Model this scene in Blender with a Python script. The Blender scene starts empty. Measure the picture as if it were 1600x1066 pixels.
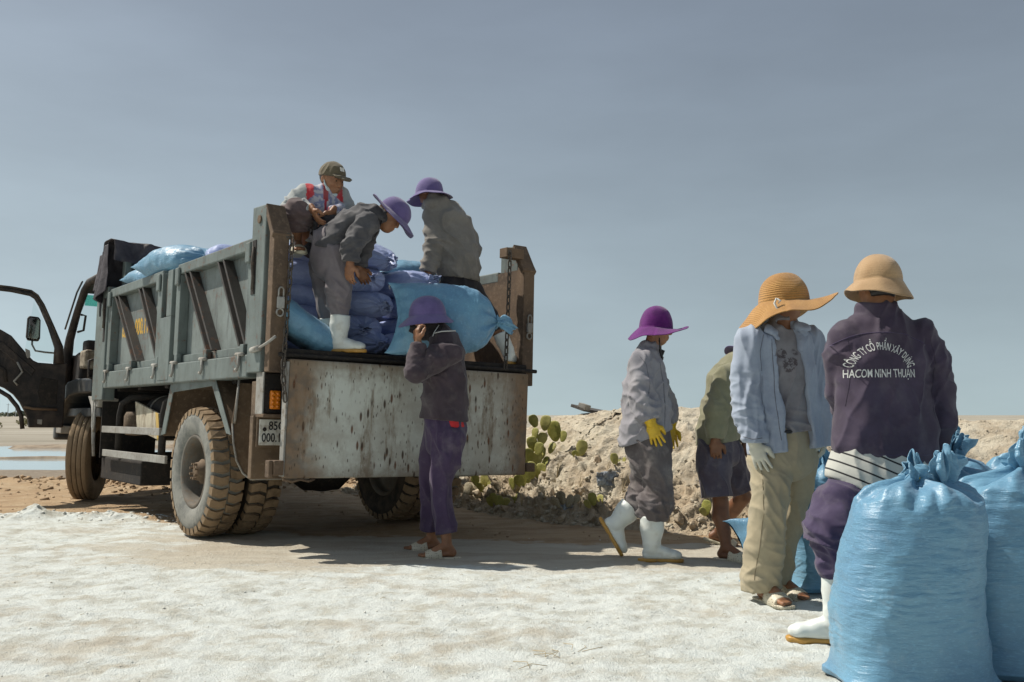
import bpy, bmesh, math, random
import numpy as np
from mathutils import Vector, Matrix
from mathutils.bvhtree import BVHTree

random.seed(7)
RNG = np.random.default_rng(11)
SC = bpy.context.scene
COL = SC.collection
R = math.radians

# ------------------------------------------------------------------ camera, sky, sun, exposure
CAM_H = 0.97
FPX = 1500.0                      # focal length in pixels of a 1600 px wide frame
PITCH = math.atan((648 - 533) / FPX)
cam_d = bpy.data.cameras.new('camera')
cam_d.sensor_fit = 'HORIZONTAL'; cam_d.sensor_width = 36.0
cam_d.lens = 36.0 * FPX / 1600.0
cam_d.clip_start = 0.05; cam_d.clip_end = 4000
cam = bpy.data.objects.new('camera', cam_d)
cam.location = (0, 0, CAM_H); cam.rotation_euler = (R(90) + PITCH, 0, 0)
COL.objects.link(cam); SC.camera = cam

SUN_EL = 53.0
SUN_DIR = Vector((-0.945, 0.325, 0.0)).normalized() * math.cos(R(SUN_EL)) + Vector((0, 0, math.sin(R(SUN_EL))))
world = bpy.data.worlds.new('World'); SC.world = world
world.use_nodes = True
wn = world.node_tree.nodes; wl = world.node_tree.links
wn.clear()
w_out = wn.new('ShaderNodeOutputWorld'); w_bg = wn.new('ShaderNodeBackground')
w_sky = wn.new('ShaderNodeTexSky'); w_sky.sky_type = 'NISHITA'
w_sky.sun_disc = False
w_sky.sun_elevation = R(SUN_EL)
w_sky.sun_rotation = math.atan2(SUN_DIR.x, SUN_DIR.y)
w_sky.altitude = 0; w_sky.air_density = 1.0; w_sky.dust_density = 1.0; w_sky.ozone_density = 1.0
w_hsv = wn.new('ShaderNodeHueSaturation'); w_hsv.inputs['Saturation'].default_value = 0.56
w_gam = wn.new('ShaderNodeGamma'); w_gam.inputs['Gamma'].default_value = 0.85
w_tint = wn.new('ShaderNodeMix'); w_tint.data_type = 'RGBA'; w_tint.blend_type = 'MULTIPLY'
w_tint.inputs[0].default_value = 1.0; w_tint.inputs[7].default_value = (0.955, 1.0, 0.965, 1)
# thin high haze: a very faint broad noise over the dome
w_tc = wn.new('ShaderNodeTexCoord'); w_map = wn.new('ShaderNodeMapping')
w_map.inputs['Scale'].default_value = (1.5, 1.5, 5.0)
w_noi = wn.new('ShaderNodeTexNoise'); w_noi.inputs['Scale'].default_value = 2.2; w_noi.inputs['Detail'].default_value = 5
w_noi.inputs['Roughness'].default_value = 0.55
w_rng = wn.new('ShaderNodeMapRange')
w_rng.inputs[1].default_value = 0.35; w_rng.inputs[2].default_value = 0.75
w_rng.inputs[3].default_value = 0.955; w_rng.inputs[4].default_value = 1.085
w_mul = wn.new('ShaderNodeMix'); w_mul.data_type = 'RGBA'; w_mul.blend_type = 'MULTIPLY'; w_mul.inputs[0].default_value = 1.0
w_nrm = wn.new('ShaderNodeVectorMath'); w_nrm.operation = 'NORMALIZE'
w_sep = wn.new('ShaderNodeSeparateXYZ'); w_com = wn.new('ShaderNodeCombineXYZ'); w_z = wn.new('ShaderNodeMapRange')
w_z.inputs[1].default_value = -0.05; w_z.inputs[2].default_value = 1.0; w_z.inputs[3].default_value = 0.13; w_z.inputs[4].default_value = 1.0
w_geo = wn.new('ShaderNodeTexCoord')
wl.new(w_geo.outputs['Generated'], w_sep.inputs[0]); wl.new(w_sep.outputs[0], w_com.inputs[0]); wl.new(w_sep.outputs[1], w_com.inputs[1])
wl.new(w_sep.outputs[2], w_z.inputs[0]); wl.new(w_z.outputs[0], w_com.inputs[2]); wl.new(w_com.outputs[0], w_nrm.inputs[0]); wl.new(w_nrm.outputs[0], w_sky.inputs[0])
wl.new(w_sky.outputs[0], w_hsv.inputs['Color']); wl.new(w_hsv.outputs[0], w_gam.inputs[0])
wl.new(w_gam.outputs[0], w_tint.inputs[6])
wl.new(w_tc.outputs['Generated'], w_map.inputs[0]); wl.new(w_map.outputs[0], w_noi.inputs[0]); wl.new(w_noi.outputs[0], w_rng.inputs[0])
wl.new(w_tint.outputs[2], w_mul.inputs[6]); wl.new(w_rng.outputs[0], w_mul.inputs[7])
w_el = wn.new('ShaderNodeMapRange'); w_el.interpolation_type = 'SMOOTHSTEP'      # paler towards the horizon
w_el.inputs[1].default_value = -0.05; w_el.inputs[2].default_value = 0.50; w_el.inputs[3].default_value = 0.0; w_el.inputs[4].default_value = 1.0
w_ec = wn.new('ShaderNodeMix'); w_ec.data_type = 'RGBA'; w_ec.inputs[6].default_value = (0.88, 0.905, 0.86, 1); w_ec.inputs[7].default_value = (0.655, 0.665, 0.70, 1)
wl.new(w_sep.outputs[2], w_el.inputs[0])
w_elm = wn.new('ShaderNodeMix'); w_elm.data_type = 'RGBA'; w_elm.blend_type = 'MULTIPLY'; w_elm.inputs[0].default_value = 1.0
wl.new(w_mul.outputs[2], w_elm.inputs[6]); wl.new(w_el.outputs[0], w_ec.inputs[0]); wl.new(w_ec.outputs[2], w_elm.inputs[7]); wl.new(w_elm.outputs[2], w_bg.inputs[0]); wl.new(w_bg.outputs[0], w_out.inputs[0])
w_bg.inputs[1].default_value = 0.091

sun_d = bpy.data.lights.new('sun', 'SUN'); sun_d.energy = 3.0; sun_d.angle = R(0.6); sun_d.color = (1.0, 0.935, 0.83)
sun = bpy.data.objects.new('sun', sun_d); sun.rotation_euler = SUN_DIR.to_track_quat('Z', 'Y').to_euler()
sun.location = (-6, 2, 8); COL.objects.link(sun)

SC.view_settings.view_transform = 'Standard'
SC.view_settings.look = 'None'
SC.view_settings.gamma = 1.0
SC.view_settings.exposure = 0.80
SC.view_settings.use_curve_mapping = False

# ------------------------------------------------------------------ helpers
def at(px, py, d):
    """world point seen at photo pixel (px, py) at distance d along +Y"""
    x = (px - 800) / FPX; v = (533 - py) / FPX
    r = np.array([x, math.cos(PITCH) - v * math.sin(PITCH), math.sin(PITCH) + v * math.cos(PITCH)])
    return np.array([0, 0, CAM_H]) + r * (d / r[1])

_prm = np.random.default_rng(3).permutation(512)
_grad = np.random.default_rng(4).normal(size=(512, 3)); _grad /= np.linalg.norm(_grad, axis=1)[:, None]
def pn(p):
    """gradient noise, p (n,3) -> (n,) about -0.7..0.7"""
    p = np.asarray(p, float); i = np.floor(p).astype(int); f = p - i
    u = f * f * f * (f * (f * 6 - 15) + 10)
    out = 0
    for dx in (0, 1):
        wx = u[:, 0] if dx else 1 - u[:, 0]
        for dy in (0, 1):
            wy = u[:, 1] if dy else 1 - u[:, 1]
            for dz in (0, 1):
                wz = u[:, 2] if dz else 1 - u[:, 2]
                h = _prm[(_prm[(_prm[(i[:, 0] + dx) & 511] + i[:, 1] + dy) & 511] + i[:, 2] + dz) & 511]
                g = _grad[h]
                out = out + wx * wy * wz * (g[:, 0] * (f[:, 0] - dx) + g[:, 1] * (f[:, 1] - dy) + g[:, 2] * (f[:, 2] - dz))
    return out
def fbm(p, oct=4, gain=0.5, lac=2.1):
    a = 1.0; s = 0; p = np.asarray(p, float)
    for k in range(oct):
        s = s + a * pn(p + 17.3 * k); p = p * lac; a *= gain
    return s
def sstep(a, b, x):
    t = np.clip((x - a) / (b - a), 0, 1); return t * t * (3 - 2 * t)

def mesh_from(name, V, F, mat=None, smooth=True, attrs=None):
    me = bpy.data.meshes.new(name)
    V = np.asarray(V, np.float32)
    if isinstance(F, np.ndarray):
        nf, k = F.shape
        me.vertices.add(len(V)); me.vertices.foreach_set('co', V.ravel())
        me.loops.add(nf * k); me.loops.foreach_set('vertex_index', F.ravel().astype(np.int32))
        me.polygons.add(nf); me.polygons.foreach_set('loop_start', np.arange(0, nf * k, k, dtype=np.int32))
        me.update(calc_edges=True)
    else:
        me.from_pydata([tuple(map(float, v)) for v in V], [], [tuple(map(int, f)) for f in F])
        me.update()
    me.validate()
    if smooth:
        me.polygons.foreach_set('use_smooth', [True] * len(me.polygons))
    if attrs:
        for k, a in attrs.items():
            a = np.asarray(a, np.float32)
            if a.ndim == 1:
                at_ = me.attributes.new(k, 'FLOAT', 'POINT'); at_.data.foreach_set('value', a)
            else:
                at_ = me.color_attributes.new(k, 'FLOAT_COLOR', 'POINT')
                c = np.ones((len(a), 4), np.float32); c[:, :3] = a
                at_.data.foreach_set('color', c.ravel())
    if mat is not None:
        for m in (mat if isinstance(mat, (list, tuple)) else [mat]): me.materials.append(m)
    return me

def obj(name, me, parent=None, loc=None, rot=None):
    o = bpy.data.objects.new(name, me); COL.objects.link(o)
    if parent is not None: o.parent = parent
    if loc is not None: o.location = loc
    if rot is not None: o.rotation_euler = rot
    return o
def tag(o, label=None, cat=None, group=None, kind=None):
    if label: o['label'] = label
    if cat: o['category'] = cat
    if group: o['group'] = group
    if kind: o['kind'] = kind
    return o
def thing(name, label, cat, loc=(0, 0, 0), group=None, M=None):
    o = bpy.data.objects.new(name, None); COL.objects.link(o)
    o.empty_display_size = 0.1
    if M is not None: o.matrix_world = M
    else: o.location = loc
    return tag(o, label, cat, group)
def bevel(o, w=0.006, seg=2, ang=35):
    b = o.modifiers.new('bevel', 'BEVEL'); b.width = w; b.segments = seg; b.limit_method = 'ANGLE'; b.angle_limit = R(ang)
    b.harden_normals = False
    return o

class MB:
    """collects simple solids into one mesh"""
    def __init__(s): s.V = []; s.F = []
    def add(s, V, F):
        n = len(s.V); s.V += [tuple(map(float, v)) for v in V]; s.F += [tuple(int(i) + n for i in f) for f in F]; return s
    def box(s, x0, x1, y0, y1, z0, z1):
        V = [(x, y, z) for x in (x0, x1) for y in (y0, y1) for z in (z0, z1)]
        F = [(0, 1, 3, 2), (4, 6, 7, 5), (0, 4, 5, 1), (2, 3, 7, 6), (0, 2, 6, 4), (1, 5, 7, 3)]
        return s.add(V, F)
    def hexa(s, P):   # 8 points: bottom 4 ccw, top 4 ccw
        return s.add(P, [(3, 2, 1, 0), (4, 5, 6, 7), (0, 1, 5, 4), (1, 2, 6, 5), (2, 3, 7, 6), (3, 0, 4, 7)])
    def prism(s, poly, vec):
        n = len(poly); vec = np.asarray(vec, float)
        A = [np.asarray(p, float) for p in poly]; B = [p + vec for p in A]
        F = [tuple(range(n - 1, -1, -1)), tuple(range(n, 2 * n))] + [(i, (i + 1) % n, n + (i + 1) % n, n + i) for i in range(n)]
        return s.add(A + B, F)
    def tube(s, pts, r, n=10, closed=False, cap=True):
        pts = [np.asarray(p, float) for p in pts]; m = len(pts)
        rs = r if isinstance(r, (list, tuple)) else [r] * m
        base = len(s.V); prevN = None; V = []
        for i, p in enumerate(pts):
            a = pts[(i - 1) % m] if (closed or i > 0) else p
            b = pts[(i + 1) % m] if (closed or i < m - 1) else p
            t = b - a; t = t / (np.linalg.norm(t) + 1e-9)
            if prevN is None:
                h = np.array([0, 0, 1.0]) if abs(t[2]) < 0.9 else np.array([1.0, 0, 0])
                N = np.cross(t, h)
            else: N = prevN - t * (prevN @ t)
            N /= np.linalg.norm(N) + 1e-9; prevN = N; B = np.cross(t, N)
            for k in range(n):
                an = 2 * math.pi * k / n
                V.append(p + rs[i] * (math.cos(an) * N + math.sin(an) * B))
        F = []
        for i in range(m if closed else m - 1):
            j = (i + 1) % m
            for k in range(n):
                F.append((i * n + k, i * n + (k + 1) % n, j * n + (k + 1) % n, j * n + k))
        if cap and not closed:
            F.append(tuple(range(n - 1, -1, -1))); F.append(tuple((m - 1) * n + k for k in range(n)))
        return s.add(V, F)
    def lathe(s, prof, n=48, axis='y', c=(0, 0, 0)):
        """prof: list of (radius, offset along axis)"""
        V = []; m = len(prof)
        for (r, h) in prof:
            for k in range(n):
                a = 2 * math.pi * k / n; ca, sa = math.cos(a) * r, math.sin(a) * r
                V.append({'x': (h, ca, sa), 'y': (ca, h, sa), 'z': (ca, sa, h)}[axis])
        V = [np.asarray(v) + np.asarray(c) for v in V]
        F = []
        for i in range(m - 1):
            for k in range(n):
                f = (i * n + k, i * n + (k + 1) % n, (i + 1) * n + (k + 1) % n, (i + 1) * n + k)
                F.append(f)
        return s.add(V, F)
    def me(s, name, mat, smooth=False): 
        m = mesh_from(name, s.V, s.F, mat, smooth)
        bm = bmesh.new(); bm.from_mesh(m); bmesh.ops.recalc_face_normals(bm, faces=bm.faces); bm.to_mesh(m); bm.free()
        return m
    def build(s, name, mat, parent=None, bev=0, smooth=False, seg=2):
        o = obj(name, s.me(name, mat, smooth), parent)
        if bev: bevel(o, bev, seg)
        return o

# ------------------------------------------------------------------ materials
def lin(c):
    """sRGB 0..255 -> linear"""
    out = []
    for v in c:
        v /= 255.0
        out.append(v / 12.92 if v <= 0.04045 else ((v + 0.055) / 1.055) ** 2.4)
    return tuple(out)
class NT:
    def __init__(s, name):
        s.m = bpy.data.materials.new(name); s.m.use_nodes = True
        s.t = s.m.node_tree; s.n = s.t.nodes; s.l = s.t.links; s.b = s.n['Principled BSDF']
        s._tc = None
    def tc(s, which='Object'):
        if s._tc is None: s._tc = s.n.new('ShaderNodeTexCoord')
        return s._tc.outputs[which]
    def pos(s): return s.n.new('ShaderNodeNewGeometry').outputs['Position']
    def map(s, scale, src=None, rot=(0, 0, 0), loc=(0, 0, 0)):
        m = s.n.new('ShaderNodeMapping'); m.inputs['Scale'].default_value = scale if isinstance(scale, tuple) else (scale,) * 3
        m.inputs['Rotation'].default_value = rot; m.inputs['Location'].default_value = loc
        s.l.new(src if src is not None else s.tc(), m.inputs[0]); return m.outputs[0]
    def noise(s, scale, detail=4, rough=0.55, src=None, dist=0.0):
        n = s.n.new('ShaderNodeTexNoise'); n.inputs['Scale'].default_value = scale; n.inputs['Detail'].default_value = detail
        n.inputs['Roughness'].default_value = rough; n.inputs['Distortion'].default_value = dist
        s.l.new(src if src is not None else s.tc(), n.inputs['Vector']); return n.outputs['Fac']
    def voro(s, scale, src=None, feature='F1', rnd=1.0):
        n = s.n.new('ShaderNodeTexVoronoi'); n.feature = feature; n.inputs['Scale'].default_value = scale
        n.inputs['Randomness'].default_value = rnd
        s.l.new(src if src is not None else s.tc(), n.inputs['Vector']); return n.outputs['Distance']
    def wave(s, scale, dist=0, axis='Z', src=None, detail=2, dscale=1.0):
        n = s.n.new('ShaderNodeTexWave'); n.bands_direction = axis; n.inputs['Scale'].default_value = scale
        n.inputs['Distortion'].default_value = dist; n.inputs['Detail'].default_value = detail; n.inputs['Detail Scale'].default_value = dscale
        s.l.new(src if src is not None else s.tc(), n.inputs['Vector']); return n.outputs['Fac']
    def rng(s, v, a, b, c=0.0, d=1.0):
        n = s.n.new('ShaderNodeMapRange'); n.inputs[1].default_value = a; n.inputs[2].default_value = b
        n.inputs[3].default_value = c; n.inputs[4].default_value = d; n.interpolation_type = 'SMOOTHSTEP'
        s.l.new(v, n.inputs[0]); return n.outputs[0]
    def math(s, op, a, b=None):
        n = s.n.new('ShaderNodeMath'); n.operation = op
        for i, v in enumerate((a, b)):
            if v is None: continue
            if isinstance(v, (int, float)): n.inputs[i].default_value = v
            else: s.l.new(v, n.inputs[i])
        return n.outputs[0]
    def mix(s, f, a, b, mode='MIX'):
        n = s.n.new('ShaderNodeMix'); n.data_type = 'RGBA'; n.blend_type = mode
        for i, v in ((0, f), (6, a), (7, b)):
            if isinstance(v, (int, float)): n.inputs[i].default_value = v
            elif isinstance(v, tuple): n.inputs[i].default_value = (*v[:3], 1)
            else: s.l.new(v, n.inputs[i])
        return n.outputs[2]
    def attr(s, name, out='Fac'):
        n = s.n.new('ShaderNodeAttribute'); n.attribute_name = name; return n.outputs[out]
    def sep(s, v):
        n = s.n.new('ShaderNodeSeparateXYZ'); s.l.new(v, n.inputs[0]); return n.outputs
    def rand(s):
        return s.n.new('ShaderNodeObjectInfo').outputs['Random']
    def bump(s, h, strength=0.3, dist=0.01, prev=None):
        n = s.n.new('ShaderNodeBump'); n.inputs['Strength'].default_value = strength; n.inputs['Distance'].default_value = dist
        s.l.new(h, n.inputs['Height'])
        if prev is not None: s.l.new(prev, n.inputs['Normal'])
        return n.outputs[0]
    def set(s, **k):
        for key, v in k.items():
            key = {'col': 'Base Color', 'rough': 'Roughness', 'metal': 'Metallic', 'nrm': 'Normal', 'spec': 'Specular IOR Level',
                   'sheen': 'Sheen Weight', 'trans': 'Transmission Weight', 'ior': 'IOR', 'coat': 'Coat Weight', 'alpha': 'Alpha'}[key]
            i = s.b.inputs[key]
            if isinstance(v, (int, float)): i.default_value = v
            elif isinstance(v, tuple): i.default_value = (*v[:3], 1)
            else: s.l.new(v, i)
        return s.m

def cloth(name, col, col2=None, dust=0.0, rough=0.85, var=0.22, weave=900, fold=0.0, attr=None, sheen=0.15, dustcol=(0.45, 0.42, 0.38)):
    """woven cloth: faded in patches, fine weave, a little dust"""
    t = NT(name)
    c2 = col2 or tuple(min(1, x * 1.35 + 0.01) for x in col)
    base = col
    f = t.rng(t.noise(5.5, 5, 0.6), 0.35, 0.7)
    if attr:
        c = t.mix(t.math('MULTIPLY', f, var), t.attr(attr, 'Color'), c2)
    else:
        c = t.mix(t.math('MULTIPLY', f, min(1, var * 2.5)), base, c2)
    g = t.rng(t.noise(60, 3, 0.6), 0.3, 0.75)
    c = t.mix(t.math('MULTIPLY', g, var * 0.6), c, tuple(x * 0.55 for x in base))
    if dust:
        d = t.rng(t.noise(9, 6, 0.65), 0.48, 0.72)
        c = t.mix(t.math('MULTIPLY', d, dust), c, dustcol)
    b1 = t.bump(t.noise(weave * 0.35, 2, 0.6), 0.25, 0.0015)
    rn = t.n.new('ShaderNodeTexNoise'); rn.noise_type = 'RIDGED_MULTIFRACTAL'; rn.inputs['Scale'].default_value = 8.5; rn.inputs['Detail'].default_value = 3; rn.inputs['Roughness'].default_value = 0.5
    rn.inputs['Distortion'].default_value = 0.9; t.l.new(t.tc(), rn.inputs['Vector'])
    b2 = t.bump(rn.outputs['Fac'], 0.35, 0.010, b1)
    return t.set(col=c, rough=rough, nrm=b2, sheen=sheen, spec=0.25)
# ------------------------------------------------------------------ ground
def axis_steps(lo_far, lo, hi, hi_far, step, grow):
    a = list(np.arange(lo, hi, step)); s = step; x = a[-1]
    while x < hi_far: s *= grow; x += s; a.append(x)
    b = []; s = step; x = lo
    while x > lo_far: s *= grow; x -= s; b.append(x)
    return np.array(b[::-1] + a)
gx = axis_steps(-900, -5.6, 4.0, 900, 0.022, 1.12)
gy = axis_steps(-60, 3.0, 10.4, 1500, 0.020, 1.075)
GX, GY = np.meshgrid(gx, gy)
def salt_edge(x):   # distance at which the white crust gives way to brown track
    return np.interp(x, [-8, -5, -3.9, -2.6, -1.6, -0.6, 0.8, 2.0, 4.0, 8], [9.6, 9.5, 9.35, 8.4, 7.9, 7.6, 7.35, 7.2, 6.9, 6.5])
def ground_h(x, y):
    x = np.asarray(x, float).ravel(); y = np.asarray(y, float).ravel()
    p = np.stack([x, y, 0 * x], 1)
    e = salt_edge(x) + 0.5 * pn(p * 0.9 + 5)
    salt = 1 - sstep(-0.35, 0.35, y - e)
    near = sstep(60, 13, y) * sstep(-40, 1, y) * sstep(40, 12, np.abs(x))
    crust = salt * (1 - sstep(5.3, 7.0, y + 0.35 * pn(p * 1.3)) * sstep(-3.8, -1.6, x) )
    m1 = fbm(p * 2.2, 4); m2 = 0.5 - np.abs(fbm(p * np.array([6.0, 7.5, 1]) + 3, 4, 0.55))
    h = near * (0.020 * m1 + 0.004 * fbm(p * 9, 3))
    pw = p + 0.10 * np.stack([pn(p * 4 + 50), pn(p * 4 + 70), 0 * x], 1)
    m3 = np.abs(pn(pw * 13 + 9)); m4 = np.abs(pn(pw * 27 + 19)); patch = sstep(-0.25, 0.35, pn(p * 1.6 + 33))
    h = h + crust * (0.022 * m2 + (0.35 + 0.9 * patch) * (0.016 * m3 + 0.008 * m4)) + (salt - crust) * 0.004 * m3
    # little heap of crust at the far left edge, lumps where the crust breaks
    h += 0.09 * np.exp(-(((x + 4.45) / 0.28) ** 2 + ((y - 9.0) / 0.22) ** 2)) * (1 + 0.8 * fbm(p * 6, 3))
    h += 0.045 * np.exp(-(((x + 3.75) / 0.45) ** 2 + ((y - 9.05) / 0.20) ** 2)) * (1 + 1.2 * fbm(p * 7, 3))
    # ruts across the brown track
    trk = (1 - salt) * sstep(16, 12.5, y)
    h += trk * 0.012 * fbm(np.stack([x * 1.2, y * 7, 0 * x], 1), 4)
    # rubble ridge beside the track on the left
    rb = np.exp(-((y - 12.9 - 0.15 * x * 0.2) / 0.75) ** 2) * sstep(-1.2, -2.6, x) * near
    h += rb * (0.10 + 0.11 * np.abs(fbm(p * 4.5, 4)) + 0.03 * fbm(p * 14, 3))
    # bank, then the pans hold water
    bank = sstep(16.8, 19.6, y)
    h -= 0.16 * bank * (1 - sstep(31, 35, y)) + 0.10 * sstep(31, 35, y)
    h += 0.02 * bank * fbm(p * 1.3, 4) * sstep(80, 30, y)
    dyke = np.exp(-((y - 23.0 - 0.02 * x) / 0.22) ** 2); h += 0.15 * dyke * (0.9 + 0.5 * fbm(p * 2.0, 3))
    h += 0.15 * np.exp(-((y - 33.5 + 0.5 * fbm(p * 0.3, 2)) / 1.6) ** 2) * (0.8 + 0.8 * fbm(p * 0.8, 3))
    h += 0.04 * sstep(34, 40, y) * sstep(400, 60, y)
    return h, salt, crust, rb
gh, gsalt, gcrust, grb = ground_h(GX, GY)
ny, nx = GX.shape
idx = np.arange(ny * nx).reshape(ny, nx)
gF = np.stack([idx[:-1, :-1], idx[:-1, 1:], idx[1:, 1:], idx[1:, :-1]], -1).reshape(-1, 4)

t = NT('salt_and_dirt')
P = t.pos()
sx = t.sep(P)
big = t.noise(0.9, 5, 0.6, P); med = t.noise(5, 6, 0.62, P); fine = t.noise(42, 5, 0.7, P); grit = t.noise(150, 3, 0.7, P)
flat = t.map((0.7, 3.2, 1), P)
streak = t.noise(1.6, 6, 0.62, flat)
white = t.mix(t.rng(med, 0.40, 0.68), (0.72, 0.76, 0.73), (0.53, 0.53, 0.465))
white = t.mix(t.math('MULTIPLY', t.rng(grit, 0.55, 0.78), 0.5), white, (0.40, 0.395, 0.35))
white = t.mix(t.rng(fine, 0.5, 0.72), white, (0.77, 0.82, 0.79))
packed = t.mix(t.rng(streak, 0.36, 0.66), (0.58, 0.545, 0.455), (0.46, 0.40, 0.31))
packed = t.mix(t.math('MULTIPLY', t.rng(fine, 0.45, 0.75), 0.5), packed, (0.58, 0.56, 0.48))
brown = t.mix(t.rng(streak, 0.34, 0.68), (0.50, 0.365, 0.225), (0.36, 0.245, 0.145))
brown = t.mix(t.math('MULTIPLY', t.rng(med, 0.45, 0.7), 0.6), brown, (0.54, 0.43, 0.29))
brown = t.mix(t.math('MULTIPLY', t.rng(grit, 0.6, 0.75), 0.6), brown, (0.15, 0.10, 0.06))
grav = t.mix(t.rng(med, 0.35, 0.7), (0.30, 0.25, 0.19), (0.22, 0.18, 0.14))
grav = t.mix(t.math('MULTIPLY', t.rng(grit, 0.5, 0.75), 0.5), grav, (0.40, 0.36, 0.30))
pale = t.mix(t.rng(t.noise(0.06, 5, 0.6, t.map((0.3, 1.6, 1), P)), 0.35, 0.65), (0.40, 0.37, 0.31), (0.26, 0.235, 0.185))
a_s = t.attr('salt'); a_c = t.attr('crust')
white = t.mix(t.math('MULTIPLY', t.rng(t.math('ADD', big, t.math('MULTIPLY', med, 0.35)), 0.66, 0.86), 0.7), white, packed)
ms = t.rng(t.math('ADD', a_s, t.math('MULTIPLY', t.math('SUBTRACT', med, 0.5), 1.1)), 0.36, 0.64)
mc = t.rng(t.math('ADD', a_c, t.math('MULTIPLY', t.math('SUBTRACT', streak, 0.5), 1.7)), 0.30, 0.72)
c = t.mix(ms, brown, t.mix(mc, packed, white))
c = t.mix(t.rng(t.math('ADD', sx[1], t.math('MULTIPLY', streak, 1.2)), 13.9, 14.9), c, grav)
c = t.mix(t.rng(sx[1], 30, 36), c, pale)
hb = t.math('ADD', t.math('MULTIPLY', med, 0.5), t.math('ADD', t.math('MULTIPLY', fine, 0.8), t.math('MULTIPLY', grit, 0.55)))
GROUND_M = t.set(col=c, rough=0.92, nrm=t.bump(hb, 0.8, 0.028), spec=0.2)
ground = obj('ground', mesh_from('ground', np.stack([GX.ravel(), GY.ravel(), gh], 1), gF, GROUND_M, True,
             dict(salt=gsalt, crust=gcrust)))
tag(ground, 'white salt crust giving way to a brown dirt track and grey bank', kind='structure')

# mud dyke and bar out in the pans
def ridge(name, label, x0, x1, y0, w, h, seed):
    xs_ = np.linspace(x0, x1, 160); ts = np.linspace(-1, 1, 13); A, B = np.meshgrid(xs_, ts, indexing='ij'); q = np.stack([A.ravel(), y0 + B.ravel() * w + 0.25 * pn(np.stack([A.ravel() * .5, 0 * A.ravel() + seed, 0 * A.ravel()], 1)), 0 * A.ravel()], 1)
    q[:, 2] = -0.16 + (0.10 + h * (0.75 + 0.9 * fbm(q * np.array([0.8, 3, 1]) + seed, 3))) * (1 - np.abs(B.ravel()) ** 1.6)
    i_ = np.arange(160 * 13).reshape(160, 13); f = np.stack([i_[:-1, :-1], i_[1:, :-1], i_[1:, 1:], i_[:-1, 1:]], -1).reshape(-1, 4)
    o_ = obj(name, mesh_from(name, q, f, MUDBAR)); tag(o_, label, kind='structure')
t = NT('wet_mud'); MUDBAR = t.set(col=t.mix(t.rng(t.noise(2.0, 4, 0.6, t.pos()), 0.4, 0.6), (0.17, 0.125, 0.08), (0.28, 0.22, 0.15)), rough=0.8)
ridge('dyke', 'thin dark mud dyke crossing the salt pan', -60, -8.5, 23.0, 0.16, 0.045, 3)
ridge('mud_bar', 'brown mud bar at the far side of the salt pan', -15.6, -8, 30.5, 0.9, 0.10, 5)
def gz(x, y):
    return float(ground_h([x], [y])[0][0])

# water in the salt pans
t = NT('pan_water')
nb = t.noise(3.0, 3, 0.5, t.map((1, 3, 1), t.pos()))
WATER_M = t.set(col=(0.30, 0.37, 0.39), rough=0.05, nrm=t.bump(nb, 0.05, 0.02), spec=0.8, ior=1.33)
wv = [(-90, 17.0, -0.075), (40, 17.0, -0.075), (40, 34.0, -0.075), (-90, 34.0, -0.075)]
water = obj('water', mesh_from('water', wv, [(0, 1, 2, 3)], WATER_M, False))
tag(water, 'still shallow water in the salt pans beyond the bank', kind='structure')

def hull_shape(seed, n):
    """small angular lump: convex hull of random points"""
    r_ = np.random.default_rng(seed); p = r_.normal(size=(n, 3)); p /= np.linalg.norm(p, axis=1)[:, None]; p *= 0.75 + 0.35 * r_.random((n, 1))
    bm = bmesh.new()
    for q in p: bm.verts.new(q)
    bmesh.ops.convex_hull(bm, input=bm.verts); bmesh.ops.delete(bm, geom=[v for v in bm.verts if not v.link_faces], context='VERTS')
    bmesh.ops.triangulate(bm, faces=bm.faces); bm.verts.index_update(); bm.verts.ensure_lookup_table()
    v = np.array([q.co[:] for q in bm.verts]); f = np.array([[q.index for q in g.verts] for g in bm.faces]); bm.free(); return v, f
def scatter_lumps(name, pts, sizes, mat, parent=None, seed=5, flat=0.65):
    """many small rough lumps joined in one mesh"""
    rg = np.random.default_rng(seed); n = len(pts); VV = []; FF = []; base = 0
    kinds = [hull_shape(100 * seed + k, 11) for k in range(8)]
    which = rg.integers(0, 8, n)
    for k, (bv, bf) in enumerate(kinds):
        m = which == k; c = int(m.sum())
        if not c: continue
        a = rg.random(c) * 6.283; ca, sa = np.cos(a), np.sin(a)
        V = np.repeat(bv[None], c, 0) * (0.7 + 0.6 * rg.random((c, 1, 3)))
        V = np.stack([V[:, :, 0] * ca[:, None] - V[:, :, 1] * sa[:, None], V[:, :, 0] * sa[:, None] + V[:, :, 1] * ca[:, None], V[:, :, 2] * flat], -1)
        V = V * np.asarray(sizes)[m][:, None, None] + np.asarray(pts)[m][:, None, :]
        FF.append((bf[None] + (np.arange(c) * len(bv))[:, None, None]).reshape(-1, 3) + base); VV.append(V.reshape(-1, 3)); base += c * len(bv)
    return obj(name, mesh_from(name, np.concatenate(VV), np.concatenate(FF), mat, False), parent)

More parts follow.
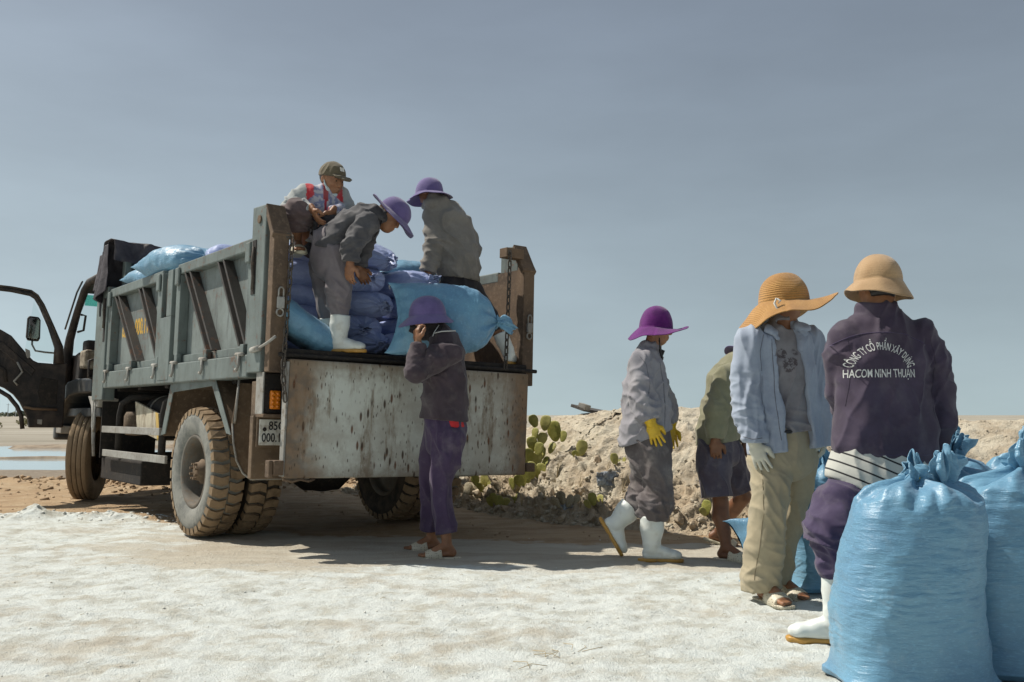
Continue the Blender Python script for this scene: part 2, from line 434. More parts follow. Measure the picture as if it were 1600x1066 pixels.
t = NT('salt_lump'); P = t.pos()
SALT_LUMP = t.set(col=t.mix(t.rng(t.noise(20, 4, 0.6, P), 0.35, 0.65), (0.70, 0.72, 0.68), (0.52, 0.50, 0.43)), rough=0.9, nrm=t.bump(t.noise(90, 4, 0.6, P), 0.5, 0.01))
t = NT('brown_clod'); P = t.pos()
CLOD_M = t.set(col=t.mix(t.rng(t.noise(7, 4, 0.6, P), 0.35, 0.65), (0.42, 0.30, 0.18), (0.28, 0.19, 0.115)), rough=0.95, nrm=t.bump(t.noise(60, 4, 0.6, P), 0.6, 0.02))
rg = np.random.default_rng(21)
n = 5200
xs = rg.uniform(-4.2, 3.4, n); ys = 3.1 + (rg.random(n) ** 1.3) * 4.6
h, s, c_, _ = ground_h(xs, ys)
keep = rg.random(n) < (0.08 + 0.92 * c_) * (0.35 + 1.3 * (fbm(np.stack([xs, ys, 0 * xs], 1) * 1.3, 3) > -0.02))
sz = 0.0022 + 0.007 * rg.random(n) ** 5
pts = np.stack([xs, ys, h + sz * 0.05], 1)[keep]
o = scatter_lumps('salt_crumbs', pts, sz[keep], SALT_LUMP, seed=31)
tag(o, 'loose crumbs of white salt strewn over the crust', 'salt', kind='stuff')
n = 420
xs = rg.uniform(-5.2, -2.6, n); ys = 9.15 + rg.normal(0, 0.22, n) - 0.25 * (xs + 4)* 0.3
h = ground_h(xs, ys)[0]; sz = 0.006 + 0.028 * rg.random(n) ** 3
o = scatter_lumps('crust_rubble', np.stack([xs, ys, h], 1), sz, SALT_LUMP, seed=32)
tag(o, 'broken white salt crust along the edge of the dirt track', 'salt', kind='stuff')
n = 1500
xs = rg.uniform(-9.5, -1.6, n); ys = 12.9 + rg.normal(0, 0.62, n)
h = ground_h(xs, ys)[0]; sz = 0.014 + 0.05 * rg.random(n) ** 2.6
o = scatter_lumps('dirt_rubble', np.stack([xs, ys, h], 1), sz, CLOD_M, seed=33)
tag(o, 'ridge of brown clods beside the track left of the truck', 'rubble', kind='stuff')
n = 700
xs = rg.uniform(-5.5, 3.2, n); ys = salt_edge(xs) + 0.2 + 3.0 * rg.random(n) ** 1.3
ok = ys < 9.0 - 0.75 * np.clip(xs, -4, 9) ; xs, ys = xs[ok], ys[ok]
h = ground_h(xs, ys)[0]; sz = 0.004 + 0.016 * rg.random(len(xs)) ** 4
o = scatter_lumps('track_pebbles', np.stack([xs, ys, h + 0.2 * sz], 1), sz, CLOD_M, seed=34)
tag(o, 'small dark pebbles and clods on the brown dirt track', 'pebbles', kind='stuff')

# ------------------------------------------------------------------ earth bank behind the workers
base_c = np.array([(-2.4, 12.2), (-1.3, 11.1), (-0.55, 10.15), (0.0, 9.1), (0.5, 8.6), (1.07, 8.15), (1.6, 7.8), (2.4, 7.4), (3.4, 6.95), (5, 6.3), (8, 5.3), (13, 4.4)], float)
crest_h = np.array([.12, .40, .96, 1.07, 1.05, 1.03, 1.0, .96, .92, .92, .95, .95])
crest_w = np.array([0.9, 1.1, 1.3, 1.55, 1.6, 1.6, 1.6, 1.6, 1.6, 1.7, 1.8, 1.9])
seg = np.r_[0, np.cumsum(np.linalg.norm(np.diff(base_c, axis=0), axis=1))]
ns, nt = 470, 150
ss = np.linspace(0, seg[-1], 2000); ss = np.interp(np.linspace(0, 1, ns), np.cumsum(np.r_[0, 1 / (1 + np.abs(ss[1:] - 4.5) * 0.25)]) / np.cumsum(1 / (1 + np.abs(ss[1:] - 4.5) * 0.25))[-1], ss)
def crv(s, a): return np.interp(s, seg, a)
bx_ = np.convolve(np.pad(crv(ss, base_c[:, 0]), 6, 'edge'), np.ones(13) / 13, 'valid'); by_ = np.convolve(np.pad(crv(ss, base_c[:, 1]), 6, 'edge'), np.ones(13) / 13, 'valid')
tx = np.gradient(bx_); ty = np.gradient(by_); tl = np.hypot(tx, ty); nxr, nyr = -ty / tl, tx / tl    # away from the camera
tt = np.linspace(-0.12, 1.9, nt)
S_, T_ = np.meshgrid(np.arange(ns), tt, indexing='ij')
prof = np.interp(T_, [-0.12, 0, 0.12, 0.3, 0.6, 0.85, 1.0, 1.15, 1.5, 1.9], [-0.10, 0.0, 0.16, 0.42, 0.76, 0.95, 1.0, 0.95, 0.45, -0.1])
hh = crv(ss, crest_h)[:, None] * prof
ww = crv(ss, crest_w)[:, None] * T_
BX = bx_[:, None] + nxr[:, None] * ww; BY = by_[:, None] + nyr[:, None] * ww
pb = np.stack([BX.ravel(), BY.ravel(), hh.ravel()], 1)
foot = np.exp(-((T_.ravel() - 0.16) / 0.2) ** 2)
d = 0.10 * fbm(pb * 1.7 + 2, 3) + 0.10 * (np.abs(fbm(pb * 4.6 + 8, 4, 0.6)) - 0.22) + 0.055 * (np.abs(pn(pb * 10 + 3)) - 0.2) + 0.04 * fbm(pb * 17, 3, 0.65)
d = d * (0.65 + 0.9 * foot) * np.clip(T_.ravel() * 5 + 0.55, 0.1, 1)
topm = sstep(0.7, 1.0, T_.ravel()); d = d * (1 - 0.45 * topm)
nrm3 = np.stack([-nxr[:, None] * np.ones_like(T_) * 0.55, -nyr[:, None] * np.ones_like(T_) * 0.55, np.ones_like(T_) * 0.8], -1).reshape(-1, 3)
nrm3 += 0.6 * np.stack([fbm(pb * 6 + 40, 2), fbm(pb * 6 + 60, 2), fbm(pb * 6 + 80, 2)], 1)
pb2 = pb + nrm3 * d[:, None]
bi = np.arange(ns * nt).reshape(ns, nt)
bF = np.stack([bi[:-1, :-1], bi[1:, :-1], bi[1:, 1:], bi[:-1, 1:]], -1).reshape(-1, 4)
t = NT('bank_earth'); P = t.pos()
m_ = t.noise(3.2, 6, 0.62, P); f_ = t.noise(24, 5, 0.65, P); g_ = t.noise(85, 4, 0.7, P)
c = t.mix(t.rng(m_, 0.36, 0.66), (0.58, 0.525, 0.415), (0.44, 0.37, 0.275))
c = t.mix(t.math('MULTIPLY', t.rng(f_, 0.5, 0.72), 0.65), c, (0.63, 0.585, 0.49))
c = t.mix(t.math('MULTIPLY', t.rng(g_, 0.56, 0.76), 0.45), c, (0.25, 0.19, 0.13))
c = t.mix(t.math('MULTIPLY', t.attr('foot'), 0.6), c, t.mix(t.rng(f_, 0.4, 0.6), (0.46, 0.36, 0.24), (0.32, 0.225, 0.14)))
BANK_M = t.set(col=c, rough=0.95, spec=0.15, nrm=t.bump(t.math('ADD', t.math('MULTIPLY', f_, 0.8), t.math('MULTIPLY', g_, 0.35)), 0.9, 0.035))
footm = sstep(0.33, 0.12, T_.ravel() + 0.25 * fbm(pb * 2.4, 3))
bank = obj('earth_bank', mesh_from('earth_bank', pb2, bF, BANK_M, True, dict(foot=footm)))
tag(bank, 'rough bank of pale earth and salt behind the workers', kind='structure')
bank_bvh = BVHTree.FromPolygons([tuple(v) for v in pb2], [tuple(f) for f in bF])
def bank_hit(px, py):
    """point of the bank (or ground) seen at a photo pixel"""
    a = at(px, py, 1.0); o_ = Vector((0, 0, CAM_H)); dvec = (Vector(a) - o_).normalized()
    h = bank_bvh.ray_cast(o_, dvec)
    if h[0] is None or h[3] > 30:
        tt_ = -CAM_H / dvec.z if dvec.z < 0 else 10; return np.array(o_ + dvec * tt_), np.array([0, -0.5, 0.8])
    return np.array(h[0]), np.array(h[1] if h[1].dot(dvec) < 0 else -h[1])
def bank_z(x, y):
    h = bank_bvh.ray_cast(Vector((x, y, 5)), Vector((0, 0, -1)))
    return max(gz(x, y), h[0].z if h[0] is not None else -1)
# clods all over the bank, denser at its foot
n = 11000
ii = rg.integers(0, ns - 1, n); tv = np.where(rg.random(n) < 0.38, np.abs(rg.normal(0.06, 0.11, n)), rg.random(n) * 1.05)
jj = np.clip(((tv + 0.12) / 2.02 * (nt - 1)).astype(int), 0, nt - 1)
pp = pb2[bi[ii, jj]]; sz = (0.005 + 0.030 * rg.random(n) ** 5) * np.where(tv < 0.3, 1.15, 0.7)
o = scatter_lumps('bank_clods', pp, sz, BANK_M, seed=41, flat=0.75)
tag(o, 'loose clods and rubble lying on the earth bank', 'rubble', kind='stuff')
def rock_mesh(name, seed, mat, sub=3):
    v, f = hull_shape(900 + seed, 22)
    bm = bmesh.new(); vs = [bm.verts.new(q) for q in v]; [bm.faces.new([vs[i] for i in g]) for g in f]
    bmesh.ops.subdivide_edges(bm, edges=bm.edges, cuts=2, use_grid_fill=True); bm.verts.index_update()
    v = np.array([q.co[:] for q in bm.verts]); f = [[q.index for q in g.verts] for g in bm.faces]; bm.free()
    v = v * (1 + 0.16 * fbm(v * 2.4 + seed * 7, 3))[:, None]
    return mesh_from(name, v, f, mat, False)
t = NT('foot_stone'); P = t.pos()
STONE_M = t.set(col=t.mix(t.rng(t.noise(9, 5, 0.6, P), 0.35, 0.65), (0.50, 0.42, 0.31), (0.33, 0.25, 0.165)), rough=0.92, nrm=t.bump(t.noise(45, 5, 0.65, P), 0.7, 0.02))
rock_ms = [rock_mesh('stone', k, STONE_M, 2) for k in range(5)]
for k, (px, py, w, lb) in enumerate([
        (748, 770, 30, 'pale flat stone at the bank foot just right of the rear tyre'), (790, 797, 26, 'brown stone at the bank foot below the cactus pads'),
        (845, 800, 34, 'reddish clod at the bank foot under the tall cactus'), (880, 812, 26, 'small tan stone at the track edge, left of the raised boot'),
        (925, 806, 30, 'tan stone beside the raised white boot'), (860, 770, 24, 'angular stone half way up the bank right of the tall cactus'),
        (1062, 812, 30, 'brown clod right of the planted white boot'), (1082, 822, 22, 'dark stone at the bank foot left of the man in shorts'),
        (812, 783, 20, 'small pale stone among the cactus stems'), (935, 722, 26, 'dark brown stone on the bank slope left of the purple hat worker'),
        (905, 770, 24, 'tan stone on the bank slope above the raised boot'), (770, 785, 20, 'small tan stone near the bank foot by the truck')]):
    p, nn = bank_hit(px, py); r = 0.78 * w / 2 / FPX * p[1]
    o = obj('stone', rock_ms[k % 5], None, tuple(p + nn * r * 0.1), (0.3 * k, 0.2 * k, 1.1 * k)); o.scale = (r, r * 0.9, r * 0.7)
    tag(o, lb, 'stone', 'stones on the earth bank')
# ------------------------------------------------------------------ truck materials
def worn_paint(name, col, dark, rustw=0.4, streaks=1.0):
    t = NT(name)
    n1 = t.noise(2.6, 6, 0.62); n2 = t.noise(22, 5, 0.65); st = t.noise(6, 5, 0.6, t.map((3.2, 3.2, 0.5)))
    c = t.mix(t.rng(n1, 0.36, 0.66), col, tuple(x * 0.72 for x in col))
    c = t.mix(t.math('MULTIPLY', t.rng(st, 0.52, 0.70), 0.55 * streaks), c, dark)
    c = t.mix(t.math('MULTIPLY', t.rng(n2, 0.58, 0.70), 0.35), c, tuple(min(1, x * 1.45) for x in col))
    r = t.rng(t.math('ADD', n2, t.math('MULTIPLY', n1, 0.6)), 0.90, 0.98)
    c = t.mix(t.math('MULTIPLY', r, rustw), c, (0.13, 0.055, 0.025))
    return t.set(col=c, rough=t.rng(n1, 0.3, 0.7, 0.48, 0.72), nrm=t.bump(n2, 0.15, 0.006), spec=0.35)
PAINT = worn_paint('grey_green_paint', (0.165, 0.195, 0.185), (0.07, 0.08, 0.08), 0.65)
PANEL = worn_paint('scraped_panel_paint', (0.205, 0.235, 0.225), (0.09, 0.097, 0.095), 0.5, 1.4)
RIB_SHADE = worn_paint('rib_shaded_paint', (0.062, 0.056, 0.050), (0.035, 0.028, 0.025), 0.6)  # same worn paint, darkened in its colour to carry the ribs' shade
def rust_metal(name, a, b, c3):
    t = NT(name); n1 = t.noise(3.0, 6, 0.65); n2 = t.noise(26, 5, 0.7)
    c = t.mix(t.rng(n1, 0.36, 0.64), a, b); c = t.mix(t.math('MULTIPLY', t.rng(n2, 0.5, 0.7), 0.7), c, c3)
    return t.set(col=c, rough=0.82, nrm=t.bump(n2, 0.35, 0.008), spec=0.3)
RUST = rust_metal('brown_rust', (0.155, 0.105, 0.068), (0.09, 0.064, 0.046), (0.22, 0.155, 0.105))
DARK = rust_metal('dark_grime', (0.030, 0.026, 0.023), (0.018, 0.016, 0.015), (0.065, 0.05, 0.038))
MUD = rust_metal('dried_mud', (0.17, 0.118, 0.075), (0.10, 0.072, 0.05), (0.23, 0.175, 0.12))
STEEL = rust_metal('galvanised_steel', (0.34, 0.335, 0.31), (0.24, 0.23, 0.21), (0.16, 0.12, 0.08))
CHAINM = rust_metal('chain_steel', (0.10, 0.085, 0.07), (0.06, 0.05, 0.042), (0.17, 0.13, 0.09))
# tailgate: grey-green paint scoured by sacks, rust brown at both ends, many short dark scars
t = NT('scoured_tailgate')
q = t.sep(t.tc()); n1 = t.noise(2.2, 6, 0.6); n2 = t.noise(14, 6, 0.65)
vs = t.map((1, 1, 0.32))
c = t.mix(t.rng(t.noise(3.2, 6, 0.65), 0.40, 0.62), (0.62, 0.65, 0.59), (0.47, 0.465, 0.41))
c = t.mix(t.math('MULTIPLY', t.rng(t.noise(9, 6, 0.7, t.map((1, 1, 0.22))), 0.50, 0.66), 0.72), c, (0.19, 0.135, 0.085))
c = t.mix(t.math('MULTIPLY', t.rng(n2, 0.52, 0.66), 0.45), c, (0.56, 0.58, 0.53))
edge = t.math('ADD', t.math('ABSOLUTE', t.math('SUBTRACT', t.math('MULTIPLY', q[1], -1.0), 1.17)), t.math('MULTIPLY', t.math('SUBTRACT', n1, 0.5), 0.55))
c = t.mix(t.math('MULTIPLY', t.rng(edge, 0.66, 0.98), 0.88), c, t.mix(t.rng(n2, 0.4, 0.65), (0.22, 0.128, 0.065), (0.13, 0.085, 0.055)))
topr = t.math('ADD', q[2], t.math('MULTIPLY', t.math('SUBTRACT', n2, 0.5), 0.22))
c = t.mix(t.math('MULTIPLY', t.rng(topr, -0.08, 0.11), 0.8), c, (0.21, 0.15, 0.095))
c = t.mix(t.math('MULTIPLY', t.rng(topr, -0.60, -0.74), 0.6), c, (0.16, 0.11, 0.07))
sc1 = t.rng(t.voro(15, t.map((1, 1.25, 0.36)), 'F1'), 0.24, 0.12); sc1 = t.math('MULTIPLY', sc1, t.rng(t.noise(3.4, 3, 0.6), 0.36, 0.50))
c = t.mix(t.math('MULTIPLY', sc1, 0.92), c, t.mix(t.rng(n2, 0.45, 0.6), (0.055, 0.032, 0.02), (0.15, 0.062, 0.028)))
sc2 = t.rng(t.voro(34, t.map((1, 1.2, 0.4), loc=(3, 5, 1)), 'F1'), 0.24, 0.10); sc2 = t.math('MULTIPLY', sc2, t.rng(t.noise(4.2, 3, 0.6, t.map(1.0, loc=(9, 2, 4))), 0.38, 0.50))
c = t.mix(t.math('MULTIPLY', sc2, 0.85), c, (0.075, 0.05, 0.035))
TAILM = t.set(col=c, rough=0.72, spec=0.3, nrm=t.bump(t.math('ADD', n2, t.math('MULTIPLY', sc1, -0.6)), 0.35, 0.006))
# tyres: rubber under dried mud
t = NT('muddy_tyre'); n1 = t.noise(5, 6, 0.65); n2 = t.noise(30, 5, 0.7)
c = t.mix(t.rng(n1, 0.34, 0.58), (0.105, 0.078, 0.052), (0.25, 0.185, 0.12)); c = t.mix(t.math('MULTIPLY', t.rng(n2, 0.5, 0.68), 0.6), c, (0.31, 0.235, 0.155))
c = t.mix(0.35, c, (0.30, 0.21, 0.125))
TYREM = t.set(col=c, rough=0.92, nrm=t.bump(n2, 0.5, 0.01), spec=0.2)
t = NT('tyre_sidewall'); n1 = t.noise(7, 6, 0.65); n2 = t.noise(40, 5, 0.7)
c = t.mix(t.rng(n1, 0.34, 0.60), (0.145, 0.15, 0.14), (0.25, 0.25, 0.225)); c = t.mix(t.math('MULTIPLY', t.rng(n2, 0.52, 0.7), 0.5), c, (0.33, 0.31, 0.26))
SIDEM = t.set(col=c, rough=0.85, nrm=t.bump(n2, 0.25, 0.006), spec=0.25)
t = NT('dark_rubber'); n1 = t.noise(9, 6, 0.65)
RUBBERM = t.set(col=t.mix(t.rng(n1, 0.35, 0.65), (0.028, 0.026, 0.024), (0.085, 0.068, 0.05)), rough=0.8, spec=0.25)
RIMM = rust_metal('rim_steel', (0.175, 0.165, 0.145), (0.11, 0.095, 0.075), (0.20, 0.14, 0.09))
t = NT('amber_lens'); AMBER = t.set(col=(0.75, 0.22, 0.015), rough=0.25, spec=0.6)
t = NT('plate_white'); PLATEM = t.set(col=t.mix(t.rng(t.noise(30, 4, 0.6), 0.45, 0.7), (0.66, 0.66, 0.60), (0.42, 0.38, 0.31)), rough=0.5)
t = NT('plate_black'); BLACKM = t.set(col=(0.02, 0.02, 0.022), rough=0.5)
t = NT('yellow_stencil'); YELM = t.set(col=t.mix(t.rng(t.noise(40, 4, 0.6), 0.50, 0.64), (0.62, 0.36, 0.03), (0.30, 0.24, 0.14)), rough=0.6)
t = NT('cab_paint'); CABM = t.set(col=t.mix(t.rng(t.noise(6, 5, 0.6), 0.35, 0.7), (0.028, 0.035, 0.042), (0.075, 0.075, 0.07)), rough=0.42, spec=0.5)
t = NT('door_trim'); n1 = t.noise(7, 6, 0.65)
TRIMM = t.set(col=t.mix(t.rng(n1, 0.38, 0.66), (0.017, 0.015, 0.015), (0.055, 0.042, 0.035)), rough=0.6, nrm=t.bump(n1, 0.5, 0.02), spec=0.4)
t = NT('cab_glass'); t.set(col=(0.88, 0.93, 0.92), rough=0.02, trans=1.0, ior=1.02, spec=0.4); GLASSM = t.m
t = NT('green_tint'); t.set(col=(0.18, 0.62, 0.50), rough=0.05, trans=0.85, ior=1.02); TINTM = t.m
t = NT('mirror_glass'); MIRRM = t.set(col=(0.55, 0.57, 0.57), metal=1.0, rough=0.05)
t = NT('tan_plastic'); TANM = t.set(col=t.mix(t.rng(t.noise(12, 4, 0.6), 0.4, 0.65), (0.36, 0.31, 0.23), (0.16, 0.12, 0.08)), rough=0.6)
t = NT('pale_board'); n1 = t.noise(5, 6, 0.7, t.map((6, 6, 1)))
BOARDM = t.set(col=t.mix(t.rng(n1, 0.42, 0.66), (0.46, 0.42, 0.32), (0.20, 0.15, 0.10)), rough=0.85)
t = NT('yellow_strip'); STRIPM = t.set(col=(0.50, 0.34, 0.09), rough=0.7)

# ------------------------------------------------------------------ truck frame of reference: u forward, w to the right, z up
TO = Vector((-1.673, 6.551, 1.264)); T_YAW, T_PIT, T_ROL = 0.656, 0.001, -0.025
t_fw = Vector((-math.sin(T_YAW) * math.cos(T_PIT), math.cos(T_YAW) * math.cos(T_PIT), math.sin(T_PIT)))
t_rt = Vector((math.cos(T_YAW) * math.cos(T_ROL), math.sin(T_YAW) * math.cos(T_ROL), math.sin(T_ROL)))
t_up = t_rt.cross(t_fw).normalized()
TM = Matrix(((t_fw.x, -t_rt.x, t_up.x, TO.x), (t_fw.y, -t_rt.y, t_up.y, TO.y), (t_fw.z, -t_rt.z, t_up.z, TO.z), (0, 0, 0, 1)))
def TW(u, w, z): return TM @ Vector((u, -w, z))
class TB(MB):
    """MB in truck coordinates (u, w, z)"""
    def bx(s, u0, u1, w0, w1, z0, z1): return s.box(u0, u1, -w1, -w0, z0, z1)
    def pz(s, pts, vec): return s.prism([(u, -w, z) for u, w, z in pts], (vec[0], -vec[1], vec[2]))
    def tb(s, pts, r, n=10, **k): return s.tube([(u, -w, z) for u, w, z in pts], r, n, **k)
truck = thing('dump_truck', 'worn grey green dump truck with its tailgate down, loaded with blue sacks', 'truck', M=TM)
W_ = 2.34
LBED = 4.5
def part(name, mat, tb, parent=truck, bev=0.005, smooth=False): return tb.build(name, mat, parent, bev, smooth)

part('bed_floor', RUST, TB().bx(0.02, 4.3, 0.06, W_ - 0.06, 0.075, 0.165), bev=0.008)
part('floor_lip', DARK, TB().bx(-0.03, 0.018, 0.10, W_ - 0.10, 0.085, 0.168), bev=0.01)

def side(mirror):
    s = (lambda w0, w1: (W_ - w1, W_ - w0)) if mirror else (lambda w0, w1: (w0, w1))
    def B(tb, u0, u1, w0, w1, z0, z1):
        a, b = s(w0, w1); tb.bx(u0, u1, a, b, z0, z1); return tb
    sw = lambda w: (W_ - w) if mirror else w
    sg = -1 if mirror else 1
    root = part('bed_side', PANEL, B(TB(), 0.36, 4.08, 0.095, 0.115, 0.14, 0.975), bev=0)
    part('inner_liner', RUST, B(TB(), 0.08, 4.28, 0.117, 0.123, 0.17, 0.97), root, 0)
    part('sill', PAINT, B(TB(), 0.362, 4.098, 0.0, 0.13, -0.03, 0.135), root, 0.01)
    part('top_rail', PAINT, B(TB(), 0.362, 1.995, 0.012, 0.125, 0.895, 0.985), root, 0.01)
    part('top_rail', PAINT, B(TB(), 2.40, 4.098, 0.012, 0.125, 0.895, 0.985), root, 0.01)
    # lower rails of the two drop boards, set back, with tabs
    for (a, b) in ((0.40, 1.99), (2.42, 4.07)):
        part('board_rail', PAINT, B(TB(), a, b, 0.055, 0.094, 0.142, 0.205), root, 0.005)
    for (a, b) in ((0.362, 0.45), (1.915, 2.015), (2.40, 2.515), (3.985, 4.097)):
        part('stile', PAINT, B(TB(), a, b, 0.014, 0.094, 0.21, 0.893), root, 0.006)
    for (ut, ub) in ((1.84, 1.255), (1.09, 0.585), (3.925, 3.20), (3.13, 2.52)):
        tb = TB(); wd = 0.028
        for off in (0.0, 0.115):     # a channel: two thin flanges and a web
            a, b = s(0.016, 0.094)
            tb.pz([(ut - off, a, 0.893), (ut - off - wd, a, 0.893), (ub - off - wd, a, 0.207), (ub - off, a, 0.207)], (0, b - a, 0))
        a, b = s(0.058, 0.094)
        tb.pz([(ut - wd - .001, a, 0.891), (ut - 0.114, a, 0.891), (ub - 0.114, a, 0.209), (ub - wd - .001, a, 0.209)], (0, b - a, 0))
        part('rib', RIB_SHADE, tb, root, 0.003)
    # posts
    tb = TB(); B(tb, 2.07, 2.36, -0.004, 0.10, -0.002, 0.55); B(tb, 2.07, 2.20, -0.004, 0.10, 0.55, 0.955); B(tb, 2.34, 2.37, -0.002, 0.10, 0.55, 0.955)
    part('middle_post', PAINT, tb, root, 0.006)
    part('post_slot', DARK, B(TB(), 2.205, 2.335, 0.06, 0.09, 0.555, 0.95), root, 0)
    tb = TB(); B(tb, 4.10, 4.50, -0.004, 0.12, -0.15, 1.02)
    part('front_post', PAINT, tb, root, 0.008)
    part('post_slot', DARK, B(TB(), 4.13, 4.19, -0.008, -0.003, 0.45, 0.90), root, 0)
    a, b = s(-0.004, 0.10)
    tb = TB(); tb.pz([(0.36, a, 0.0), (0.12, a, 0.0), (0.12, a, 1.155), (0.14, a, 1.187), (0.36, a, 1.197)], (0, b - a, 0))
    part('rear_post', PAINT, tb, root, 0.008)
    part('post_slot', DARK, B(TB(), 0.265, 0.33, -0.009, -0.003, 0.56, 0.95), root, 0)
    tb = TB(); B(tb, 0.0, 0.085, 0.012, 0.125, 0.0, 0.985); B(tb, 0.084, 0.122, 0.028, 0.10, 0.0, 1.0)
    part('post_column', RUST, tb, root, 0.006)
    a, b = s(-0.002, 0.14)
    tb = TB(); tb.pz([(0.16, a, 1.15), (0.135, a, 1.195), (0.03, a, 1.02), (-0.01, a, 0.96), (0.015, a, 0.93), (0.05, a, 0.97)], (0, b - a, 0))
    part('post_cap', RUST, tb, root, 0.006)
    tb = TB(); tb.tb([(0.22, sw(-0.006), 1.09), (0.22, sw(-0.016), 1.09)], 0.03, 14); part('post_bolt', RUST, tb, root, 0.003)
    # hook latches along the sill and big latches at the top corners
    for u in (3.99, 3.21, 2.43, 1.925, 1.235, 0.486):
        tb = TB(); B(tb, u - 0.035, u + 0.035, 0.004, 0.05, 0.137, 0.215)
        h = part('hinge', PAINT, tb, root, 0.006)
        tb = TB(); tb.tb([(u - 0.07, sw(-0.008), 0.138), (u + 0.06, sw(-0.008), 0.142)], 0.014, 10); tb.tb([(u, sw(-0.012), 0.14), (u - 0.005, sw(-0.014), 0.06), (u + 0.012, sw(-0.02), 0.025), (u + 0.035, sw(-0.018), 0.032)], 0.011, 8)
        part('hook', STEEL, tb, root, 0, True)
    for u in (0.42, 1.955, 2.46, 4.04):
        tb = TB(); B(tb, u - 0.045, u + 0.045, -0.012, 0.012, 0.80, 0.955)
        part('corner_latch', PAINT, tb, root, 0.012)
    for u in (0.29, 2.27, 4.16):
        tb = TB(); z = 0.90
        tb.tb([(u, sw(0.03 if u == 2.27 else -0.014), z), (u + 0.008, sw(0.03 if u == 2.27 else -0.018), z - 0.12), (u - 0.006, sw(0.028 if u == 2.27 else -0.014), z - 0.22), (u, sw(0.03 if u == 2.27 else -0.014), z - 0.31)], 0.013, 8)
        part('hook_chain', CHAINM, tb, root, 0, True)
    if mirror: return root
    tb = TB(); tb.tb([(0.23, sw(-0.02), 0.155), (0.10, sw(-0.022), 0.165)], 0.022, 12); tb.tb([(0.10, sw(-0.022), 0.165), (-0.03, sw(-0.01), 0.20), (-0.09, sw(0.01), 0.235)], 0.010, 8)
    part('bolt_handle', STEEL, tb, root, 0, True)
    return root
left_side = side(False); right_side = side(True)

def text_mesh(body, size, mat, extrude=0.001, bold=0.0, xs=1.0, align='CENTER', sp=1.0):
    cu = bpy.data.curves.new('lettering', 'FONT'); cu.body = body; cu.size = size; cu.extrude = extrude; cu.offset = bold
    cu.align_x = align; cu.align_y = 'CENTER'; cu.space_character = sp; cu.resolution_u = 4
    o_ = bpy.data.objects.new('tmp', cu); COL.objects.link(o_)
    dg = bpy.context.evaluated_depsgraph_get(); me = bpy.data.meshes.new_from_object(o_.evaluated_get(dg))
    bpy.data.objects.remove(o_)
    for v in me.vertices: v.co.x *= xs
    me.materials.clear(); me.materials.append(mat); me.name = 'lettering'
    return me
# painted number on the left side: reads towards the rear (text x = -u)
for body, u_ in (('85C', 3.855), ('000.11', 3.43)):
    me = text_mesh(body, 0.215, YELM, 0.0006, 0.006, 0.74, 'LEFT')
    o = obj('painted_number', me, left_side, (u_, -0.0935, 0.545))
    o.rotation_euler = Matrix(((-1, 0, 0), (0, 0, 1), (0, 1, 0))).to_euler()

# headboard
part('headboard', PAINT, TB().bx(4.10, 4.16, 0.14, W_ - 0.14, 0.17, 1.44), bev=0.01)
for w0_ in (0.135, W_ - 0.20): part('headboard_post', PAINT, TB().bx(4.03, 4.098, w0_, w0_ + 0.065, 0.986, 1.45), bev=0.006)

# tailgate hanging from the floor edge
tg = part('tailgate', TAILM, TB().pz([(-0.035, 0.118, 0.09), (-0.105, 0.118, 0.09), (-0.085, 0.118, -0.725), (-0.03, 0.118, -0.725)], (0, W_ - 0.236 - 0.02, 0)), bev=0.012)
part('tailgate_edge', STEEL, TB().pz([(-0.03, 0.102, 0.07), (-0.108, 0.102, 0.07), (-0.09, 0.102, -0.71), (-0.03, 0.102, -0.71)], (0, 0.014, 0)), tg, 0.003)
part('tailgate_bracket', RUST, TB().bx(-0.12, -0.01, 0.03, 0.10, -0.70, -0.60).bx(-0.10, -0.03, 0.0, 0.03, -0.72, -0.60), tg, 0.008)
part('tailgate_bracket', RUST, TB().bx(-0.10, -0.02, W_ - 0.135, W_ - 0.05, -0.70, -0.63), tg, 0.008)
tb = TB(); tb.tb([(-0.05, 0.06, 0.118), (-0.05, W_ - 0.02, 0.118)], 0.016, 10); part('hinge_rod', DARK, tb, tg, 0, True)
tb = TB(); tb.tb([(-0.07, 0.12, -0.73), (-0.08, 0.18, -0.745), (-0.075, 0.24, -0.73), (-0.08, 0.30, -0.744), (-0.07, 0.35, -0.73)], 0.010, 6); part('frayed_edge', RUST, tb, tg, 0, True)

# chains
lm = MB(); pts = [(0.0135 * math.cos(a), 0, 0.026 * math.sin(a) + (0.012 if math.sin(a) > 0 else -0.012)) for a in np.linspace(0, 2 * math.pi, 13)[:-1]]
lm.tube(pts, 0.0062, 6, closed=True); link_me = lm.me('chain_link', CHAINM, True)
def chain(pts, name_parent):
    pts = [np.array((u, -w, z)) for u, w, z in pts]
    seg_ = np.r_[0, np.cumsum([np.linalg.norm(b - a) for a, b in zip(pts[:-1], pts[1:])])]
    n = int(seg_[-1] / 0.058)
    first = None
    for k in range(n):
        s0 = (k + 0.5) / n * seg_[-1]
        p = np.array([np.interp(s0, seg_, [q[i] for q in pts]) for i in range(3)])
        p1 = np.array([np.interp(min(seg_[-1], s0 + 0.02), seg_, [q[i] for q in pts]) for i in range(3)]); p0 = np.array([np.interp(max(0, s0 - 0.02), seg_, [q[i] for q in pts]) for i in range(3)])
        z = Vector(p1 - p0).normalized(); x = Vector((0, 1, 0)) if k % 2 else Vector((0.9, 0.2, 0)); x = (x - z * x.dot(z)).normalized(); y = z.cross(x)
        o_ = obj('chain_link', link_me, name_parent)
        o_.matrix_local = Matrix(((x.x, y.x, z.x, p[0]), (x.y, y.y, z.y, p[1]), (x.z, y.z, z.z, p[2]), (0, 0, 0, 1)))
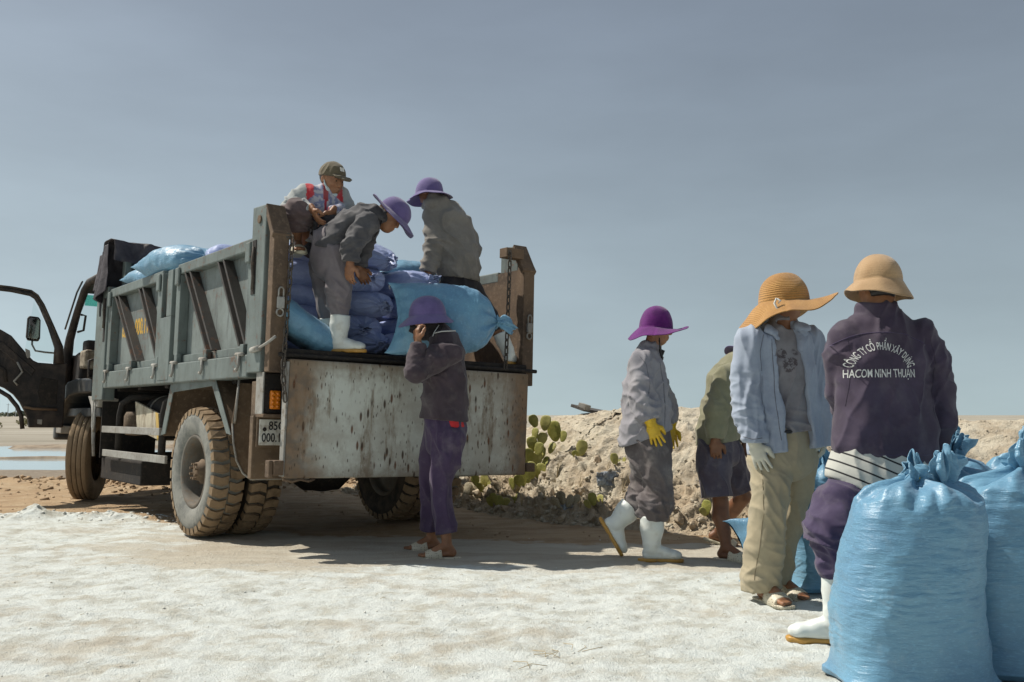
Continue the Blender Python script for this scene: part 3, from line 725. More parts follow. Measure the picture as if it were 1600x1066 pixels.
def anchor(name, mat, u, w, z):
    tb = TB(); tb.tb([(u + 0.03, w, z), (u - 0.02, w, z)], 0.022, 12); return part(name, mat, tb, truck, 0.003)
ca = anchor('chain', CHAINM, 0.015, 0.115, 0.955)
chain([(-0.02, 0.135, 0.95), (-0.022, 0.128, 0.6), (-0.03, 0.115, 0.40), (-0.055, 0.098, 0.20), (-0.09, 0.075, 0.0), (-0.12, 0.075, -0.10), (-0.125, 0.085, -0.20)], ca)
cb = anchor('chain', CHAINM, 0.015, 2.06, 1.09)
part('chain_mount', RUST, TB().bx(0.0, 0.10, 2.03, 2.21, 1.05, 1.13), cb, 0.004)
chain([(-0.012, 2.055, 1.08), (-0.02, 2.045, 0.8), (-0.03, 2.03, 0.5), (-0.05, 2.01, 0.28), (-0.06, 1.995, 0.12)], cb)
for w, z in ((0.07, 0.50), (2.27, 0.50)):
    tb = TB(); tb.bx(-0.032, -0.006, w - 0.026, w + 0.026, z - 0.06, z + 0.02)
    pl = part('padlock', STEEL, tb, truck, 0.006)
    tb = TB(); tb.tb([(-0.02, w - 0.018, z + 0.02), (-0.02, w - 0.018, z + 0.07), (-0.02, w - 0.008, z + 0.086), (-0.02, w + 0.008, z + 0.086), (-0.02, w + 0.018, z + 0.07), (-0.02, w + 0.018, z + 0.02)], 0.006, 8); part('shackle', STEEL, tb, pl, 0, True)
    tb = TB(); tb.tb([(-0.015 + 0.002 * math.cos(a), w + 0.026 * math.cos(a), z - 0.088 + 0.026 * math.sin(a)) for a in np.linspace(0, 6.28, 13)[:-1]], 0.007, 6, closed=True); part('ring', STEEL, tb, pl, 0, True)

# chassis
tb = TB()
for w in (0.72, 1.54): tb.bx(0.35, 6.0, w, w + 0.08, -0.36, -0.12)
for u in (0.36, 1.0, 2.0, 3.0, 3.9): tb.bx(u, u + 0.08, 0.801, 1.539, -0.34, -0.14)
part('chassis_rail', DARK, tb, bev=0.006)
tb = TB()
for u in (0.1, 0.9, 1.7, 2.5, 3.3, 4.0): tb.bx(u, u + 0.09, 0.14, W_ - 0.14, -0.055, 0.074)
for w in (0.70, 1.52): tb.bx(0.05, 4.2, w, w + 0.12, -0.118, -0.056)
part('cross_member', DARK, tb, bev=0.005)
# rear axle with its differential
tb = TB(); tb.tb([(1.45, 0.30, -0.735), (1.45, 0.85, -0.73), (1.45, 1.0, -0.72), (1.45, 1.30, -0.72), (1.45, 1.45, -0.71), (1.45, 2.05, -0.70)], [0.085, 0.09, 0.20, 0.20, 0.09, 0.085], 20)
ax = part('rear_axle', DARK, tb, bev=0, smooth=True)
tb = TB(); prof = [(0.01, -0.26), (0.12, -0.25), (0.19, -0.18), (0.21, -0.05), (0.21, 0.06), (0.15, 0.2), (0.07, 0.3), (0.01, 0.31)]
tb.lathe(prof, 24, 'x', (1.45, -1.15, -0.72)); part('differential', DARK, tb, ax, 0, True)
tb = TB(); tb.tb([(1.7, 1.15, -0.68), (4.6, 1.15, -0.42)], 0.05, 12); part('drive_shaft', DARK, tb, ax, 0, True)
for w in (0.62, 1.68):
    tb = TB()
    for k in range(5): tb.bx(0.75 + 0.06 * k, 2.15 - 0.06 * k, w, w + 0.08, -0.47 - 0.022 * k, -0.452 - 0.022 * k)
    tb.bx(1.36, 1.54, w - 0.01, w + 0.09, -0.66, -0.44)
    part('leaf_spring', DARK, tb, ax, 0.003)

# wheels ------------------------------------------------------------
def tyre_lug(Rr, wid, nl, both=True):
    """tyre body with deep tread lugs, axis along local y (outer face at +y)"""
    V = MB(); hw = wid / 2
    prof = [(0.285, hw * 0.72), (0.31, hw * 0.88), (0.36, hw * 0.99), (0.42, hw * 1.0), (0.462, hw * 0.93), (Rr - 0.034, hw * 0.80), (Rr - 0.024, hw * 0.5), (Rr - 0.022, 0),
            (Rr - 0.024, -hw * 0.5), (Rr - 0.034, -hw * 0.80), (0.462, -hw * 0.93), (0.42, -hw * 1.0), (0.36, -hw * 0.99), (0.31, -hw * 0.88), (0.285, -hw * 0.72)]
    V.lathe(prof, 72, 'y'); return V
def tread_mesh(Rr, wid, nl):
    T_ = MB(); hw = wid / 2
    for k in range(nl):
        for sgn in (1, -1):
            a0 = 2 * math.pi * (k + (0.5 if sgn < 0 else 0)) / nl; da = 2 * math.pi / nl * 0.70
            def pt(a, y, r): return (r * math.cos(a), y * sgn, r * math.sin(a))
            jag = 0.25 * da
            ring = []
            top = [(a0, 0.004, Rr), (a0 + da, 0.010, Rr), (a0 + da + jag, hw * 0.45, Rr), (a0 + da, hw * 0.94, Rr - 0.014), (a0, hw * 0.94, Rr - 0.014), (a0 + jag, hw * 0.45, Rr)]
            bot = [(a, y * 1.0, r - 0.03 if y < hw * 0.9 else r - 0.025) for a, y, r in top]
            low = [(a0 + da, hw * 0.985, Rr - 0.065), (a0, hw * 0.985, Rr - 0.065)]
            Vt = [pt(*p) for p in top] + [pt(*p) for p in bot] + [pt(*p) for p in low]
            F = [(0, 1, 2, 3, 4, 5), (0, 6, 7, 1), (1, 7, 8, 2), (2, 8, 9, 3), (5, 11, 6, 0), (4, 10, 11, 5), (3, 12, 13, 4), (3, 9, 12), (4, 13, 10), (6, 11, 10, 9, 8, 7)]
            T_.add(Vt, F)
    return T_
tyre_me = tyre_lug(0.515, 0.262, 36).me('tyre', SIDEM, True)
tyre_in_me = tyre_lug(0.515, 0.262, 36).me('tyre', RUBBERM, True)
tread_me = tread_mesh(0.515, 0.262, 34).me('tread', TYREM, False)
# deep dish rim of the outer dual wheel; axis y, outer side +y
rim = MB(); rim.lathe([(0.300, 0.098), (0.288, 0.108), (0.268, 0.106), (0.258, 0.088), (0.250, 0.06), (0.244, -0.02), (0.240, -0.075), (0.215, -0.083), (0.15, -0.083), (0.11, -0.075)], 64, 'y')
rim_me = rim.me('rim', RIMM, True)
hub = MB(); hub.lathe([(0.16, -0.085), (0.135, -0.05), (0.105, -0.045), (0.10, 0.035), (0.075, 0.055), (0.07, 0.085), (0.03, 0.095), (0.001, 0.095)], 32, 'y')
hub_me = hub.me('hub', MUD, True)
nut = MB()
for k in range(8):
    a = 2 * math.pi * k / 8; nut.tube([(0.155 * math.cos(a), -0.08, 0.155 * math.sin(a)), (0.155 * math.cos(a), -0.035, 0.155 * math.sin(a))], 0.017, 6)
    nut.tube([(0.06 * math.cos(a), 0.08, 0.06 * math.sin(a)), (0.06 * math.cos(a), 0.115, 0.06 * math.sin(a))], 0.010, 6)
nut_me = nut.me('wheel_nut', MUD, False)
disc = MB(); disc.lathe([(0.290, 0.10), (0.265, 0.10), (0.25, 0.07), (0.245, 0.03), (0.22, 0.025), (0.14, 0.04), (0.001, 0.05)], 48, 'y'); disc_me = disc.me('rim', RIMM, True)
def dual(side_w, zc, mirror):
    for k, w in enumerate((0.145, 0.455)):
        ww = (W_ - 0.01 - w) if mirror else w
        e = obj('rear_wheel', (tyre_me if k == 0 else tyre_in_me), truck, (1.455, -ww, zc + 0.0), (0, 0.35 + k * 0.4, 0))
        flip = (k == 1) != mirror       # inner wheel is turned round
        if flip: e.rotation_euler = (0, 0.2, math.pi)
        obj('tread', tread_me, e); obj('rim', rim_me if k == 0 else disc_me, e)
        if k == 0: obj('hub', hub_me, e); obj('wheel_nut', nut_me, e)
dual(0, 0.515 - 1.264 + 0.145 * 0.025, False)
dual(W_, 0.515 - 1.264 + 2.2 * 0.025, True)
# front wheels: ribbed tread
def rib_tyre(Rr, wid):
    hw = wid / 2; prof = [(0.285, hw * 0.72), (0.31, hw * 0.9), (0.37, hw), (0.43, hw * 0.98), (0.47, hw * 0.9), (Rr - 0.012, hw * 0.82)]
    edges = [(-0.80 + 0.4 * k, -0.80 + 0.4 * k + 0.34) for k in range(4)]
    rb = []
    for (a, b) in edges[::-1]:
        rb += [(Rr - 0.002, hw * b), (Rr, hw * (b - 0.03)), (Rr, hw * (a + 0.03)), (Rr - 0.002, hw * a), (Rr - 0.022, hw * (a - 0.006)), (Rr - 0.022, hw * (a - 0.05))]
    rb = rb[:-2]
    prof = prof + rb + [(Rr - 0.012, -hw * 0.84), (0.47, -hw * 0.92), (0.43, -hw * 0.98), (0.37, -hw), (0.31, -hw * 0.9), (0.285, -hw * 0.72)]
    m = MB(); m.lathe(prof, 84, 'y'); return m
ft_me = rib_tyre(0.50, 0.25).me('front_tyre', TYREM, True)
for w, st in ((0.25, True), (W_ - 0.25, True)):
    e = obj('front_wheel', ft_me, truck, (5.50, -w, 0.50 - 1.264 + w * 0.025), (0, 0, R(-29)))
    e.data.set_sharp_from_angle(angle=R(40))
    o = obj('rim', disc_me, e)
    if w > 1: o.rotation_euler = (0, 0, math.pi)
tb = TB(); tb.tb([(5.5, 0.35, -0.80), (5.5, W_ - 0.35, -0.75)], 0.06, 12); part('front_axle', DARK, tb, bev=0, smooth=True)

# rear fenders: folded plate arch with a flange
def fender(mirror):
    f = (lambda w: W_ - w) if mirror else (lambda w: w)
    pl = [(2.30, -0.47), (2.11, -0.045), (1.10, -0.010), (0.73, -0.44)]
    inn = [(2.275, -0.48), (2.09, -0.070), (1.115, -0.036), (0.755, -0.455)]
    tb = TB(); poly = [(u, f(0.05), z) for u, z in pl] + [(u, f(0.05), z) for u, z in inn[::-1]]
    tb.pz(poly, (0, f(0.60) - f(0.05), 0)); fe = part('fender', MUD, tb, bev=0.003)
    inn2 = [(2.205, -0.46), (2.05, -0.105), (1.14, -0.072), (0.80, -0.435)]
    tb = TB(); poly = [(u, f(0.042), z) for u, z in [(2.315, -0.475), (2.12, -0.032), (1.09, 0.0), (0.712, -0.445)]] + [(u, f(0.042), z) for u, z in inn2[::-1]]
    tb.pz(poly, (0, f(0.052) - f(0.042), 0)); part('fender_flange', PAINT, tb, fe, 0.003)
fender(False); fender(True)
# splash plates behind the rear wheels
for mir in (False, True):
    f = (lambda w: W_ - w) if mir else (lambda w: w)
    cv = [(0.015, -0.36), (0.03, -0.50), (0.06, -0.63), (0.11, -0.72), (0.17, -0.765)]
    poly = [(0.62, f(w), z) for w, z in cv] + [(0.62, f(0.64), -0.765), (0.62, f(0.64), -0.06), (0.62, f(0.05), -0.06)]
    tb = TB(); tb.pz(poly, (0.012, 0, 0)); sp = part('splash_plate', MUD, tb, bev=0.002)
    tb = TB(); tb.tb([(0.615, f(w), z) for w, z in cv] + [(0.615, f(0.64), -0.765)], 0.008, 8); part('plate_edge', STEEL, tb, sp, 0, True)
    tb = TB(); tb.tb([(0.60, f(0.045), -0.04), (0.61, f(0.03), -0.36)], 0.010, 8); part('stay', STEEL, tb, sp, 0, True)
# rear crossbar carrying lamps and plate
part('rear_crossbar', MUD, TB().bx(0.215, 0.30, 0.02, W_ - 0.02, -0.30, -0.06).bx(0.20, 0.26, 0.0, 0.55, -0.74, -0.301), bev=0.006)
for w0 in (0.025, W_ - 0.175):
    tb = TB(); tb.bx(0.10, 0.21, w0, w0 + 0.15, -0.285, -0.005)
    lp = part('tail_lamp', DARK, tb, bev=0.006)
    part('lamp_frame', STEEL, TB().bx(0.085, 0.21, w0 - 0.012, w0 - 0.001, -0.29, 0.0), lp, 0.003)
    part('lamp_sill', RUST, TB().bx(0.06, 0.20, w0 - 0.012, w0 + 0.16, -0.312, -0.288), lp, 0.004)
    part('amber_lens', AMBER, TB().bx(0.075, 0.099, w0 + 0.042, w0 + 0.118, -0.255, -0.125), lp, 0.008)
    for i in range(2):
        for j in range(4):
            m_ = MB(); m_.lathe([(0.013, 0.0), (0.009, -0.006), (0.001, -0.008)], 10, 'x', (0.076, -(w0 + 0.062 + 0.036 * i), -0.235 + 0.03 * j)); m_.build('lens_bead', AMBER, lp, 0, True)
tb = TB(); tb.bx(0.155, 0.165, 0.03, 0.245, -0.505, -0.325); plt = part('number_plate', PLATEM, tb, bev=0.004)
part('plate_frame', MUD, TB().bx(0.166, 0.178, 0.015, 0.26, -0.52, -0.31), plt, 0.004)
RM = Matrix(((0, 0, -1), (-1, 0, 0), (0, 1, 0))).to_euler()    # text x -> w, text y -> z, facing the rear
o = obj('plate_number', text_mesh('85C', 0.085, BLACKM, 0.0008, 0.001, 0.82), plt, (0.1535, -0.155, -0.372), RM)
o = obj('plate_number', text_mesh('000.11', 0.085, BLACKM, 0.0008, 0.001, 0.78), plt, (0.1535, -0.1375, -0.455), RM)
m_ = MB(); m_.lathe([(0.001, -0.003), (0.013, -0.002), (0.015, 0.0)], 14, 'x', (0.1545, -0.068, -0.395)); m_.build('plate_seal', DARK, plt, 0, True)

# side guard, air tank, board and boxes between the axles
def guard(mirror):
    f = (lambda w: W_ - w) if mirror else (lambda w: w)
    sgn = -1 if mirror else 1
    a, b = sorted((f(0.03), f(0.055)))
    g = part('side_guard', STEEL, TB().bx(2.33, 4.17, a, b, -0.478, -0.412), bev=0.004)
    part('guard_rail', STEEL, TB().bx(2.14, 4.10, a, b, -0.715, -0.648), g, 0.004)
    for ub in (2.42, 3.76):
        tb = TB(); tb.tb([(ub, f(0.09), -0.70), (ub, f(0.09), -0.30), (ub - 0.03, f(0.10), -0.19), (ub - 0.10, f(0.16), -0.125), (ub - 0.2, f(0.35), -0.11), (ub - 0.25, f(0.70), -0.11)], 0.033, 14)
        part('guard_tube', DARK, tb, g, 0, True)
guard(False); guard(True)
tb = TB(); tb.lathe([(0.001, -0.52), (0.13, -0.51), (0.165, -0.47), (0.168, 0.47), (0.13, 0.51), (0.001, 0.52)], 28, 'x', (2.85, -0.36, -0.28)); tk = part('air_tank', DARK, tb, bev=0, smooth=True)
for u in (2.55, 3.15):
    tb = TB(); tb.lathe([(0.170, -0.02), (0.175, -0.02), (0.175, 0.02), (0.170, 0.02)], 28, 'x', (u, -0.36, -0.28)); part('tank_strap', STEEL, tb, tk, 0, True)
tb = TB(); tb.lathe([(0.001, -0.12), (0.10, -0.11), (0.12, -0.07), (0.12, 0.07), (0.10, 0.11), (0.001, 0.12)], 22, 'z', (3.50, -0.18, -0.38)); part('filter_can', MUD, tb, bev=0, smooth=True)
tb = TB(); tb.pz([(3.42, 0.13, -0.165), (2.62, 0.11, -0.285), (2.50, 0.10, -0.53), (3.28, 0.12, -0.44)], (0, 0.025, 0)); bd = part('loose_board', BOARDM, tb, bev=0.004)
tb = TB(); tb.pz([(2.70, 0.105, -0.272), (2.62, 0.105, -0.285), (2.50, 0.095, -0.53), (2.58, 0.095, -0.525)], (0, 0.004, 0)); part('yellow_strip', STRIPM, tb, bd, 0)
part('battery_box', DARK, TB().bx(3.02, 4.38, 0.10, 0.62, -0.955, -0.73), bev=0.012)
part('tool_box', DARK, TB().bx(2.45, 3.25, 0.62, 1.0, -0.70, -0.40), bev=0.012)
part('front_flap', DARK, TB().bx(4.30, 4.32, 0.06, 0.62, -0.74, -0.16), bev=0.003)
tb = TB(); tb.tb([(4.55, 0.03, -0.12), (4.50, 0.03, -0.30), (4.48, 0.035, -0.58), (4.46, 0.04, -0.73)], [0.03, 0.022, 0.018, 0.016], 10); tb.tb([(4.42, 0.02, -0.15), (4.43, 0.02, -0.40), (4.46, 0.022, -0.47), (4.50, 0.02, -0.42), (4.50, 0.02, -0.16)], 0.012, 8)
part('flap_stay', STEEL, tb, bev=0, smooth=True)
part('step_bracket', STEEL, TB().pz([(4.75, 0.02, -0.10), (4.28, 0.02, -0.13), (4.36, 0.02, -0.22), (4.62, 0.02, -0.20)], (0, 0.2, 0)), bev=0.01)

# cab ----------------------------------------------------------------
cab = part('cab', CABM, TB().bx(4.62, 6.25, 0.12, W_ - 0.12, -0.32, -0.22).bx(4.62, 4.66, 0.12, W_ - 0.12, -0.22, 0.55).bx(6.22, 6.27, 0.14, W_ - 0.14, -0.22, 0.42), bev=0.012)
part('cab_roof', CABM, TB().pz([(4.62, 0.14, 1.20), (4.62, 0.20, 1.30), (5.55, 0.20, 1.28), (5.78, 0.16, 1.16), (5.70, 0.14, 1.12), (5.5, 0.14, 1.2)], (0, W_ - 0.32, 0)), cab, 0.02)
for f in ((lambda w: w), (lambda w: W_ - w)):
    tb = TB(); tb.tb([(4.64, f(0.13), -0.22), (4.66, f(0.11), 0.30), (4.70, f(0.11), 0.75), (4.70, f(0.14), 1.22)], 0.05, 12); part('rear_pillar', CABM, tb, cab, 0, True)
    tb = TB(); tb.tb([(4.72, f(0.14), 1.25), (5.45, f(0.14), 1.225), (5.62, f(0.13), 1.14), (5.85, f(0.12), 0.92), (6.10, f(0.11), 0.60), (6.17, f(0.11), 0.40), (6.19, f(0.11), -0.2)], [0.045, 0.045, 0.045, 0.042, 0.05, 0.06, 0.065], 12); part('front_pillar', TRIMM, tb, cab, 0, True)
    tb = TB(); tb.tb([(5.50, f(0.07), 1.23), (5.68, f(0.06), 1.12), (6.10, f(0.05), 0.72)], 0.011, 8); part('drip_rail', CABM, tb, cab, 0, True)
part('windscreen', GLASSM, TB().pz([(5.74, 0.17, 1.10), (6.16, 0.17, 0.45), (6.17, 0.17, 0.45), (5.75, 0.17, 1.10)], (0, W_ - 0.34, 0)), cab, 0)
part('sun_strip', TINTM, TB().pz([(5.722, 0.18, 1.11), (5.80, 0.18, 0.99), (5.803, 0.18, 0.99), (5.725, 0.18, 1.11)], (0, W_ - 0.36, 0)), cab, 0)
part('dashboard', TRIMM, TB().pz([(6.2, 0.17, 0.40), (6.2, 0.17, 0.10), (5.85, 0.17, 0.06), (5.78, 0.17, 0.34), (5.92, 0.17, 0.45)], (0, W_ - 0.34, 0)), cab, 0.03)
tb = TB(); tb.tb([(5.80, 0.55, 0.30), (5.62, 0.55, 0.44)], 0.045, 12); sw_ = part('steering_wheel', TANM, tb, cab, 0, True)
tb = TB(); tb.tb([(5.60 + 0.14 * math.cos(a), 0.55 + 0.21 * math.sin(a), 0.45 + 0.13 * math.cos(a)) for a in np.linspace(0, 6.28, 25)[:-1]], 0.016, 8, closed=True); part('wheel_rim', TRIMM, tb, sw_, 0, True)
part('column_cover', TANM, TB().bx(5.60, 5.85, 0.17, 0.42, 0.24, 0.46), cab, 0.03)
part('instrument_hood', TRIMM, TB().bx(5.70, 5.88, 0.20, 0.75, 0.43, 0.58), cab, 0.03)
st = part('driver_seat', TRIMM, TB().bx(4.78, 5.28, 0.35, 0.85, -0.10, 0.05), cab, 0.04)
part('seat_back', TRIMM, TB().pz([(4.78, 0.35, 0.05), (4.92, 0.35, 0.05), (4.82, 0.35, 0.52), (4.72, 0.35, 0.52)], (0, 0.5, 0)), st, 0.04)
tb = TB(); tb.tb([(5.84, 0.16, 0.88), (5.80, 0.20, 0.87), (5.86, 0.20, 0.70), (5.92, 0.15, 0.68)], 0.014, 8); part('grab_handle', TRIMM, tb, cab, 0, True)
tb = TB(); tb.tb([(4.70, 0.06, 0.30), (4.70, 0.0, 0.28), (4.70, 0.0, 0.10), (4.70, 0.06, 0.08)], 0.013, 8); part('grab_handle', TRIMM, tb, cab, 0, True)
# cab wheel arch fenders
for mir in (False, True):
    f = (lambda w: W_ - w) if mir else (lambda w: w)
    oc = [(6.22, -0.40), (6.16, -0.18), (6.02, -0.02), (5.80, 0.08), (5.45, 0.11), (5.0, 0.10), (4.74, 0.09)]
    ic = [(4.74, -0.06), (5.0, -0.06), (5.40, -0.06), (5.72, -0.08), (5.93, -0.16), (6.05, -0.28), (6.11, -0.42)]
    tb = TB(); tb.pz([(u, f(0.04), z) for u, z in oc + ic], (0, f(0.42) - f(0.04), 0)); part('cab_fender', CABM, tb, cab, 0.02)
    a, b = sorted((f(0.06), f(0.46)))
    part('cab_step', STEEL, TB().bx(6.05, 6.30, a, b, -0.52, -0.43), cab, 0.01)
part('bumper', CABM, TB().bx(6.28, 6.40, 0.05, W_ - 0.05, -0.60, -0.25), cab, 0.03)
# right door closed: lower panel
part('right_door', CABM, TB().bx(4.75, 6.1, W_ - 0.12, W_ - 0.08, -0.10, 0.45), cab, 0.02)
# open left door, swung square out from its hinge at the front pillar; drawn in (reach, z), thickness along u
UH = 5.80
def door_poly(pts, u0, th): 
    tb = TB(); tb.pz([(u0, w, z) for w, z in pts], (th, 0, 0)); return tb
door = part('left_door', TRIMM, door_poly([(0.03, 0.30), (0.03, -0.45), (-0.33, -0.455), (-0.345, -0.36), (-0.385, -0.27), (-0.44, -0.17), (-0.51, -0.085), (-0.60, -0.02), (-0.70, 0.02), (-0.90, 0.03), (-1.04, 0.04),
             (-1.04, 0.66), (-0.72, 0.655), (-0.66, 0.625), (-0.57, 0.575), (-0.47, 0.46), (-0.385, 0.365), (-0.33, 0.31), (-0.28, 0.288), (-0.11, 0.284)], UH, 0.07), cab, 0.012)
# window frame of the door
fr = [(0.015, 0.28), (-0.005, 0.52), (-0.11, 0.74), (-0.24, 0.97), (-0.315, 1.075), (-0.38, 1.112), (-0.60, 1.13), (-0.97, 1.14), (-1.02, 1.10), (-1.02, 0.64)]
tb = TB(); tb.tb([(UH + 0.035, w + 0.0, z) for w, z in [(-0.055, 0.29), (-0.065, 0.48), (-0.165, 0.72), (-0.275, 0.95), (-0.335, 1.04), (-0.40, 1.078), (-0.60, 1.10), (-0.95, 1.11), (-1.0, 1.06), (-1.0, 0.64)]], [0.06, 0.05, 0.037, 0.035, 0.034, 0.034, 0.030, 0.030, 0.03, 0.03], 10)
part('window_frame', TRIMM, tb, door, 0, True)
tb = TB(); tb.tb([(UH - 0.006, w, z) for w, z in [(-0.05, 0.48), (-0.148, 0.71), (-0.262, 0.955), (-0.33, 1.06), (-0.40, 1.105), (-0.60, 1.125), (-0.95, 1.135)]], 0.010, 8)
part('door_seal', RUBBERM, tb, door, 0, True)
part('window_glass', GLASSM, door_poly([(-0.10, 0.30), (-0.10, 0.50), (-0.36, 0.99), (-0.42, 0.42), (-0.30, 0.31)], UH + 0.033, 0.004), door, 0)
# pressed details of the bare inner door
part('inner_panel', DARK, door_poly([(-0.06, 0.10), (-0.06, -0.18), (-0.22, -0.20), (-0.27, -0.05), (-0.24, 0.12)], UH - 0.006, 0.01), door, 0.004)
part('inner_rib', TRIMM, door_poly([(-0.30, 0.20), (-0.66, 0.50), (-0.72, 0.50), (-0.72, 0.44), (-0.34, 0.13)], UH - 0.014, 0.02), door, 0.01)
tb = TB(); tb.tb([(UH - 0.012, w, z) for w, z in [(-0.40, -0.47), (-0.42, -0.33), (-0.47, -0.22), (-0.56, -0.11), (-0.66, -0.05), (-0.80, -0.02), (-1.0, -0.01)]], 0.024, 10); part('arch_lip', TRIMM, tb, door, 0, True)
tb = TB(); tb.tb([(UH - 0.012, w, z) for w, z in [(-0.40, -0.22), (-0.30, -0.24), (-0.05, -0.24)]], 0.016, 8); part('rusty_seam', RUST, tb, door, 0, True)
part('window_crank', STEEL, door_poly([(-0.38, 0.42), (-0.43, 0.44), (-0.415, 0.36), (-0.40, 0.33), (-0.375, 0.335), (-0.37, 0.36)], UH - 0.035, 0.02), door, 0.006)
tb = TB(); tb.tb([(UH - 0.02, w, z) for w, z in [(-0.50, 0.28), (-0.44, 0.17), (-0.52, 0.06), (-0.48, 0.02)]], 0.012, 8); part('lever', STEEL, tb, door, 0, True)
tb = TB(); tb.tb([(UH - 0.02, w, z) for w, z in [(-0.72, 0.25), (-0.62, 0.18), (-0.60, 0.05)]], 0.02, 8); part('lever', DARK, tb, door, 0, True)
part('latch_plate', STEEL, door_poly([(-0.20, -0.36), (-0.25, -0.36), (-0.25, -0.41), (-0.20, -0.42)], UH - 0.012, 0.01), door, 0.003)
# mirror on a bent arm
tb = TB(); tb.pz([(UH + 0.14, w, z) for w, z in [(-0.245, 0.58), (-0.262, 0.54), (-0.375, 0.545), (-0.395, 0.585), (-0.392, 0.80), (-0.375, 0.83), (-0.275, 0.825), (-0.252, 0.79)]], (0.05, 0, 0))
mi = part('wing_mirror', TRIMM, tb, door, 0.012)
part('mirror_glass', MIRRM, TB().pz([(UH + 0.134, w, z) for w, z in [(-0.262, 0.60), (-0.28, 0.565), (-0.365, 0.57), (-0.378, 0.60), (-0.375, 0.79), (-0.36, 0.808), (-0.285, 0.805), (-0.266, 0.78)]], (0.005, 0, 0)), mi, 0.002)
tb = TB(); tb.tb([(UH + 0.165, -0.325, 0.56), (UH + 0.16, -0.325, 0.50), (UH + 0.14, -0.29, 0.43), (UH + 0.08, -0.20, 0.415), (UH + 0.04, -0.09, 0.41)], 0.011, 8); part('mirror_arm', STEEL, tb, mi, 0, True)
# ------------------------------------------------------------------ sacks
def sack_mat(name, col, deep):
    t = NT(name)
    n1 = t.noise(3.5, 5, 0.6); rn = t.rand()
    c = t.mix(t.rng(n1, 0.35, 0.68), col, deep)
    c = t.mix(t.math('MULTIPLY', rn, 0.35), c, tuple(x * 0.72 for x in col))
    wv = t.map((1, 1, 1))
    fine = t.noise(240, 2, 0.5, t.map((0.25, 0.25, 1.0)))
    fine2 = t.noise(200, 2, 0.5, t.map((1, 1, 0.22)))
    cr = t.noise(26, 5, 0.62, t.map((0.45, 0.45, 2.4)), dist=0.5)
    c = t.mix(t.math('MULTIPLY', t.rng(fine, 0.52, 0.75), 0.30), c, tuple(min(1, x * 1.5 + 0.02) for x in col))
    # salt dust clinging to the weave
    c = t.mix(t.math('MULTIPLY', t.rng(t.noise(11, 6, 0.7), 0.55, 0.75), 0.16), c, (0.50, 0.55, 0.56))
    b = t.bump(t.math('ADD', fine, fine2), 0.45, 0.002)
    b = t.bump(cr, 0.7, 0.007, b)
    rn = t.n.new('ShaderNodeTexNoise'); rn.noise_type = 'RIDGED_MULTIFRACTAL'; rn.inputs['Scale'].default_value = 11; rn.inputs['Detail'].default_value = 4; rn.inputs['Distortion'].default_value = 0.4
    t.l.new(t.map((0.55, 0.55, 3.2)), rn.inputs['Vector']); b = t.bump(rn.outputs['Fac'], 0.5, 0.007, b)
    return t.set(col=c, rough=t.rng(n1, 0.3, 0.7, 0.30, 0.44), nrm=b, spec=0.5, sheen=0.1)
SACKM = sack_mat('blue_woven_sack', (0.155, 0.335, 0.475), (0.115, 0.26, 0.405))
SACK_SHADE = sack_mat('shade_tinted_sack', (0.31, 0.38, 0.62), (0.26, 0.32, 0.55))  # same sack cloth, with the violet cast of the bed's shade put into its colour
t = NT('tie_string'); STRINGM = t.set(col=(0.55, 0.50, 0.18), rough=0.8)
t = NT('white_thread'); THREADM = t.set(col=(0.62, 0.62, 0.58), rough=0.9)

def grid_faces(nu, nv, wrap=True):
    i = np.arange(nu * nv).reshape(nu, nv)
    j = np.roll(i, -1, 1) if wrap else i[:, 1:]
    a = i if wrap else i[:, :-1]
    return np.stack([a[:-1], j[:-1], j[1:], a[1:]], -1).reshape(-1, 4)

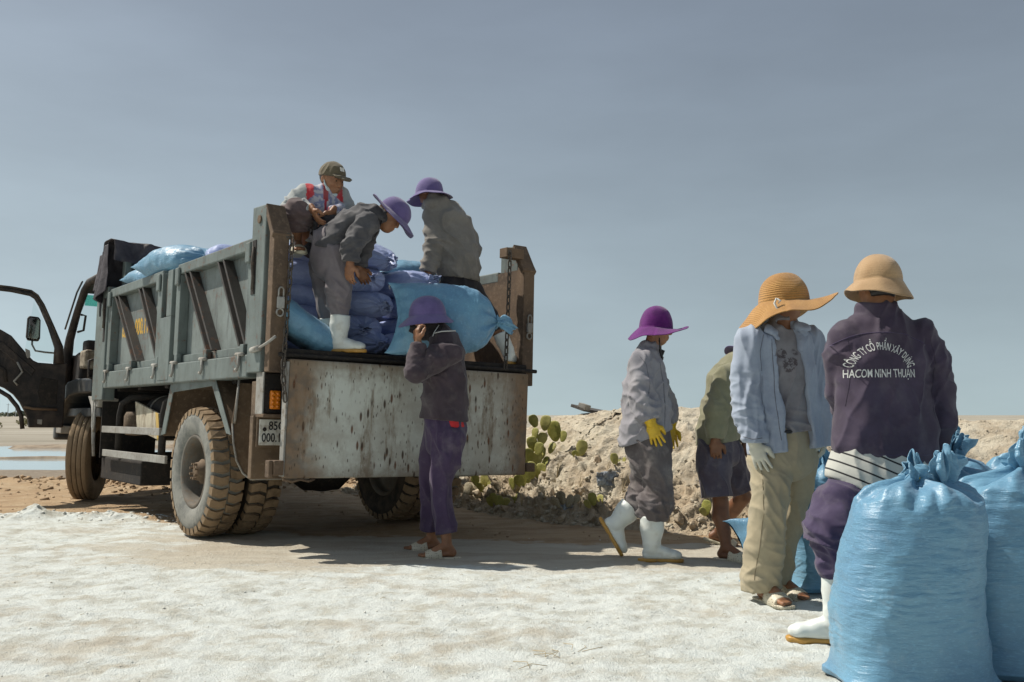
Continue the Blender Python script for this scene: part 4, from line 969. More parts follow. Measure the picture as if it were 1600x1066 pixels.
def standing_sack(seed, H=0.70, W=0.27, D=0.22, nu=150, nv=150, flare=0.10, lean=0.0, twist=0.0):
    """upright full sack: flat base with splayed corners, pleated shoulders"""
    rg_ = np.random.default_rng(seed)
    s = np.linspace(0, 1, nu); th = np.linspace(0, 2 * np.pi, nv, endpoint=False)
    # height and radius along the profile
    z = np.interp(s, [0, 0.04, 0.12, 0.80, 0.88, 0.93, 0.97, 1.0], [0, 0.004, 0.05, 0.86, 0.945, 0.985, 1.0, 1.02]) * H
    k = np.interp(s, [0, 0.04, 0.10, 0.2, 0.45, 0.65, 0.78, 0.85, 0.90, 0.94, 0.97, 1.0], [0.0, 0.92, 1.04, 1.0, 1.0, 0.97, 0.92, 0.84, 0.66, 0.42, 0.22, 0.10])
    z = np.convolve(np.pad(z, 3, 'edge'), np.ones(7) / 7, 'valid'); z[0] = 0
    ex = np.interp(s, [0, 0.12, 0.5, 0.85, 1.0], [4.5, 3.4, 2.6, 2.4, 2.0])[:, None]
    c, sn = np.cos(th)[None], np.sin(th)[None]
    rr = (np.abs(c) ** ex + np.abs(sn) ** ex) ** (-1 / ex)
    # splayed base corners
    corner = np.exp(-((np.abs(c) - 0.83) / 0.16) ** 2)
    fl = 1 + flare * 2.6 * corner * np.exp(-(s[:, None] / 0.10) ** 2)
    X = W * k[:, None] * rr * c * fl; Y = D * k[:, None] * rr * sn * fl; Z = np.repeat(z[:, None], nv, 1)
    P = np.stack([X, Y, Z], -1)
    # bulge, sag and lean
    P[..., 0] += lean * Z ** 1.5 + 0.012 * np.sin(Z * 7 + seed) ; P[..., 1] += 0.010 * np.cos(Z * 6 + seed * 2)
    q = P.reshape(-1, 3)
    nrm = np.stack([c * np.ones_like(X), sn * np.ones_like(X), 0 * X], -1).reshape(-1, 3)
    zz = q[:, 2] / H
    d = 0.016 * fbm(q * 5 + seed, 3)
    # horizontal creases of settled salt
    cr = 1 - 2 * np.abs(pn(q * np.array([5, 5, 34]) + np.stack([0 * zz, 0 * zz, 1.2 * pn(q * 7 + 3)], 1) * 2 + seed))
    cr2 = 1 - 2 * np.abs(pn(q * np.array([11, 11, 70]) + 2.0 * pn(q * 10 + 9)[:, None] + seed * 3))
    d += (0.0038 * cr + 0.0019 * cr2) * sstep(0.03, 0.2, zz) * (0.35 + 1.3 * sstep(-0.1, 0.3, pn(q * 4 + 31 + seed)))
    # radial pleats up at the shoulder
    pl = sstep(0.84, 0.97, zz); T2 = np.repeat(th[None], nu, 0).ravel()
    d += pl * (0.012 * np.abs(np.sin(T2 * 8 + 2.4 * pn(q * 6 + 5) + seed)) + 0.007 * np.sin(T2 * 17 + seed * 2 + 3 * pn(q * 9)) - 0.006)
    q = q + nrm * d[:, None]
    q[:, 2] += pl * 0.018 * np.sin(T2 * 6 + seed) + pl * 0.02 * pn(q * 11 + seed)
    return q, grid_faces(nu, nv)
def neck_tuft(seed, h=0.15, spread=0.07, nu=44, nv=90):
    """gathered neck and the folded leaf of spare cloth above the tie"""
    s = np.linspace(0, 1, nu)[:, None]; th = np.linspace(0, 2 * np.pi, nv, endpoint=False)[None]
    rg_ = np.random.default_rng(seed)
    a0 = rg_.uniform(0, np.pi)
    r = np.interp(s[:, 0], [0, 0.10, 0.18, 0.30, 0.55, 0.8, 1.0], [0.045, 0.027, 0.024, 0.038, 0.86 * spread, spread, 0.86 * spread])[:, None]
    wv = np.interp(s[:, 0], [0, 0.15, 0.4, 1.0], [0.2, 0.35, 0.30, 0.36])[:, None]
    fold = 1 + wv * np.sin(th * 5 + seed + 2 * s) + 0.6 * wv * np.sin(th * 9 + seed * 2 - 3 * s) + 0.35 * wv * np.sin(th * 14 + 5 * s)
    fl = 1 - 0.62 * np.interp(s[:, 0], [0.2, 0.7, 1], [0, 1, 1.0])[:, None] * np.abs(np.sin(th - a0)) ** 1.2    # flattened into a leaf
    X = r * fold * np.cos(th) * fl; Y = r * fold * np.sin(th) * fl
    Z = s * h + 0.022 * np.sin(th * 2 + seed) * s + 0.024 * s * np.cos(th - a0 + 1) + 0.010 * s * np.sin(th * 7 + seed)
    lean = rg_.uniform(-0.25, 0.25, 2)
    q = np.stack([X + lean[0] * Z * s, Y + lean[1] * Z * s, Z], -1).reshape(-1, 3)
    q += 0.010 * np.stack([pn(q * 18 + 1 + seed), pn(q * 18 + 21 + seed), 0.5 * pn(q * 18 + 41)], 1) * np.repeat(s, nv, 1).reshape(-1, 1)
    return q, grid_faces(nu, nv)
def add_standing(name, label, x, y, rz, seed, H=0.70, W=0.27, D=0.22, lean=0.0, tuft=0.15, spread=0.075, mat=None, group='tied blue sacks standing at the right', hi=True):
    mat = mat or SACKM
    q, f = standing_sack(seed, H, W, D, 190 if hi else 90, 200 if hi else 90, lean=lean)
    e = obj(name, mesh_from('sack_body', q, f, mat), None, (x, y, gz(x, y) + 0.002), (0, 0, rz))
    tag(e, label, 'sack', group)
    q, f = neck_tuft(seed + 3, tuft, spread)
    tu = obj('tied_neck', mesh_from('tied_neck', q, f, mat), e, (lean * H ** 1.5 + 0.012 * math.sin(H * 7 + seed), 0.01 * math.cos(H * 6 + seed * 2), H * 0.985))
    sm = tu.modifiers.new('thick', 'SOLIDIFY'); sm.thickness = 0.003
    m_ = MB(); a = np.linspace(0, 6.28, 19)[:-1]
    m_.tube([(0.028 * math.cos(k), 0.028 * math.sin(k), 0.024 + 0.002 * math.sin(3 * k)) for k in a], 0.0045, 6, closed=True)
    m_.build('tie', STRINGM if seed % 3 == 0 else mat, tu, 0, True)
    return e
add_standing('sack', 'big blue sack standing nearest the camera, with two upright cloth ears at its tied neck', 1.437, 3.53, 0.06, 3, 0.715, 0.250, 0.20, lean=0.035, tuft=0.078, spread=0.066)
# the second ear of the nearest sack's neck
sk0 = bpy.data.objects['sack']
q, f = neck_tuft(11, 0.122, 0.085); tu = obj('tied_neck', mesh_from('tied_neck', q, f, SACKM), sk0, (0.128, -0.02, 0.685)); tu.modifiers.new('thick', 'SOLIDIFY').thickness = 0.003
add_standing('sack', 'blue sack cut by the right edge of the photo, just behind the nearest sack', 1.965, 3.72, -0.15, 8, 0.735, 0.295, 0.22, tuft=0.125, spread=0.085)
add_standing('sack', 'blue sack with a yellow tie string, its neck showing between the two front sacks', 1.96, 4.33, 0.3, 12, 0.70, 0.25, 0.20, tuft=0.14, spread=0.08)
add_standing('sack', 'blue sack at the far right edge behind the cut off sack, broad rounded top', 2.52, 4.42, 0.1, 17, 0.76, 0.25, 0.22, tuft=0.13, spread=0.08)
add_standing('sack', 'blue sack in the back row right of the man in the printed jacket', 2.30, 5.05, 0.5, 23, 0.72, 0.25, 0.2, tuft=0.16, spread=0.08, hi=False)
add_standing('sack', 'rearmost blue sack in the back row at the right edge', 2.86, 5.35, 0.2, 29, 0.74, 0.25, 0.2, tuft=0.15, spread=0.08, hi=False)
add_standing('sack', 'tall narrow blue sack standing between the straw hat man and the printed jacket', 1.74, 5.38, 0.25, 14, 0.655, 0.225, 0.17, tuft=0.115, spread=0.055)

def lying_sack(seed, L=0.74, W=0.25, T=0.125, end0='seam', end1='tie', nu=80, nv=72, droop=0.0, ears=0.05, bend=0.0):
    """lying sack: axis x from end0 to end1, width along y, thickness along z, centre at the origin"""
    s = np.linspace(0, 1, nu); th = np.linspace(0, 2 * np.pi, nv, endpoint=False)
    def endk(e):   # (width factor, thickness factor) against the distance from the end
        x = [0, 0.02, 0.05, 0.1, 0.18, 0.28, 0.5]
        if e == 'seam': return x, [0.98, 0.985, 0.98, 0.975, 0.98, 1.0, 1.0], [0.02, 0.14, 0.36, 0.62, 0.86, 0.97, 1.0]
        return [0, 0.02, 0.05, 0.11, 0.20, 0.34, 0.5], [0.10, 0.14, 0.33, 0.62, 0.84, 0.97, 1.0], [0.16, 0.20, 0.40, 0.68, 0.88, 0.98, 1.0]
    x0, a0, b0 = endk(end0); x1, a1, b1 = endk(end1)
    a = np.where(s < 0.5, np.interp(s, x0, a0), np.interp(1 - s, x1, a1)); b = np.where(s < 0.5, np.interp(s, x0, b0), np.interp(1 - s, x1, b1))
    c, sn = np.cos(th)[None], np.sin(th)[None]
    ex = 2.35
    rr = (np.abs(c) ** ex + np.abs(sn) ** ex) ** (-1 / ex)
    Y = W * a[:, None] * rr * c; Z = T * b[:, None] * rr * sn
    X = np.repeat(((s - 0.5) * L)[:, None], nv, 1)
    for e, sg in ((end0, -1), (end1, 1)):
        if e == 'seam':
            dist = (s if sg < 0 else 1 - s)[:, None]
            X += sg * ears * np.exp(-(dist / 0.10) ** 2) * (np.abs(c) ** 3) * 1.0
            X -= sg * 0.03 * np.exp(-(dist / 0.12) ** 2) * (1 - np.abs(c)) 
    q = np.stack([X, Y, Z], -1).reshape(-1, 3)
    nr = np.stack([0 * X, c * np.ones_like(X), sn * np.ones_like(X)], -1).reshape(-1, 3)
    T2 = np.repeat(th[None], nu, 0).ravel(); S2 = np.repeat(s[:, None], nv, 1).ravel()
    d = 0.020 * fbm(q * 5.5 + seed * 3, 3) + 0.004 * (1 - 2 * np.abs(pn(q * np.array([40, 9, 9]) + seed)))
    for e, u in ((end0, S2), (end1, 1 - S2)):
        m = np.exp(-((u - 0.07) / 0.08) ** 2)
        if e == 'tie': d += m * (0.013 * np.sin(T2 * 9 + seed + 2 * pn(q * 8)) + 0.006 * np.sin(T2 * 19 + seed))
        else: d += m * 0.006 * np.sin(q[:, 1] * 70 + seed)
    q = q + nr * d[:, None]
    q[:, 2] += -droop * np.abs(q[:, 0] / (L / 2)) ** 2 + bend * q[:, 0]
    q[:, 2] += 0.012 * np.sin(q[:, 0] * 9 + seed)
    return q, grid_faces(nu, nv)
def sack_object(name, label, M, seed, mat, group, end0='seam', end1='tie', tuft=0.09, spread=0.05, threads=False, **k):
    q, f = lying_sack(seed, end0=end0, end1=end1, **k); L = k.get('L', 0.74)
    e = obj(name, mesh_from('sack_body', q, f, mat)); e.matrix_world = M
    tag(e, label, 'sack', group)
    for en, sg in ((end0, -1), (end1, 1)):
        if en == 'tie':
            q, f = neck_tuft(seed + 5, tuft, spread, 22, 48)
            dz = -k.get('droop', 0)
            tu = obj('tied_neck', mesh_from('tied_neck', q, f, mat), e, (sg * (L / 2 - 0.012), 0, dz + sg * k.get('bend', 0) * L / 2), (0, sg * (math.pi / 2 + 0.25 * math.sin(seed)), 0.7 * seed)); tu.rotation_mode = 'ZYX'
            tu.modifiers.new('thick', 'SOLIDIFY').thickness = 0.003
        elif threads:
            m_ = MB(); W = k.get('W', 0.25); y0 = W * 0.95
            m_.tube([(sg * (L / 2 + 0.02), y0, 0), (sg * (L / 2 + 0.045), y0 * 0.97, -0.03), (sg * (L / 2 + 0.04), y0 * 0.95, -0.10)], 0.004, 5)
            m_.build('thread', THREADM, e, 0, True)
    return e
def frame(o, x, z):
    """matrix with local x along x and local z near z"""
    x = Vector(x).normalized(); z = Vector(z); z = (z - x * z.dot(x)).normalized(); y = z.cross(x)
    return Matrix(((x.x, y.x, z.x, o[0]), (x.y, y.y, z.y, o[1]), (x.z, y.z, z.z, o[2]), (0, 0, 0, 1)))
def tdir(u, w, z): return (TM.to_3x3() @ Vector((u, -w, z)))
def bed_sack(label, u, w, z, du, dw, seed, mat=None, tilt=None, roll=(0, 0), grp='sacks stacked in the truck bed', **k):
    j = random.Random(seed * 13)
    if tilt is None: tilt = j.uniform(-0.10, 0.10)
    M = frame(TW(u + j.uniform(-.07, .07), w + j.uniform(-.06, .06), z + j.uniform(-.015, .015)), tdir(du, dw, tilt), tdir(roll[0] + j.uniform(-.2, .2), roll[1], 1))
    return sack_object('sack', label, M, seed, mat or SACK_SHADE, grp, **k)
FL = 0.168
stack = [  # label, u, w, z, du, dw
    ('bottom sack of the stack at the left bed wall, behind the leaning sack', 0.80, 0.60, FL + 0.11, 0.1, 1, 1, dict()),
    ('second sack from the bottom at the left bed wall', 0.78, 0.61, FL + 0.29, -0.1, 1, 2, dict(threads=True, end0='seam', end1='seam')),
    ('third sack from the bottom at the left bed wall, with a hanging thread', 0.82, 0.63, FL + 0.47, 0.08, 1, 3, dict(threads=True, end0='tie', end1='seam')),
    ('fourth sack up at the left bed wall, its frayed end towards the post', 0.80, 0.61, FL + 0.64, -0.05, 1, 4, dict(threads=True, end0='seam', end1='tie')),
    ('top sack at the left bed wall under the squatting man', 0.80, 0.66, FL + 0.80, 0.05, 1, 5, dict(end0='tie', end1='tie')),
    ('bottom sack of the middle column, gathered end facing out behind the bending man', 0.66, 1.0, FL + 0.110, 1, -0.15, 60, dict(end0='tie', end1='seam', L=0.70)),
    ('second sack of the middle column, gathered end facing out behind the bending man', 0.6900000000000001, 1.06, FL + 0.288, 1, 0.2, 61, dict(end0='tie', end1='seam', L=0.70)),
    ('third sack of the middle column, gathered end facing out behind the bending man', 0.66, 1.03, FL + 0.466, 1, -0.1, 62, dict(end0='tie', end1='seam', L=0.70)),
    ('fourth sack of the middle column, gathered end facing out behind the bending man', 0.6900000000000001, 1.0, FL + 0.644, 1, 0.12, 63, dict(end0='tie', end1='seam', L=0.70)),
    ('top sack of the middle column, gathered end facing out behind the bending man', 0.66, 1.06, FL + 0.822, 1, -0.2, 64, dict(end0='tie', end1='seam', L=0.70)),
    ('bottom sack of the right column, gathered end facing out beside the shouldered sack', 0.62, 1.45, FL + 0.110, 1, 0.15, 66, dict(end0='tie', end1='seam', L=0.70)),
    ('second sack of the right column, gathered end facing out beside the shouldered sack', 0.66, 1.51, FL + 0.288, 1, -0.2, 67, dict(end0='tie', end1='seam', L=0.70)),
    ('third sack of the right column, gathered end facing out beside the shouldered sack', 0.62, 1.48, FL + 0.466, 1, 0.1, 68, dict(end0='tie', end1='seam', L=0.70)),
    ('fourth sack of the right column, gathered end facing out beside the shouldered sack', 0.66, 1.45, FL + 0.644, 1, -0.12, 69, dict(end0='tie', end1='seam', L=0.70)),
    ('brighter blue top sack of the right column, at the grey jacket man\'s hand', 0.95, 1.60, FL + 0.80, 0.15, 1, 14, dict(mat=SACKM, end0='seam', end1='tie')),
    ('sack in the second row, left side under the squatting man', 1.15, 0.66, FL + 0.78, 0.05, 1, 15, dict()),
    ('sack in the second row on top, in the middle of the bed', 1.45, 1.25, FL + 0.66, 0.1, 1, 16, dict()),
    ('sack in the second row on top, near the right bed wall', 1.45, 1.85, FL + 0.52, -0.1, 1, 17, dict()),
]
for lb, u, w, z, du, dw, sd, kw in stack:
    kw = dict(kw); bed_sack(lb, u, w, z, du, dw, sd, **dict(dict(L=0.78, W=0.215, T=0.108, nu=80, nv=72, droop=0.03, tuft=0.075, spread=0.045), **kw))
# a deeper stack that carries the top rows
for i, (u, w) in enumerate([(1.9, 0.70), (1.9, 1.62), (2.6, 0.70), (2.6, 1.62), (3.3, 0.70), (3.3, 1.62), (3.80, 0.72), (3.80, 1.62)]):
    lbs = ['sack behind the squatting man', 'sack behind the grey jacket man', 'sack half way forward on the left', 'sack half way forward on the right',
           'sack near the front of the bed, left', 'sack near the front of the bed, right', 'foremost sack at the headboard, left', 'foremost sack at the headboard, right']
    for k in range(4 if u > 2.2 else 4):
        if k == 3: lb = lbs[i] + ', top of its pile'
        else: lb = lbs[i] + [', bottom of its pile', ', second from the bottom of its pile', ', second from the top of its pile'][k]
        bed_sack(lb, u + 0.02 * k, w, FL + 0.12 + 0.20 * k, 0.1 * (-1) ** k, 1, 40 + i * 4 + k, grp='sacks deep in the truck bed', L=0.82, W=0.30, T=0.13, nu=24, nv=24, tuft=0.05)
# sacks along the top of the left side
bed_sack('large bright blue sack lying on top of the load near the middle post', 2.55, 0.30, 1.10, -1, 0.12, 71, SACKM, 0.02, grp='sacks lying on top of the load', L=0.95, W=0.27, T=0.15, end0='seam', end1='tie')
bed_sack('small dull blue sack bulging over the side rail, nearest the rear on top', 1.95, 0.42, 1.02, 1, 0.3, 72, SACK_SHADE, 0.0, grp='sacks lying on top of the load', L=0.7, W=0.25, T=0.13)
bed_sack('pale blue sack on top of the load left of the large one', 3.42, 0.32, 1.04, -1, 0.1, 73, SACKM, 0.0, grp='sacks lying on top of the load', L=0.75, W=0.24, T=0.11, end0='seam', end1='tie')
bed_sack('foremost pale blue sack on top of the load by the black tarpaulin', 3.95, 0.30, 0.99, -1, 0.05, 74, SACKM, 0.0, grp='sacks lying on top of the load', L=0.6, W=0.22, T=0.10, end0='seam', end1='tie')
# the sack leaning in the corner by the left post
sack_object('sack', 'bright blue sack leaning in the corner of the bed by the left post', frame(TW(0.24, 0.37, FL + 0.175), tdir(0.05, 1, -0.62), tdir(-0.25, 0.5, 1)), 81, SACKM, 'sacks stacked in the truck bed', L=0.72, W=0.21, T=0.12, end0='seam', end1='seam')

# sack lying behind the straw hat man
sack_object('sack', 'blue sack lying on the ground behind the straw hat man, one pointed corner showing left', frame((1.61, 5.72, 0.185), (1, 0.12, 0.05), (0, -1, 0.40)), 91, SACKM, 'sacks on the ground behind the workers', L=0.58, W=0.19, T=0.14, end0='seam', end1='tie', ears=0.06, nu=90, nv=90)
sack_object('sack', 'small blue sack lying gathered end forward behind the straw hat man', frame((1.83, 6.05, 0.16), (-0.15, -1, -0.06), (0, 0, 1)), 93, SACKM, 'sacks on the ground behind the workers', L=0.6, W=0.22, T=0.15, end0='seam', end1='tie', nu=80, nv=80)

# black tarpaulin bunched over the headboard
t = NT('black_tarpaulin'); n1 = t.noise(6, 5, 0.6)
TARPM = t.set(col=t.mix(t.rng(n1, 0.35, 0.68), (0.030, 0.026, 0.032), (0.062, 0.052, 0.058)), rough=0.62, nrm=t.bump(n1, 0.6, 0.03), spec=0.4)
nu, nv = 120, 150
uu = np.linspace(0, 1, nu); vv = np.linspace(0, 1, nv)
U_, V_ = np.meshgrid(uu, vv, indexing='ij')
# across the bed (U: w), over the board (V: from the hanging rear edge up over the top and down the front)
wq = -0.02 + U_ * 2.38
arc = np.interp(V_, [0, 0.45, 0.52, 0.60, 1.0], [0, 1, 2, 3, 4])
edge = 0.86 + 0.13 * np.sin(U_ * 11) + 0.42 * np.clip((0.30 - U_) * 3.2, 0, 1)
zq = np.where(V_ < 0.45, 1.47 - (1 - V_ / 0.45) * (1.47 - edge) , np.where(V_ < 0.6, 1.485 + 0.012 * np.sin((V_ - 0.45) / 0.15 * np.pi), 1.48 - (V_ - 0.6) / 0.4 * 0.75))
uq = np.where(V_ < 0.45, 4.06 - 0.05 * (1 - V_ / 0.45), np.where(V_ < 0.6, 4.06 + (V_ - 0.45) / 0.15 * 0.17, 4.23 + 0.06 * (V_ - 0.6) / 0.4))
P3 = np.stack([uq.ravel(), wq.ravel(), zq.ravel()], 1)
fold = fbm(np.stack([wq.ravel() * 4.5 + 1.3 * zq.ravel(), zq.ravel() * 1.6, V_.ravel() * 0.5], 1), 3)
rid = 1 - 2 * np.abs(pn(np.stack([wq.ravel() * 7 - 3.0 * zq.ravel(), zq.ravel() * 2.0, 0 * zq.ravel() + 4], 1)))
amp = np.where(V_.ravel() < 0.45, 1.0, 0.45)
P3[:, 0] += amp * np.where(V_.ravel() < 0.5, -1, 1) * (0.06 + 0.09 * fold + 0.07 * rid)
P3[:, 2] += 0.02 * fold - 0.035 * np.sin(np.pi * U_.ravel()) ** 2 * (V_.ravel() < 0.62)
loc = np.stack([P3[:, 0], -P3[:, 1], P3[:, 2]], 1)
tarp = obj('tarpaulin', mesh_from('tarpaulin', loc, grid_faces(nu, nv, False), TARPM)); tarp.matrix_world = TM
tarp.modifiers.new('thick', 'SOLIDIFY').thickness = 0.006
tag(tarp, 'black tarpaulin bunched over the headboard at the front of the truck bed', 'tarpaulin')
# its left flank hangs down in front of the bed post
nu, nv = 40, 50
U_, V_ = np.meshgrid(np.linspace(0, 1, nu), np.linspace(0, 1, nv), indexing='ij')
uq = 4.10 + U_ * 0.62; zq = 1.475 - 0.05 * U_ - V_ * (0.50 + 0.10 * np.sin(U_ * 5)); wq = -0.03 - 0.03 * V_ + 0.10 * U_ + 0.035 * np.sin(U_ * 16 + 2 * V_) * (0.3 + V_) + 0.03 * fbm(np.stack([uq.ravel() * 4, zq.ravel() * 2, 0 * uq.ravel()], 1), 3).reshape(uq.shape)
fl_ = obj('hanging_flank', mesh_from('hanging_flank', np.stack([uq.ravel(), -wq.ravel(), zq.ravel()], 1), grid_faces(nu, nv, False), TARPM), tarp); fl_.modifiers.new('thick', 'SOLIDIFY').thickness = 0.006
# ------------------------------------------------------------------ implicit bodies: tapered elliptical limbs blended and meshed
class Blob:
    def __init__(s, h=0.008, kf=0.3): s.items = []; s.h = h; s.kf = kf
    def limb(s, nodes, k=0.02, cap0=False, cap1=False, op='add', n0=None, n1=None):
        """nodes: (P, r) or (P, rx, ry, axis of rx); cap: cut flat at that end"""
        N = []
        for nd in nodes:
            P = np.asarray(nd[0], float)
            if len(nd) == 2: N.append((P, float(nd[1]), float(nd[1]), np.array([1.0, 0, 0])))
            else: N.append((P, float(nd[1]), float(nd[2]), np.asarray(nd[3], float)))
        s.items.append(('limb', N, k * s.kf, cap0, cap1, op, n0, n1)); return s
    def ell(s, c, r, axes=None, k=0.015, op='add'):
        A = np.eye(3) if axes is None else np.array([np.asarray(a, float) / np.linalg.norm(a) for a in axes])
        s.items.append(('ell', np.asarray(c, float), np.asarray(r, float) * np.ones(3), A, k, op)); return s
    def cut(s, p, n, k=0.004):
        """remove everything on the side of the plane that n points to"""
        s.items.append(('cut', np.asarray(p, float), np.asarray(n, float) / np.linalg.norm(n), k)); return s
    def wedge(s, planes, box, k=0.004):
        """remove the region where every plane (p, n) has (x-p).n < 0, inside a box"""
        s.items.append(('wedge', planes, box, k)); return s
    def bounds(s):
        lo = np.full(3, 1e9); hi = np.full(3, -1e9)
        for it in s.items:
            if it[0] == 'limb' and it[5] == 'add':
                for P, rx, ry, _ in it[1]:
                    r = max(rx, ry) + 0.02; lo = np.minimum(lo, P - r); hi = np.maximum(hi, P + r)
            if it[0] == 'ell' and it[5] == 'add':
                r = it[2].max() + 0.02; lo = np.minimum(lo, it[1] - r); hi = np.maximum(hi, it[1] + r)
        return lo, hi
    def field(s):
        h = s.h; lo, hi = s.bounds(); n = np.ceil((hi - lo) / h).astype(int) + 2
        D = np.ones(n, np.float32)
        gx_ = [lo[i] + h * np.arange(n[i]) for i in range(3)]
        def win(a, b):
            i0 = np.clip(np.floor((a - lo) / h).astype(int), 0, n); i1 = np.clip(np.ceil((b - lo) / h).astype(int) + 1, 0, n)
            sl = tuple(slice(i0[i], i1[i]) for i in range(3))
            G = np.meshgrid(*[gx_[i][sl[i]] for i in range(3)], indexing='ij'); return sl, G
        def blend(sl, d, k, op):
            A = D[sl]
            if op == 'add':
                m = np.clip(0.5 + 0.5 * (A - d) / k, 0, 1); D[sl] = A * (1 - m) + d * m - k * m * (1 - m)
            else:
                e = -d; m = np.clip(0.5 - 0.5 * (A - e) / k, 0, 1); D[sl] = A * (1 - m) + e * m + k * m * (1 - m)
        for it in s.items:
            if it[0] == 'limb':
                _, N, k, c0, c1, op, n0, n1 = it
                acc = None
                a = np.min([P - max(rx, ry) for P, rx, ry, _ in N], 0) - 0.06; b = np.max([P + max(rx, ry) for P, rx, ry, _ in N], 0) + 0.06
                sl, G = win(a, b)
                if G[0].size == 0: continue
                for q in range(len(N) - 1):
                    A, ax, ay, aa = N[q]; B, bx2, by2, ba = N[q + 1]
                    t = B - A; L2 = t @ t + 1e-12; T = t / math.sqrt(L2)
                    dx, dy, dz = G[0] - A[0], G[1] - A[1], G[2] - A[2]
                    u = (dx * t[0] + dy * t[1] + dz * t[2]) / L2; uc = np.clip(u, 0, 1)
                    ex, ey, ez = dx - uc * t[0], dy - uc * t[1], dz - uc * t[2]
                    rx = ax + (bx2 - ax) * uc; ry = ay + (by2 - ay) * uc
                    if abs(ax - ay) < 1e-6 and abs(bx2 - by2) < 1e-6:
                        d = np.sqrt(ex * ex + ey * ey + ez * ez) - rx
                    else:
                        wv = aa + ba; wv = wv - T * (wv @ T); wv = wv / (np.linalg.norm(wv) + 1e-9)
                        px_ = ex * wv[0] + ey * wv[1] + ez * wv[2]
                        r2 = ex * ex + ey * ey + ez * ez - px_ * px_
                        d = (np.sqrt((px_ / rx) ** 2 + np.maximum(r2, 0) / ry ** 2) - 1) * np.minimum(rx, ry)
                    acc = d if acc is None else np.minimum(acc, d) if k <= 0.001 else -np.log(np.exp(-np.clip(acc, -1, 1) / 0.005) + np.exp(-np.clip(d, -1, 1) / 0.005)) * 0.005
                if c0:
                    P = N[0][0]; nn = (N[0][0] - N[1][0]) if n0 is None else np.asarray(n0, float); nn = nn / np.linalg.norm(nn)
                    acc = np.maximum(acc, (G[0] - P[0]) * nn[0] + (G[1] - P[1]) * nn[1] + (G[2] - P[2]) * nn[2])
                if c1:
                    P = N[-1][0]; nn = (N[-1][0] - N[-2][0]) if n1 is None else np.asarray(n1, float); nn = nn / np.linalg.norm(nn)
                    acc = np.maximum(acc, (G[0] - P[0]) * nn[0] + (G[1] - P[1]) * nn[1] + (G[2] - P[2]) * nn[2])
                blend(sl, acc.astype(np.float32), max(k, 1e-4), op)
            elif it[0] == 'ell':
                _, c, r, A, k, op = it
                R_ = r.max(); sl, G = win(c - R_ - 0.05, c + R_ + 0.05)
                if G[0].size == 0: continue
                dx, dy, dz = G[0] - c[0], G[1] - c[1], G[2] - c[2]
                q = [(dx * A[i][0] + dy * A[i][1] + dz * A[i][2]) / r[i] for i in range(3)]
                d = (np.sqrt(q[0] ** 2 + q[1] ** 2 + q[2] ** 2) - 1) * r.min()
                blend(sl, d.astype(np.float32), k, op)
            elif it[0] == 'cut':
                _, p, nn, k = it
                G = np.meshgrid(*gx_, indexing='ij', sparse=True)
                d = (G[0] - p[0]) * nn[0] + (G[1] - p[1]) * nn[1] + (G[2] - p[2]) * nn[2]
                D[:] = np.maximum(D, d)
            elif it[0] == 'wedge':
                _, planes, box, k = it
                G = np.meshgrid(*gx_, indexing='ij', sparse=True)
                d = None
                for p, nn in planes:
                    nn = np.asarray(nn, float); nn = nn / np.linalg.norm(nn)
                    e = (G[0] - p[0]) * nn[0] + (G[1] - p[1]) * nn[1] + (G[2] - p[2]) * nn[2]
                    d = e if d is None else np.maximum(d, e)
                D[:] = np.maximum(D, -d)
        return D, lo
    def mesh(s, smooth=2):
        D, lo = s.field(); h = s.h
        n = np.array(D.shape)
        inside = D < 0
        c = np.zeros(n - 1, np.int8)
        for i in (0, 1):
            for j in (0, 1):
                for k in (0, 1):
                    c += inside[i:n[0] - 1 + i, j:n[1] - 1 + j, k:n[2] - 1 + k]
        act = (c > 0) & (c < 8)
        ci = np.argwhere(act); vid = np.full(n - 1, -1, np.int64); vid[act] = np.arange(len(ci))
        S = np.zeros((len(ci), 3)); W = np.zeros(len(ci))
        corners = [(i, j, k) for i in (0, 1) for j in (0, 1) for k in (0, 1)]
        val = {cn: D[ci[:, 0] + cn[0], ci[:, 1] + cn[1], ci[:, 2] + cn[2]] for cn in corners}
        for a in corners:
            for ax in range(3):
                if a[ax] == 0:
                    b = list(a); b[ax] = 1; b = tuple(b)
                    va, vb = val[a], val[b]; m = (va < 0) != (vb < 0)
                    tt_ = np.where(m, va / np.where(m, va - vb, 1), 0)
                    p = np.zeros((len(ci), 3)); p[:] = a; p[:, ax] = tt_
                    S += p * m[:, None]; W += m
        V = (ci + S / W[:, None]) * h + lo
        F = []
        for ax in range(3):
            sl0 = [slice(None)] * 3; sl1 = [slice(None)] * 3; sl0[ax] = slice(0, n[ax] - 1); sl1[ax] = slice(1, n[ax])
            e = inside[tuple(sl0)] != inside[tuple(sl1)]
            o1, o2 = [(1, 2), (2, 0), (0, 1)][ax]
            E = np.argwhere(e); E = E[(E[:, o1] > 0) & (E[:, o2] > 0) & (E[:, o1] < n[o1] - 1) & (E[:, o2] < n[o2] - 1)]
            def cell(d1, d2):
                q = E.copy(); q[:, o1] += d1; q[:, o2] += d2; return vid[q[:, 0], q[:, 1], q[:, 2]]
            quad = np.stack([cell(-1, -1), cell(0, -1), cell(0, 0), cell(-1, 0)], 1)
            flip = ~inside[E[:, 0], E[:, 1], E[:, 2]]
            quad[flip] = quad[flip][:, ::-1]
            F.append(quad)
        F = np.concatenate(F); F = F[(F >= 0).all(1)]
